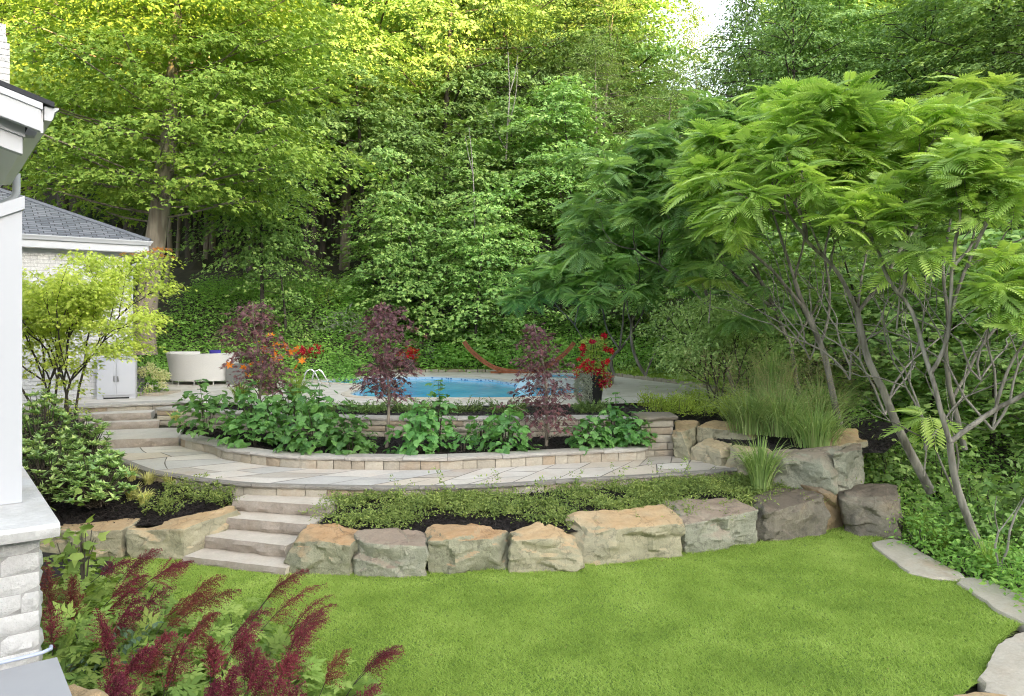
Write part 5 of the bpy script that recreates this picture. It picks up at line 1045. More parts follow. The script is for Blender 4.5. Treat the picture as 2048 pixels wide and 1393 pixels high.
# ------------------------------------------------------------------ sumacs
def rosette(g, r, p, d, k=8, L=.5, T=FROND, mat_=0):
    az = r.uniform(0, 6.28) + np.arange(k) * 2 * math.pi / k + r.normal(size=k) * .25; el = r.uniform(-.5, .6, k)
    dd = np.stack([np.cos(az) * np.cos(el), np.sin(az) * np.cos(el), np.sin(el)], 1) + np.asarray(d) * .25
    leaves(g, T, np.repeat(np.asarray(p)[None], k, 0) + r.normal(size=(k, 3)) * .02, dd, np.array([0, -.12, 1.]) - dd * .3 + r.normal(size=(k, 3)) * .28, L * r.uniform(.75, 1.2, k), r, mat_)
def sumac(label, skel, rads, lev, L, leaf, seed, frond=.5, spread=.5, up=.35, k=8, extra=(), bark='bark_sumac', name='sumac', group='staghorn sumacs', keep=1.0, nb=2, inner=0):
    r = RNG(seed); b = skel[0][0]; t = thing(name, b, label, 'sumac tree', group); w, g = Geo(), Geo(); tips = []
    for (path, (r0, r1), end) in zip(skel, rads, [True] * len(skel)):
        s_ = spline(np.array(path), .18); s_ = s_ + np.array([mnoise.noise_vector(Vector((q * 1.7 + seed).tolist())) for q in s_]) * .035 * (np.arange(len(s_)) > 0)[:, None]; tube(w, s_, np.linspace(r0, r1, len(s_)) * .84, 8)
    for (p, d, rad, lv) in extra: grow(r, w, p, nrm(d), L * .76 * r.uniform(.8, 1.2), rad, lv, spread, up, tips, shrink=.72, nb=nb, sides=6, wob=.3)
    low_ = [(p - np.asarray(d) * r.uniform(.25, .7) + np.array([r.normal() * .15, -.12, -.05]), d) for p, d in tips if r.random() < .4]
    for p, d in tips + low_:
        if r.random() < keep * .95: rosette(g, r, p, d, k - int(r.integers(0, 2)), frond * r.uniform(.65, 1.12))
    w.build('trunk', M[bark], t, smooth=True); g.build('crown', M[leaf], t); return t
d1 = 10.4; q = lambda a, b, dd=None: P(a, b, dd if dd else d1)
sumac('nearest sumac with smooth bent trunk forking low beside the edging rocks',
      [[q(1985, 1150), q(1950, 1070), q(1925, 1010), q(1905, 940), q(1900, 885)], [q(1900, 885), q(1878, 815), q(1860, 750, 10.6), q(1845, 690, 10.8), q(1822, 620, 11), q(1800, 590, 11)], [q(1900, 885), q(1950, 850), q(2000, 815), q(2060, 780, 10.2), q(2110, 720, 10.1)], [q(1860, 750, 10.6), q(1888, 700, 10.5), q(1900, 640, 10.4), q(1905, 540, 10.3)], [q(1990, 825, 10.4), q(2010, 740, 10.5), q(2048, 690, 10.6)]],
      [(.075, .055), (.044, .03), (.048, .034), (.036, .026), (.03, .02)], 3, .75, 'sumac', 401, .46, .48, .3, 8,
      [(q(1800, 590, 11), (-.45, .2, .8), .03, 4), (q(1800, 590, 11), (.3, -.1, .9), .03, 4), (q(2110, 720, 10.1), (.2, 0, 1), .03, 4), (q(1905, 540, 10.3), (-.1, -.1, 1), .025, 4), (q(1905, 540, 10.3), (.5, .1, .8), .025, 4), (q(2048, 690, 10.6), (.1, -.1, 1), .022, 4), (q(2048, 690, 10.6), (.7, -.1, .8), .022, 4)])
d1 = 12.2
sumac('forked sumac whose trunk leans in from the ferns behind the dark boulder',
      [[q(1862, 985), q(1835, 935), q(1800, 860), q(1765, 780), q(1730, 700), q(1716, 625)], [q(1716, 625), q(1680, 555), q(1650, 515), q(1612, 480, 12.0)], [q(1716, 625), q(1752, 580), q(1790, 520, 12.4), q(1830, 460, 12.5)], [q(1716, 625), q(1722, 560, 12.5), q(1735, 500, 12.7)], [q(1650, 515), q(1600, 400, 11.8)]],
      [(.095, .058), (.045, .03), (.042, .03), (.028, .02), (.02, .015)], 3, .8, 'sumac', 402, .48, .5, .32, 8,
      [(q(1612, 480, 12.0), (-.5, -.2, .75), .028, 4), (q(1612, 480, 12.0), (.1, -.4, 1), .028, 4), (q(1830, 460, 12.5), (.3, -.1, 1), .028, 4), (q(1830, 460, 12.5), (-.3, -.3, 1), .028, 4), (q(1735, 500, 12.7), (0, .3, 1), .024, 4), (q(1735, 500, 12.7), (-.3, -.3, 1), .024, 4), (q(1600, 400, 11.8), (-.3, -.2, .9), .02, 4)])
d1 = 14.0
sumac('broad sumac with layered fronds above the tall ornamental grasses',
      [[q(1680, 850), q(1660, 760), q(1640, 690), q(1610, 620), q(1590, 560)], [q(1610, 620), q(1560, 560, 13.8), q(1510, 510, 13.6), q(1470, 480, 13.5)], [q(1590, 560), q(1560, 470), q(1540, 400)], [q(1640, 690), q(1660, 600, 14.4), q(1650, 520, 14.6), q(1665, 440, 14.8)], [q(1590, 560), q(1606, 470, 13.4), q(1600, 400, 13.2)]],
      [(.08, .05), (.04, .028), (.035, .025), (.034, .024), (.026, .02)], 3, .85, 'sumac', 403, .50, .55, .25, 9,
      [(q(1470, 480, 13.5), (-.7, -.1, .5), .026, 4), (q(1470, 480, 13.5), (-.2, -.4, .9), .026, 4), (q(1540, 400), (-.6, -.1, .7), .026, 4), (q(1540, 400), (.1, -.5, .9), .026, 4), (q(1540, 400), (.2, .4, .9), .022, 4), (q(1665, 440, 14.8), (.1, 0, 1), .026, 4), (q(1665, 440, 14.8), (-.4, -.3, .9), .026, 4), (q(1600, 400, 13.2), (0, -.2, 1), .024, 4), (q(1510, 510, 13.6), (-.6, -.5, .4), .022, 4), (q(1600, 400, 13.2), (.6, -.3, .8), .024, 4)])
d1 = 13.2
sumac('tall sumac with thin grey limbs at the far side of the thicket',
      [[q(1930, 900), q(1905, 800), q(1890, 700), q(1895, 640)], [q(1895, 640), q(1930, 540), q(1975, 450), q(1995, 400)], [q(1895, 640), q(1885, 540), q(1905, 430)], [q(1905, 800), q(1960, 700), q(2030, 600), q(2080, 530)]],
      [(.06, .045), (.04, .028), (.035, .025), (.035, .025)], 3, .85, 'sumac', 404, .48, .5, .3, 8,
      [(q(1995, 400), (.3, -.1, 1), .026, 4), (q(1995, 400), (-.4, -.2, 1), .026, 4), (q(1905, 430), (-.3, -.2, 1), .026, 4), (q(1905, 430), (.3, -.3, 1), .026, 4), (q(2080, 530), (.2, 0, 1), .026, 4), (q(2080, 530), (-.4, -.2, .9), .026, 4), (q(1930, 540), (.5, -.5, .6), .02, 2)])
d1 = 16.5
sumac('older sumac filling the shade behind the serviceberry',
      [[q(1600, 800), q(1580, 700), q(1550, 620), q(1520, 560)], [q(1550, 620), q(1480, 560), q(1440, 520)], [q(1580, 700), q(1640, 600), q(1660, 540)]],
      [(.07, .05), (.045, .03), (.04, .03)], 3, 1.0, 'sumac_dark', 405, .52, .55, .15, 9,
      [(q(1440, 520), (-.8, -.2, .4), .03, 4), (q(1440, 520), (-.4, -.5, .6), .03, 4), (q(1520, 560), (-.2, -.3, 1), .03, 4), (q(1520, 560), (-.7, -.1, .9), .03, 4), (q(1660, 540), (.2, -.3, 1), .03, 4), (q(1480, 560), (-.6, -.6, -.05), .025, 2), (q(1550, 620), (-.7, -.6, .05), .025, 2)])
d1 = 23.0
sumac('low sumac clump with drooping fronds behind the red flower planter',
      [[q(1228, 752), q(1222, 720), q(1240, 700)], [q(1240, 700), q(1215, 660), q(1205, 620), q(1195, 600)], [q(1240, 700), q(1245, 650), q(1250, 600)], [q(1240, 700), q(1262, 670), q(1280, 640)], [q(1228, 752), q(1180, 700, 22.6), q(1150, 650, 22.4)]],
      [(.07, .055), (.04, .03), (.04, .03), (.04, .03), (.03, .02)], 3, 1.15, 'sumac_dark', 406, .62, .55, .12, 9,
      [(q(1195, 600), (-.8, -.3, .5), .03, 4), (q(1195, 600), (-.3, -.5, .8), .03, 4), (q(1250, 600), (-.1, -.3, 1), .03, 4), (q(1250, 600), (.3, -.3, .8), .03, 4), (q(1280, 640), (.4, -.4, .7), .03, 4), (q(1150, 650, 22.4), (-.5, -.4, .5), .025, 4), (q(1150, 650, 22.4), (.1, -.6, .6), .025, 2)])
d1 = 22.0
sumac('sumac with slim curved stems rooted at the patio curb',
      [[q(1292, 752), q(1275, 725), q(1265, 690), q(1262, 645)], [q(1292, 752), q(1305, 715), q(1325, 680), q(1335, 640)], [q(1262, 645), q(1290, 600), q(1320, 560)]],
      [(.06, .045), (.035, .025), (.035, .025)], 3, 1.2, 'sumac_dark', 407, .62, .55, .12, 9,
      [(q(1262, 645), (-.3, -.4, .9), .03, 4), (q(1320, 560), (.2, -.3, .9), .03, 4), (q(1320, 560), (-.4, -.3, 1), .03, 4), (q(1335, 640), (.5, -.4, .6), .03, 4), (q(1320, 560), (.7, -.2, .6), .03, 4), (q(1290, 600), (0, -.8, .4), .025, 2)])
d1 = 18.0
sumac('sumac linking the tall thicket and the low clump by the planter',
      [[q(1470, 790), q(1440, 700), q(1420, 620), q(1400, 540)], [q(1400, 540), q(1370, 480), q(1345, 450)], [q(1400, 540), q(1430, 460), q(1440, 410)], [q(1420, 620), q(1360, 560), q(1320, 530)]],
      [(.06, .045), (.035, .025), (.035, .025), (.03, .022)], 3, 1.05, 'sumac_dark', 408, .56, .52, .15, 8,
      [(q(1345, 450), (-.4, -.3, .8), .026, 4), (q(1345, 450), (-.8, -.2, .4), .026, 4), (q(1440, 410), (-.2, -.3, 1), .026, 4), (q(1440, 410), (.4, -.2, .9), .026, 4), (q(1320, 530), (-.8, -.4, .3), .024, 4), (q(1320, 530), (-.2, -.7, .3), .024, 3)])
# dead and bare branches in the thicket
def bare(label, base, dirs, seed, L=1.1, rad=.022, lev=3, m='bark_pale'):
    r = RNG(seed); t = thing('bare_shrub', base, label, 'shrub', 'bare stems in the thicket'); g = Geo(); tips = []
    for d_ in dirs: grow(r, g, base, nrm(d_), L * r.uniform(.8, 1.2), rad, lev, .38, .15, tips, shrink=.8, sides=5, wob=.35)
    g.build('stem', M[m], t, smooth=True)
bare('bare grey stems crossing behind the forked sumac', P(1770, 830, 13.0), [(-.2, .1, 1), (.25, .1, 1), (.6, 0, .9)], 451)
bare('leafless grey shrub leaning over the ravine by the edge of view', P(1985, 860, 12.0), [(.1, 0, 1), (-.4, 0, 1), (.5, 0, .8)], 452)
bare('thin dead twigs tangled under the broad sumac crown', P(1620, 720, 14.2), [(-.2, 0, 1), (.2, 0, 1), (-.6, 0, .8)], 453, .9, .018)
bare('slim dead two stemmed sapling by the long edging rock', P(2003, 1170, 9.7), [(-.03, 0, 1), (.15, 0, 1)], 454, .85, .016, 1)
bare('bare grey branches arching through the middle of the thicket', P(1700, 760, 13.4), [(.5, 0, .8), (-.3, .2, 1), (.1, -.2, 1)], 456, 1.0, .020)
bare('thin grey dead stems leaning between the two front sumac trunks', P(1850, 900, 12.2), [(.35, 0, 1), (-.15, 0, 1), (.6, .1, .7)], 457, 1.15, .020)
bare('tangled bare twigs below the far crown of the thicket', P(1960, 760, 11.8), [(.2, 0, 1), (-.5, 0, .8), (.7, 0, .6)], 458, .95, .018)
bare('slender brown twigs behind the nearest sumac trunk', P(1910, 990, 11.4), [(-.15, .1, 1), (.3, 0, 1)], 455, 1.0, .018, 2, 'bark_sumac')
# ------------------------------------------------------------------ garden plants
def mound(g, r, c, rx, ry, h, n, T, size, up=.7, inner=.35, mat_=0, lumps=.25, droop=.3, zmin=.05):
    v = rdir(r, n); v[:, 2] = np.abs(v[:, 2]) * .95 + zmin; ph = r.uniform(0, 6, 4)
    q = (inner + (1 - inner) * r.random(n) ** .6) * (1 + lumps * np.sin(4 * np.arctan2(v[:, 1], v[:, 0]) + ph[0]) * np.cos(3 * v[:, 2] + ph[1]) + lumps * .6 * np.sin(7 * v[:, 0] + ph[2]) * np.sin(6 * v[:, 1] + ph[3]))
    p = np.asarray(c) + v * q[:, None] * np.array([rx, ry, h])
    leaves(g, T, p, v * (1, 1, .3) + r.normal(size=(n, 3)) * .5 + (0, 0, -droop), v * .6 + (0, 0, up) + r.normal(size=(n, 3)) * .3, size * r.uniform(.6, 1.25, n), r, mat_)
def blades(g, r, base, n, h, spread, w, droop=.5, mat_=0, seg=5, r0=.08, wind=(0, 0)):
    az = r.uniform(0, 6.28, n); o = np.stack([np.cos(az), np.sin(az), 0 * az], 1); L = h * r.uniform(.6, 1.15, n); out_ = spread * r.random(n) ** .8
    t = np.linspace(0, 1, seg + 1)[None, :, None]; st = np.asarray(base) + o * (r.random(n) * r0)[:, None]
    hor = o * out_[:, None] + np.array([wind[0], wind[1], 0]); z = np.array([0, 0, 1.])
    dr = (droop * r.uniform(.3, 1.4, n))[:, None, None]
    pts = st[:, None] + (hor[:, None] * (t ** 1.6) + z * (t - dr * .55 * t ** 3)) * L[:, None, None]
    side = np.stack([-o[:, 1], o[:, 0], 0 * az], 1)[:, None] + r.normal(size=(n, 1, 3)) * .3; wd = w * (1 - t ** 2 * .92) * (.6 + .8 * r.random((n, 1, 1)))
    v = np.stack([pts - side * wd, pts + side * wd], 2).reshape(n, -1, 3); k = 2 * (seg + 1); i = np.arange(seg) * 2
    f = np.stack([i, i + 1, i + 3, i + 2], 1)[None] + (np.arange(n) * k)[:, None, None]
    g.add(v.reshape(-1, 3), f.reshape(-1, 4), mat_, np.repeat(r.random(n), seg)); return pts[:, -1]
# purple maples
def purple_maple(label, trunk, zs, R, ns, nl, seed, prof, size=.10, sr=.30, fork=None, d=14.3):
    r = RNG(seed); b = trunk[0]; t = thing('purple_maple', b, label, 'tree', 'young purple leaved maples'); w, g = Geo(), Geo()
    sp = spline(np.array(trunk), .1); tube(w, sp, np.linspace(.036, .010, len(sp)), 8); cx = lambda z: np.array([np.interp(z, sp[:, 2], sp[:, 0]), np.interp(z, sp[:, 2], sp[:, 1]), z])
    crown(g, w, r, cx, zs[1], zs[0], R, ns, nl, size, PALM5, prof, sr, droop=.35, qmin=.15, limb=.8, lrad=.014, thick=.10, tilt=.22, wood_every=1)
    w.build('trunk', M['bark'], t, smooth=True); g.build('crown', M['redmaple'], t)
dd = 14.3; zz_ = lambda y, d_: CZ - (y - 640) / F * d_
purple_maple('middle purple maple with bare trunk and dense tall crown', [P(773, 897, dd), P(776, 850, dd), P(778, 790, dd), P(774, 740, dd), P(772, 690, dd), P(770, 610, dd)], (zz_(790, dd), zz_(606, dd)), .46, 48, 28, 501, lambda t: .75 if t < .10 else (.62 + .42 * math.sin(math.pi * min(1, (t - .10) / .9) ** .8)), sr=.25)
dd = 15.2
purple_maple('purple maple nearest the sofa rising out of green shrubs', [P(517, 860, dd), P(519, 800, dd), P(523, 740, dd), P(515, 690, dd), P(508, 650, dd), P(505, 605, dd)], (zz_(770, dd), zz_(604, dd)), .58, 48, 28, 502, lambda t: .42 + .6 * math.sin(math.pi * (.12 + t * .8)), sr=.27)
dd = 14.5
purple_maple('sparse purple maple in front of the spa, foliage to near ground', [P(1093, 893, dd), P(1094, 840, dd), P(1092, 780, dd), P(1085, 720, dd), P(1075, 680, dd), P(1068, 648, dd)], (zz_(838, dd), zz_(650, dd)), .62, 50, 26, 503, lambda t: (.98 - .12 * math.cos(t * 12)) * (1 - t ** .8) ** .5 + .10, sr=.26)
# broad leaved perennials in the shrub bed
def perennial(label, px, py, w_px, h_px, seed, d=None, n=150, size=.17, stems=0):
    d = d or (CZ - .97) * F / (py - 640); b = P(px, py, d); R_ = w_px / 2 / F * d; h = h_px * .88 / F * d; r = RNG(seed)
    t = thing('broad_leaved_shrub', b, label, 'shrub', 'broad leaved shrubs in the curved bed'); g, w = Geo(), Geo()
    mound(g, r, b, R_, R_ * .85, h, n, BROAD, size, up=.75, inner=.45, lumps=.2, droop=.55, zmin=.12)
    for i in range(7 + (stems + 1) // 2):
        a = r.uniform(0, 6.28); q_ = r.uniform(.2, .75); tall = i >= 7; e = b + np.array([math.cos(a) * R_ * q_ * (.4 if tall else 1), math.sin(a) * R_ * q_ * (.4 if tall else 1), h * (r.uniform(1.05, 1.28) if tall else .8)])
        tube(w, [b + (math.cos(a) * .05, math.sin(a) * .05, -.03), (b + e) / 2 + (0, 0, .08), e], [.007, .006, .003], 4, cap=False)
        if tall:
            for k_ in range(5): z_ = e + np.array([0, 0, -.09 * k_]); m_ = 4 if k_ else 6; az = r.uniform(0, 6.28, m_); o = np.stack([np.cos(az), np.sin(az), -.1 + 0 * az], 1); leaves(g, BROAD, np.repeat(z_[None], m_, 0), o, np.array([[0, 0, 1.]] * m_) + o * .3, size * r.uniform(.45, .8, m_), r)
    w.build('stem', M['bark_twig'], t); g.build('foliage', M['wax'], t)
for a in [
    ('broad leaved shrub at the wall end beside the upper steps', 412, 868, 128, 105, 511, 15.0, 210, .15, 2),
    ('wide broad leaved shrub at the foot of the purple maple near the sofa', 505, 892, 130, 120, 512, 14.5, 260, .17, 3),
    ('large shrub mound between the two purple maples', 632, 905, 140, 130, 513, 13.9, 270, .17, 3),
    ('low shrub spilling over the coping just before the middle purple maple', 700, 908, 92, 88, 514, 13.75, 150, .16, 1),
    ('tall back shrub behind the big mound', 585, 850, 150, 85, 515, 15.0, 230, .16, 4),
    ('shrub with tall flower stem just past the middle purple maple', 838, 912, 105, 110, 516, 13.75, 190, .17, 2),
    ('narrow tall shrub against the upper wall between two mounds', 875, 880, 70, 110, 517, 14.6, 110, .15, 4),
    ('small young shrub alone in the mulch', 925, 905, 62, 50, 518, 14.0, 60, .12, 0),
    ('rounded shrub with light leaves left of the sparse purple maple', 1012, 908, 98, 92, 519, 13.9, 170, .16, 1),
    ('low shrub behind the rounded one near the wall', 965, 882, 70, 55, 520, 14.8, 80, .14, 0),
    ('shrub to the side of the sparse purple maple trunk', 1172, 897, 92, 68, 521, 14.2, 130, .15, 1),
    ('shrub mound against the stone pillar', 1262, 893, 88, 72, 522, 14.3, 140, .16, 1),
    ('upright shrub between the planter and the pillar', 1232, 880, 80, 85, 523, 14.7, 120, .14, 3)]: perennial(*a)
# juniper edging behind the upper wall
def juniper(label, c, L, h, seed, n=90):
    r = RNG(seed); t = thing('juniper', c, label, 'shrub', 'low junipers along the pool'); g, w = Geo(), Geo()
    for i in range(n):
        a = r.uniform(0, 6.28); el = r.uniform(.1, .8); d = np.array([math.cos(a) * math.cos(el), math.sin(a) * math.cos(el) * .7, math.sin(el)]); l = L * r.uniform(.5, 1.1); e = np.asarray(c) + d * l * np.array([1, 1, h / L]); m_ = 26; q = np.linspace(.25, 1, m_)
        p = np.asarray(c) + (e - np.asarray(c)) * q[:, None]; leaves(g, NARROW, p, d + r.normal(size=(m_, 3)) * .55, rdir(r, m_) + (0, 0, 1), r.uniform(.05, .09, m_), r)
        if i % 3 == 0: tube(w, [np.asarray(c), e], [.006, .002], 3, cap=False)
    w.build('stem', M['bark_twig'], t); g.build('foliage', M['juniper'], t)
for i, (px, lab) in enumerate([(632, 'spreading juniper nearest the sofa end of the pool'), (735, 'low juniper behind the big shrub mound'), (822, 'low juniper left of the tall flower stems'), (925, 'juniper spreading over the wall beyond the flower stems'), (1012, 'juniper with feathery tips before the pool edge near the spa'), (1180, 'small juniper beside the planter')]):
    juniper(lab, P(px, 832, 16.6), .62 if i != 5 else .45, .52, 530 + i, 110)
# mounded hedge of bright spirea
def spirea():
    b = P(1350, 830, 16.6); b[2] = 1.36; t = thing('spirea_hedge', b, 'clipped bed of lime green spirea between pillar and grasses', 'hedge'); r = RNG(541); g, w = Geo(), Geo()
    for i in range(95):
        u, v = r.random(2); c = np.array([3.05 + 2.3 * u, 15.75 + 2.1 * v + .3 * u, 1.34]); h = .36 + .10 * math.sin(u * 9) * math.sin(v * 5 + 1) + r.uniform(-.05, .06)
        mound(g, r, c, .22, .22, h, 120, OVAL2, .055, up=.5, inner=.5, droop=-.35)
        for k_ in range(2): tube(w, [c + (0, 0, -.03), c + (r.normal() * .05, r.normal() * .05, h * .8)], [.006, .003], 3, cap=False)
    w.build('stem', M['bark_twig'], t); g.build('foliage', M['spirea'], t)
spirea()
# serviceberry
def bush(name, label, cat, base, dirs, lev, L, rad, leaf, T, size, per, seed, spread=.38, up=.2, nb=3, group=None, flat=False, bark='bark_twig', shrink=.75, puff=.22, extra=None, thin=1.0, low=.8):
    r = RNG(seed); t = thing(name, base, label, cat, group); g = Geo(); tips = []; al = []
    for p, d_ in dirs: w = Geo(); grow(r, w, p, nrm(d_), L * r.uniform(.85, 1.15), rad, lev, spread, up, tips, shrink=shrink, nb=nb, sides=6, wob=.25, all_tips=al); w.build('stem', M[bark], t, smooth=True)
    al = [a for a in al if a[0][2] > base[2] + L * low and r.random() < thin] + tips
    for p, d_ in al:
        if flat: spray(g, r, p, d_[:2] + r.normal(size=2) * .2, puff, per, size, T, .35, .15, 1.2, thick=.12)
        else:
            q_ = np.asarray(p) + r.normal(size=(per, 3)) * puff * (1, 1, .7); leaves(g, T, q_, r.normal(size=(per, 3)) + d_ * .6 + (0, 0, -.2), r.normal(size=(per, 3)) * .5 + (0, -.2, 1), size * r.uniform(.6, 1.2, per), r)
    g.build('crown', M[leaf], t)
    if extra: extra(t, r, tips)
b = P(1425, 815, 16.8)
bush('serviceberry', 'airy multi stemmed serviceberry rising above the lime hedge', 'shrub', b, [(b + (.06 * i, .03 * i, -.1), (x_, y_, 1)) for i, (x_, y_) in enumerate([(-.35, .0), (-.15, .15), (.05, -.1), (.25, .1), (.45, 0), (-.5, .2)])], 3, .82, .022, 'service', OVATE, .10, 12, 551, .42, .06, 3, bark='bark_dark', puff=.17, thin=.75)
# golden maple and leathery shrub beside the house
b = P(98, 880, 13.6)
def copper(t, r, tips):
    tp = sorted(tips, key=lambda a: -a[0][2])[:4]
    for p, d_ in tp: g = Geo(); spray(g, r, p + (0, 0, .05), d_[:2], .14, 20, .07, PALM5, .3, .1); g.build('new_growth', M['copperleaf'], t)
bush('golden_maple', 'airy yellow green maple in front of the pool house wall', 'tree', b, [(b + (.05 * i, 0, -.1), d_) for i, d_ in enumerate([(-.6, .1, 1), (-.38, -.1, 1.3), (-.15, .1, 1.4), (.05, -.1, 1.35), (.10, .05, 1.5), (.20, 0, 1.4), (-.9, 0, .8), (.36, .1, 1.1)])], 3, 1.28, .024, 'yellowmaple', PALM5, .07, 34, 561, .34, .06, 3, flat=True, bark='bark_dark', shrink=.70, puff=.25, extra=copper, thin=.8, low=.38)
def rhodo(label, c, R_, h, seed, n=70):
    r = RNG(seed); t = thing('rhododendron', c, label, 'shrub', 'leathery shrubs beside the house'); g, w = Geo(), Geo(); v = rdir(r, n); v[:, 2] = np.abs(v[:, 2])
    for o in v:
        q = r.uniform(.55, 1); p = np.asarray(c) + o * q * np.array([R_, R_, h]) + (0, 0, .1); k_ = 12; az = np.arange(k_) * 2.4 + r.uniform(0, 6); el = r.uniform(-.2, .7, k_); d_ = np.stack([np.cos(az) * np.cos(el), np.sin(az) * np.cos(el), np.sin(el)], 1) + o * .5
        leaves(g, OVAL2, np.repeat(p[None], k_, 0), d_, np.array([0, 0, 1.]) + d_ * -.2 + r.normal(size=(k_, 3)) * .2, r.uniform(.08, .14, k_), r); tube(w, [np.asarray(c) + (r.normal() * .08, r.normal() * .08, -.05), np.asarray(c) * .45 + p * .55 + (0, 0, -.05), p], [.012, .009, .005], 4, cap=False)
    w.build('stem', M['bark_twig'], t); g.build('foliage', M['rhodo'], t)
rhodo('rhododendron nearest the yellow grass tufts', P(190, 1005, 11.4), .55, .72, 571, 115)
rhodo('rhododendron behind the house pier cap', P(95, 1000, 11.6), .75, .9, 572, 160)
rhodo('tall leathery shrub below the golden maple', P(85, 930, 12.6), .7, 1.15, 573, 150)
rhodo('leathery shrub edging the upper steps', P(165, 935, 12.9), .55, .85, 574, 105)
# creeping cotoneaster
def creeper(name, label, pts, seed, L=.5, h=.16, kind='stuff'):
    r = RNG(seed); g = Geo(); m_ = 22; allp = []; alld = []
    for c in pts:
        for s_ in range(5):
            a = r.uniform(0, 6.28); l = L * r.uniform(.5, 1.3); q = np.linspace(0, 1, m_); lift = h * r.uniform(.4, 1.6); o = np.array([math.cos(a), math.sin(a), 0]); cv = np.array([-o[1], o[0], 0]) * r.normal() * .25
            p = c + o * (q * l)[:, None] + cv * (q * q * l)[:, None] + np.array([0, 0, 1]) * (lift * np.sin(q * 2.2) + .02)[:, None]; allp.append(p + r.normal(size=(m_, 3)) * .014); alld.append(np.repeat(o[None], m_, 0) + r.normal(size=(m_, 3)) * .8 + (0, 0, .3))
    p = np.concatenate(allp); leaves(g, OVAL2, p, np.concatenate(alld), rdir(r, len(p)) * .8 + (0, 0, 1), r.uniform(.030, .055, len(p)), r)
    return tag(g.build(name, M['cotone']), label, 'ground cover', kind=kind)
r = RNG(581); pR = bedpts(BED_R, 620, r, .12, 1.0); hole = np.array([mnoise.noise(Vector((x * 1.1, y * 1.8, 3))) for x, y, _ in pR]) + (pR[:, 1] - 11) * .16 - (pR[:, 0] + 2) * .0; pR = pR[hole > -.06]
creeper('cotoneaster', 'creeping cotoneaster covering the mulch above the boulder wall', pR, 582, .40, .085)
pts = np.array([CO.at(s_, .12).tolist() + [.66] for s_ in np.linspace(5.5, CO.L - .8, 46)]); creeper('cotoneaster', 'upright cotoneaster sprigs reaching over the dark path edge', pts[14::4], 583, .26, .26)
pl = np.array([P(x_, y_, d_) for x_, y_, d_ in [(330, 1000, 11.6), (350, 985, 11.8), (375, 985, 11.8), (400, 980, 11.8), (430, 985, 11.7), (450, 985, 11.7), (380, 1010, 11.5), (300, 1015, 11.4), (345, 1015, 11.4), (415, 1000, 11.5), (440, 1010, 11.35), (290, 1030, 11.2), (455, 1020, 11.2)]]); pl = np.array([P(x_, y_, 4.171 / ((y_ - 640) / F + .107)) for x_, y_ in [(345, 995), (372, 985), (395, 980), (420, 985), (440, 990), (452, 1000), (385, 1005), (345, 1012), (415, 1005), (438, 1012), (310, 1025), (330, 1030), (455, 1015)]])
tag(creeper('cotoneaster', 'patch of cotoneaster beside the lower steps near yellow tufts', np.repeat(pl, 3, 0) + RNG(5).normal(size=(39, 3)) * (.07, .07, 0), 584, .22, .15))
# golden grass tufts
for i, (px, py, lab) in enumerate([(263, 962, 'golden grass tuft farthest back by the dark path edge'), (297, 972, 'golden grass tuft second along the path edge'), (340, 975, 'golden grass tuft at the cotoneaster edge'), (263, 1000, 'golden grass tuft in the front pair by the house'), (288, 1010, 'golden grass tuft nearest the boulders'), (208, 987, 'golden grass tuft under the rhododendron'), (350, 845, 'golden tuft in the mulch beside the upper steps')]):
    b = P(px, py, 4.171 / ((py - 640) / F + .107) if i < 6 else 16.2); t = thing('grass_tuft', b, lab, 'plant', 'golden grass tufts'); g = Geo(); r = RNG(590 + i); blades(g, r, b, 110, .30, .8, .011, .7, r0=.06); g.build('foliage', M['gold'], t)
# ornamental grasses
def bigrass(label, b, n, h, spread, seed, seeds=0, w=.006, droop=.55, m='tallgrass', r0=.16, wind=(0, 0)):
    r = RNG(seed); t = thing('ornamental_grass', b, label, 'ornamental grass', 'clumps of tall ornamental grass'); g = Geo(); blades(g, r, b, n, h, spread, w, droop, r0=r0, seg=6, wind=wind); g.build('foliage', M[m], t)
    if seeds:
        g = Geo(); tp = blades(g, r, b, seeds, h * 1.2, spread * .75, .002, .2, seg=4, r0=r0)
        for p in tp: m_ = 26; q = p + r.normal(size=(m_, 3)) * (.05, .05, .09); leaves(g, NARROW, q, r.normal(size=(m_, 3)) + (0, 0, .5), rdir(r, m_), r.uniform(.02, .04, m_), r)
        g.build('seed_head', M['seed'], t)
for a in [('feathery grass clump just behind the large grey block', P(1630, 893, 13.4), 400, 1.10, 1.1, 601, 40), ('tall grass clump nearest the serviceberry with pale seed heads', P(1500, 865, 14.3), 460, 1.2, 1.15, 602, 60), ('middle grass clump with wispy tops over the dark mulch', P(1562, 870, 14.0), 460, 1.25, 1.1, 603, 60), ('dense dark green upright grass clump at the back', P(1545, 800, 16.2), 480, 1.6, .5, 604, 20), ('grass clump leaning toward the ravine at the back', P(1640, 850, 14.8), 400, 1.25, 1.1, 605, 50)]: bigrass(*a, w=.0065, droop=.85, r0=.40)
bigrass('single arching grass tuft in front of the grey block by the path', np.array([*P(1522, 985, 12.35)[:2], .58]), 360, 1.12, .55, 606, 0, .009, .8, r0=.15)
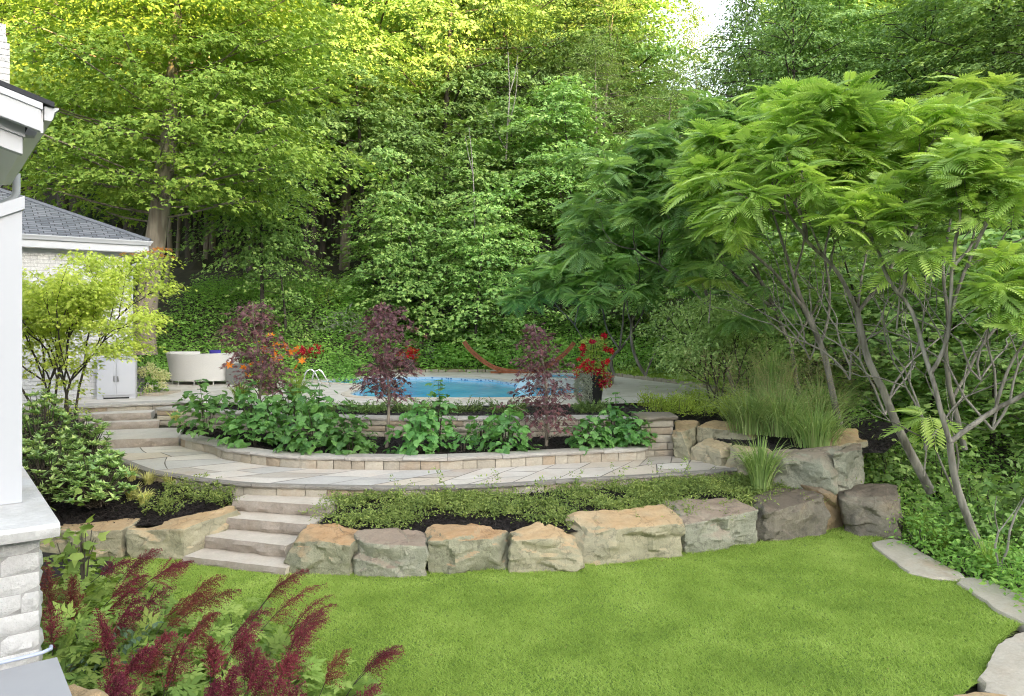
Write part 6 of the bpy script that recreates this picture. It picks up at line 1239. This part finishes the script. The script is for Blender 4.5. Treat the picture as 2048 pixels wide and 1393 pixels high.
# planter with red flowers
pt = P(1187, 818, 17.6); pt[2] = 1.436; t = thing('flower_pot', pt, 'tall black tapered pot standing at the pool edge', 'pot'); ang = np.linspace(0, 2 * math.pi, 33)[:-1]
pr = [(.17, 0), (.18, .02), (.26, .62), (.29, .62), (.295, .68), (.26, .68), (.24, .6)]; n = 32; g = Geo(); g.add(np.concatenate([np.column_stack([pt[0] + a * np.cos(ang), pt[1] + a * np.sin(ang), np.full(n, pt[2] + z)]) for a, z in pr]), [[k_ * n + i, k_ * n + (i + 1) % n, (k_ + 1) * n + (i + 1) % n, (k_ + 1) * n + i] for k_ in range(6) for i in range(n)]); g.build('pot_body', M['pot'], t, sharp=40)
g = Geo(); g.add(np.column_stack([pt[0] + .245 * np.cos(ang), pt[1] + .245 * np.sin(ang), np.full(n, pt[2] + .62)]), [list(range(n))]); g.build('soil', M['mulch'], t)
def flowers(g, r, pts, size, T=OVAL2, k_=5, mat_=0):
    for p in pts: az = np.arange(k_) * 6.283 / k_ + r.uniform(0, 6); ax = nrm(r.normal(size=3) + (0, -1.2, .6)); u = nrm(np.cross(ax, [0, 0, 1])); w_ = np.cross(ax, u); d_ = np.cos(az)[:, None] * u + np.sin(az)[:, None] * w_ + ax * .35; leaves(g, T, np.repeat(np.asarray(p)[None], k_, 0), d_, np.repeat(ax[None], k_, 0), size, r, mat_)
top = pt + (0, 0, .68); r = RNG(611)
t = thing('mandevilla', top, 'climbing vine with crimson trumpet flowers on a frame in the pot', 'plant'); g, w, fl = Geo(), Geo(), Geo()
for i in range(4): a = i * 1.57; tube(w, [top + (.10 * math.cos(a), .10 * math.sin(a), -.05), top + (.07 * math.cos(a), .07 * math.sin(a), .55), top + (0, 0, .95)], .007, 5, cap=False)
for k_ in range(4): z_ = .15 + .2 * k_; tube(w, [top + ((.1 - .02 * k_) * math.cos(a), (.1 - .02 * k_) * math.sin(a), z_) for a in np.linspace(0, 6.28, 17)], .005, 4, cap=False)
m_ = 760; zq = r.random(m_); aq = r.uniform(0, 6.28, m_); rq = (.16 + .06 * np.sin(zq * 9)) * r.uniform(.3, 1.55, m_); p = top + np.column_stack([rq * np.cos(aq), rq * np.sin(aq), zq * .88]); leaves(g, OVATE, p, np.column_stack([np.cos(aq), np.sin(aq), -.3 + 0 * aq]), r.normal(size=(m_, 3)) * .4 + (0, -.3, 1), r.uniform(.05, .10, m_), r)
fp = top + np.array([(math.cos(a) * rr_, math.sin(a) * rr_, z_) for a, rr_, z_ in [(-2.6, .30, .62), (-2.9, .27, .55), (-.4, .30, .60), (-.2, .36, .56), (-.6, .27, .95), (-2.0, .24, .28), (-2.7, .32, .22), (-.8, .26, .20), (-1.4, .22, .12), (-2.3, .26, .10), (-.3, .24, .9), (-1.9, .2, .75), (-.2, .28, .3), (-2.95, .30, .33)]])
w.build('trellis', M['bark_twig'], t); g.build('foliage', M['vine'], t)
for f_ in fp: fl = Geo(); flowers(fl, r, np.repeat(f_[None], 4, 0) + r.normal(size=(4, 3)) * .035, .085); fl.build('flower', M['red'], t)
t = thing('begonia', top, 'drooping scarlet begonia spilling over the pot rim', 'plant'); g, fl = Geo(), Geo()
for c, rr_, m_ in (((.20, -.14, -.10), .24, 170), ((-.28, -.05, .06), .20, 110), ((.02, -.2, .05), .2, 70)):
    p = top + np.array(c) + rdir(r, m_) * (rr_ * r.random(m_) ** .4)[:, None] * (1, .8, 1); leaves(g, OVATE, p, r.normal(size=(m_, 3)) + (0, -.3, -.4), r.normal(size=(m_, 3)) * .5 + (0, -.5, 1), r.uniform(.05, .09, m_), r); flowers(fl, r, p[: m_ // 2] + (0, -.05, 0), .05, k_=4)
g.build('foliage', M['vine'], t); fl.build('flower', M['red'], t)
t = thing('silver_trailer', top, 'silvery trailing foliage hanging down the front of the pot', 'plant'); g = Geo(); m_ = 2000; a = r.uniform(-3.5, -1.75, m_); q_ = r.random(m_); p = top + np.column_stack([(.33 + .08 * np.sin(q_ * 3)) * np.cos(a) * (1 + r.normal(size=m_) * .08), (.33 + .08 * np.sin(q_ * 3)) * np.sin(a), .05 - .66 * q_]); leaves(g, OVAL2, p, np.column_stack([np.cos(a), np.sin(a), -1 + 0 * a]) + r.normal(size=(m_, 3)) * .5, np.column_stack([np.cos(a), np.sin(a), .6 + 0 * a]) + r.normal(size=(m_, 3)) * .3, r.uniform(.035, .06, m_), r); g.build('foliage', M['silver'], t)
# plants behind and beside the pool
def daylily(label, b, seed, n=130, h=.75, nf=7):
    r = RNG(seed); t = thing('daylily', b, label, 'plant', 'daylilies beside the patio'); g = Geo(); blades(g, r, b, n, h, .6, .014, .95, r0=.15); g.build('foliage', M['daylily'], t); fl, w = Geo(), Geo(); tp = blades(w, r, b, nf, h * 1.45, .3, .004, .05, r0=.1); w.build('stem', M['daylily'], t)
    
    for p in tp: fl = Geo(); flowers(fl, r, [p], .12, OVAL2, 6); fl.build('flower', M['orange'], t)
daylily('arching daylily clump with orange blooms beside the handrail', P(590, 800, 17.4), 621, 200, .8, 7); daylily('daylily clump with few orange blooms behind the purple maple', P(530, 790, 17.6), 622, 180, .85, 9); daylily('daylily clump before the side table', P(480, 800, 17.7), 623, 120, .6, 4)
def redpot(label, b, seed, s_=1.0):
    r = RNG(seed); t = thing('flower_pot', b, label, 'pot', 'pots of red flowers behind the pool'); g = Geo(); n = 24; an = np.linspace(0, 2 * math.pi, n + 1)[:-1]; pr = [(.14, 0), (.24, .42), (.27, .42), (.27, .48), (.22, .48)]
    g.add(np.concatenate([np.column_stack([b[0] + s_ * a * np.cos(an), b[1] + s_ * a * np.sin(an), np.full(n, b[2] + s_ * z)]) for a, z in pr]), [[k_ * n + i, k_ * n + (i + 1) % n, (k_ + 1) * n + (i + 1) % n, (k_ + 1) * n + i] for k_ in range(4) for i in range(n)]); g.build('pot_body', M['potbrown'], t)
    g, fl = Geo(), Geo(); m_ = 200; p = np.asarray(b) + (0, 0, .62 * s_) + rdir(r, m_) * (.40 * s_ * r.random(m_) ** .4)[:, None] * (1.1, 1, .75); leaves(g, OVATE, p, r.normal(size=(m_, 3)), r.normal(size=(m_, 3)) * .5 + (0, -.4, 1), .1, r); flowers(fl, r, p[:80] + (0, -.08, .03), .085); g.build('foliage', M['under'], t); fl.build('flower', M['red'], t)
redpot('pot of scarlet flowers near the pool handrail', P(622, 752, 26.4), 631, 1.25); redpot('pot of scarlet flowers behind the middle purple maple', P(818, 744, 27.9), 632, 1.0); 
def hydrangea():
    b = P(292, 790, 19.9); b[2] = 1.43; r = RNG(641); t = thing('hydrangea', b, 'hydrangea with creamy flower heads beside the grey planter box', 'shrub'); g, fl, w = Geo(), Geo(), Geo(); mound(g, r, b, .50, .5, 1.0, 420, OVATE, .14, inner=.5); 
    for i in range(8): o = rdir(r, 1)[0]; tube(w, [b, b + np.array([o[0] * .35, o[1] * .35, .75])], [.012, .006], 4)
    for px, py in [(283, 742), (305, 740), (318, 745), (312, 752), (328, 748), (322, 758), (297, 779), (326, 770), (300, 733), (287, 748), (333, 752)]:
        c = P(px, py, 19.4); m_ = 110; v = rdir(r, m_); leaves(fl, OVAL2, c + v * .095, v * .3 + r.normal(size=(m_, 3)), v, .05, r)
    w.build('stem', M['bark_twig'], t); g.build('foliage', M['under'], t); fl.build('flower_head', M['cream'], t)
    g = Geo(); prism(g, [(b[0] - .55, b[1] - .55), (b[0] + .6, b[1] - .5), (b[0] + .7, b[1] + .5), (b[0] - .5, b[1] + .5)], 1.432, 1.50); tag(g.build('stone_border', M['ledge'], loc=(b[0], b[1], 1.43)), 'thin stone border under the hydrangea', 'edging')
hydrangea()
def simple(name, label, b, R_, h, n, T, size, m, seed, cat='shrub', group='bed plants behind the pool', **kw):
    r = RNG(seed); t = thing(name, b, label, cat, group); g, w = Geo(), Geo(); mound(g, r, b, R_, R_ * .8, h, n, T, size, **kw)
    for i in range(5): tube(w, [np.asarray(b) + (0, 0, -.05), np.asarray(b) + (r.normal() * R_ * .3, r.normal() * R_ * .3, h * .7)], [.012, .005], 4, cap=False)
    w.build('stem', M['bark_twig'], t); g.build('foliage', M[m], t)
for i, (px, py, d_, R_, h, m, T, sz, lab) in enumerate([
    (340, 700, 24.6, .8, .55, 'rhodo', OVAL2, .09, 'rounded hedge shrub just behind the wicker sofa'), (300, 705, 24.3, .7, .6, 'rhodo', OVAL2, .09, 'dark hedge shrub between sofa and pool house'), (395, 700, 24.8, .8, .5, 'rhodo', OVAL2, .09, 'low hedge shrub behind the sofa middle'),
    (600, 715, 27.8, .9, 1.1, 'maple', OVATE, .15, 'leafy shrub behind the handrail pot'), (648, 742, 28.6, .45, .5, 'silver', OVATE, .16, 'white edged hosta next to the scarlet pot'),
    (690, 742, 28.9, .75, .85, 'silver', NARROW, .28, 'silvery grass like plant on the far lawn edge'), (730, 742, 29.0, .7, .75, 'silver', NARROW, .26, 'second silvery plant closer to the middle purple maple'), (850, 742, 29.2, .6, .7, 'silver', NARROW, .24, 'silvery plant just past the middle purple maple'),
    (900, 742, 29.2, .7, .6, 'under', BROAD, .22, 'low broad leaved plant near the end of hammock stand'), (960, 742, 29.3, .75, .7, 'under', OVATE, .18, 'green plant seen through the hammock frame'), (1020, 742, 29.4, .8, .75, 'maple', OVATE, .17, 'bushy green plant behind the hammock frame'), (1085, 742, 29.2, .75, .8, 'under', OVATE, .18, 'green plant at the far end of the hammock frame'),
    (1135, 745, 28.2, .7, .6, 'under', OVATE, .15, 'low plant between hammock stand and red planter'), (1245, 752, 27.0, .9, .7, 'maple', OVATE, .14, 'shaded low shrub beneath the sumac stems'), (1340, 765, 25.4, .9, .7, 'maple_dark', OVATE, .14, 'dark low shrub beyond the patio curb'),
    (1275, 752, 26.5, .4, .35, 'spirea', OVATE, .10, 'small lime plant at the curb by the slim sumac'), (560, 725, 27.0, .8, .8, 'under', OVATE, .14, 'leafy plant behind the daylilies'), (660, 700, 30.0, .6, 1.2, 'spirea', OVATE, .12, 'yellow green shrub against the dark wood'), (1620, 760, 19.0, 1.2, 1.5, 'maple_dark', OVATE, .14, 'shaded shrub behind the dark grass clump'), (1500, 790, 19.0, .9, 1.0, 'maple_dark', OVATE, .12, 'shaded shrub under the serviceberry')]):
    b = P(px, py, d_); b[2] = max(float(tz(b[0], b[1])), 1.42 if d_ > 20 else 0); simple('shrub', lab, b, R_, h, int(260 * R_ / .7), T, sz, m, 650 + i)
# leafy plants of the ravine edge
for i, (px, py, d_, R_, h, m, T, sz, lab) in enumerate([
    (1745, 960, 12.6, .45, .75, 'astleaf', OVAL2, .07, 'bright airy weed beside the large grey block'), (1800, 1010, 11.8, .5, .6, 'astleaf', OVAL2, .07, 'bright ferny weed behind the dark cube boulder'), (1850, 1060, 11.0, .45, .5, 'under', OVATE, .08, 'leafy weed above the first edging rock'),
    (1925, 1120, 10.2, .4, .4, 'under', OVATE, .08, 'leafy weed at the joint of two edging rocks'), (1960, 930, 11.6, .7, .8, 'maple', MAPLE, .13, 'maple leaved bush behind the nearest sumac'), (2010, 1000, 10.8, .6, .7, 'maple', MAPLE, .12, 'maple leaved bush by the slim dead sapling'), (2040, 1120, 9.6, .5, .5, 'under', OVATE, .09, 'leafy weed by the long edging rock'), (1790, 880, 13.6, .7, .8, 'maple', MAPLE, .13, 'maple leaved bush behind the leaning sumac'), (1880, 860, 13.8, .7, .9, 'maple', MAPLE, .13, 'maple leaved bush between the two front sumacs'), (1720, 850, 14.6, .6, .9, 'under', OVATE, .11, 'leafy bush behind the flat tan slab rock'), (2080, 900, 11.0, .8, 1.0, 'maple_dark', MAPLE, .13, 'dark maple leaved bush over the ravine')]):
    b = P(px, py, d_); b[2] = float(tz(b[0], b[1])); simple('wild_bush', lab, b, R_, max(h, CZ - (py - 640) / F * d_ - b[2] + .15), int(330 * R_ / .5), T, sz, m, 690 + i, cat='bush', group='wild bushes along the ravine', inner=.3)
for i, (px, py, d_) in enumerate([(1880, 1060, 10.9), (1980, 1130, 10.0), (1840, 1000, 11.6)]):
    b = P(px, py, d_); b[2] = float(tz(b[0], b[1])); t = thing('wild_grass', b, ['wild grass tuft near the first edging rock', 'wild grass tuft beside the slim dead sapling', 'wild grass tuft under the leaning sumac'][i], 'grass tuft', 'wild grass tufts'); g = Geo(); blades(g, RNG(720 + i), b, 90, .7, .5, .008, .6); g.build('foliage', M['daylily'], t)
def lowfrond(label, p, seed, k_=7, L=.5):
    r = RNG(seed); t = thing('sumac_sprout', p, label, 'sumac sprout', 'low sumac sprouts'); g, w = Geo(), Geo(); rosette(g, r, p, (0, -.3, 0), k_, L); tube(w, [np.asarray(p) + (0, .1, -.9), np.asarray(p) + (.02, .05, -.4), p], [.014, .011, .008], 6); w.build('stem', M['bark_sumac'], t); g.build('foliage', M['sumac'], t)
lowfrond('bright low sumac sprout crossing the leaning trunk', P(1855, 835, 11.2), 731, 9, .55); lowfrond('sumac sprout hanging mid height between the forks', P(1800, 540, 11.3), 732, 9, .55); lowfrond('sumac sprout low behind the grasses', P(1420, 560, 15.5), 733, 9, .6)
# ------------------------------------------------------------------ astilbes beside the house
EDGE = np.array([(-5.6, 10.6), (-5.0, 9.7), (-3.8, 8.6), (-2.6, 7.2), (-1.8, 5.5), (-1.2, 3.0)])
def zb_(x, y): return float(np.clip(.02 + .27 * (np.interp(y, EDGE[::-1, 1], EDGE[::-1, 0]) - x), 0.0, .75))
bx = [(-5.6, 10.5), (-5.0, 9.6), (-3.8, 8.5), (-2.6, 7.1), (-1.8, 5.4), (-1.2, 3.0)]
bA = bed(bx, 0.012, [(-8.0, 10.5), (-7.5, 9.0), (-6.0, 7.0), (-4.2, 5.6), (-3.3, 4.6), (-2.6, 3.0)], np.linspace(.35, .75, 60), seed=8, chips=0)
def plume(g, w, r, base, tip, L, mat_=0, wdt=.13):
    base = np.asarray(base); tip = np.asarray(tip); ax = tip - base; st = spline(np.array([base, base + ax * (.26, .35, .42), base + ax * (.56, .66, .76), base + ax * (.80, .85, .93), tip]), .03); tube(w, st, np.linspace(.0045, .0015, len(st)), 4, cap=False)
    s_ = arclen(st); sel = np.linspace(s_[-1] - L, s_[-1], 34); P_, D_ = [], []
    d0 = nrm(st[-1] - st[-10])
    for k_, q in enumerate(sel):
        t = k_ / 33; c = np.array([np.interp(q, s_, st[:, j]) for j in range(3)]); bl = wdt * (1 - t) ** .8 * r.uniform(.55, 1.2) + .010
        for b_ in range(3 if t < .85 else 2):
            a = rdir(r, 1)[0]; a = nrm(a - d0 * (a @ d0) + d0 * r.uniform(.5, 1.0) + np.array([.30, 0, .12])); m_ = max(4, int(bl / .0052)); u = np.linspace(.05, 1, m_); P_.append(c + a * (u * bl)[:, None] + r.normal(size=(m_, 3)) * .003 + np.array([0, 0, -.03]) * (u * u)[:, None]); D_.append(np.repeat(a[None], m_, 0) + r.normal(size=(m_, 3)) * .8)
    P_ = np.concatenate(P_); D_ = np.concatenate(D_); leaves(g, OVAL2, P_, D_, rdir(r, len(P_)), r.uniform(.009, .016, len(P_)), r, mat_)
AST = [  # tip px, tip py, plume length px, lean px, faded, what it stands by
    (322, 1098, 70, 90, 0, 'crimson astilbe plume highest, near the boulder by the steps'), (375, 1128, 75, 95, 0, 'crimson astilbe sweeping toward the bottom step'), (300, 1150, 95, 85, 0, 'dense crimson astilbe plume among the upper cluster'), (350, 1172, 90, 70, 0, 'crimson astilbe with broad plume in the left cluster'), (290, 1195, 110, 60, 0, 'dark crimson astilbe leaning over green leaves'), (395, 1190, 80, 80, 1, 'rusty astilbe plume beside the crimson cluster'), (450, 1152, 80, 90, 1, 'faded rusty astilbe reaching over the lawn'), (482, 1180, 85, 95, 1, 'faded rusty astilbe plume second over the lawn'), (440, 1225, 95, 70, 1, 'faded reddish astilbe spreading low at the middle'), (400, 1255, 110, 40, 0, 'crimson astilbe in the centre of the bed'),
    (616, 1140, 95, 85, 0, 'crimson astilbe tip nearest the squarish rusty boulder'), (652, 1168, 100, 90, 0, 'crimson astilbe leaning far over the lawn'), (668, 1190, 110, 80, 0, 'crimson astilbe with the most outstretched plume'), (655, 1222, 95, 65, 0, 'thick crimson astilbe plume drooping over lawn'), (630, 1250, 105, 50, 0, 'dark crimson astilbe plume below the outstretched ones'), (548, 1218, 95, 70, 0, 'crimson astilbe of the lone pair on the lawn side'), (520, 1245, 85, 60, 0, 'smaller crimson astilbe beside the lone pair'), (350, 1265, 100, 55, 0, 'large magenta astilbe plume leaning up mid bed'), (310, 1290, 100, 70, 0, 'magenta astilbe plume behind the tan rock'), (235, 1310, 95, 25, 0, 'upright magenta astilbe near the terrace slab'), (190, 1218, 110, -5, 0, 'thin upright astilbe beside the brick pier'), (92, 1120, 110, 5, 1, 'rusty upright astilbe against the brick pier'), (142, 1150, 90, 10, 1, 'thin reddish astilbe between pier and boulders'), (97, 1205, 90, 0, 0, 'small crimson astilbe close to the bricks'),
    (432, 1293, 60, 10, 0, 'short crimson astilbe tuft in the green leaves'), (520, 1295, 75, 30, 0, 'crimson astilbe tuft with bushy head near the bottom'), (545, 1320, 70, 50, 0, 'crimson astilbe in the lower cluster'), (590, 1310, 75, 40, 0, 'bushy crimson astilbe toward the lawn corner'), (610, 1365, 90, 60, 0, 'lowest crimson astilbe with wide head'), (560, 1355, 90, 20, 0, 'broad dark crimson astilbe at the bottom of view'), (440, 1355, 95, 30, 0, 'crimson astilbe at the bottom centre of the bed'), (700, 1298, 60, 55, 1, 'short astilbe plume on the lawn side'), (806, 1292, 90, 95, 0, 'horizontal crimson astilbe reaching farthest over the lawn'), (760, 1368, 70, 50, 0, 'small astilbe plume low over the lawn'), (240, 1345, 80, 20, 0, 'magenta astilbe beside the small tan rock'), (270, 1120, 80, 80, 0, 'crimson astilbe tip over the low tan boulder'), (480, 1330, 70, 30, 0, 'low crimson astilbe between the bottom clusters')]
for i, (px, py, L, ln, fd, lab) in enumerate(AST):
    r = RNG(800 + i); zt_ = np.interp(px, [80, 400, 700, 820], [1.22, 1.06, .80, .62]) + r.uniform(-.04, .06); d_ = (CZ - zt_) * F / (py - 640); tip = P(px, py, d_); sc_ = d_ / F
    bx_ = tip[0] - ln * sc_ * r.uniform(1.5, 2.4); by_ = tip[1] + r.uniform(-.05, .25)
    zg = zb_(bx_, by_); base = np.array([bx_, by_, zg]); t = thing('astilbe', base, lab, 'astilbe', 'crimson astilbes beside the house'); g, w, fo = Geo(), Geo(), Geo()
    plume(g, w, r, base, tip, max(.30, L * sc_ * 1.15) * r.uniform(.8, 1.2), 0, .18 * r.uniform(.75, 1.3))
    g2 = None
    if i % 4 != 3: g2 = Geo(); plume(g2, w, r, base + (r.normal() * .03, 0, 0), tip + (r.uniform(-.16, .06), r.uniform(-.05, .2), r.uniform(-.16, .0)), max(.26, L * sc_ * 1.1) * r.uniform(.7, 1.1), 0, .15 * r.uniform(.7, 1.2))
    k_ = 60; az = r.uniform(0, 6.28, k_); el = r.uniform(.1, 1.0, k_); q = np.stack([np.cos(az) * np.cos(el), np.sin(az) * np.cos(el), np.sin(el)], 1); hh = (tip[2] - zg) * .70
    pp_ = base + q * np.array([.33, .33, hh]) * r.uniform(.45, 1, k_)[:, None]; leaves(fo, COMPOUND, pp_, q * (1, 1, .1) + r.normal(size=(k_, 3)) * .3, q * .3 + (0, 0, 1) + r.normal(size=(k_, 3)) * .25, r.uniform(.13, .24, k_), r)
    for j in range(8): tube(w, [base, (base + pp_[j]) / 2 + (0, 0, .05), pp_[j]], [.004, .003, .002], 3, cap=False)
    w.build('stem', M['bark_twig'], t); fo.build('foliage', M['astleaf'], t); g.build('plume', M['plume_faded' if fd else 'plume'], t)
    if g2: g2.build('plume', M['plume_faded' if (fd or i % 7 == 3) else 'plume'], t)
def fillplant(name, label, b, R_, h, n, T, size, m, seed, **kw): simple(name, label, b, R_, h, n, T, size, m, seed, cat='plant', group='leafy plants of the foreground bed', **kw)
for i, (px, py, d_, R_, h, lab) in enumerate([(150, 1330, 5.2, .4, .5, 'leafy green clump at the foot of the brick pier'), (280, 1370, 5.0, .4, .42, 'leafy clump beside the small tan rock'), (420, 1390, 5.0, .42, .4, 'leafy clump at the bottom of the bed'), (560, 1330, 5.6, .4, .36, 'leafy clump under the bushy crimson heads'), (620, 1390, 5.4, .4, .34, 'leafy clump at the lawn corner of the bed'), (480, 1250, 6.4, .4, .42, 'light leafy clump in the middle of the bed'), (180, 1240, 6.4, .45, .55, 'green clump behind the brick pier'), (300, 1260, 6.3, .45, .5, 'green clump under the dark crimson plumes'), (530, 1190, 6.9, .3, .4, 'pale leafy clump beside the lone plumes'), (690, 1370, 5.9, .3, .3, 'small leafy clump reaching the lawn'), (330, 1195, 7.2, .4, .42, 'green clump beneath the highest crimson plume'), (250, 1150, 7.9, .4, .42, 'green clump nearest the boulders'), (395, 1235, 6.9, .38, .4, 'green clump under the rusty plumes at the lawn side'), (430, 1300, 6.0, .38, .4, 'light green clump around the short crimson tuft')]):
    x_ = (px - 1024) / F * d_; b = np.array([x_, d_, zb_(x_, d_)]); fillplant('leafy_clump', lab, b, R_, h, 120, COMPOUND, .20, 'astleaf', 850 + i, inner=.35, up=1.0)
x_ = (265 - 1024) / F * 6.2; fillplant('blue_leaved_clump', 'bluish green rounded leaf clump in the midst of the astilbes', np.array([x_, 6.1, zb_(x_, 6.1)]), .36, .62, 260, OVATE, .08, 'astblue', 871, inner=.5)
x_ = (150 - 1024) / F * 8.0; fillplant('hydrangea_sprout', 'upright lime green shrub in front of the low tan boulder', np.array([x_, 8.0, .45]), .42, .82, 170, MAPLE, .13, 'astleaf', 872, inner=.3)
x_ = (165 - 1024) / F * 7.4; fillplant('hydrangea_sprout', 'single lime stem rising above the pier beside the boulders', np.array([x_, 7.4, .5]), .16, 1.12, 50, MAPLE, .12, 'astleaf', 873, inner=.3)
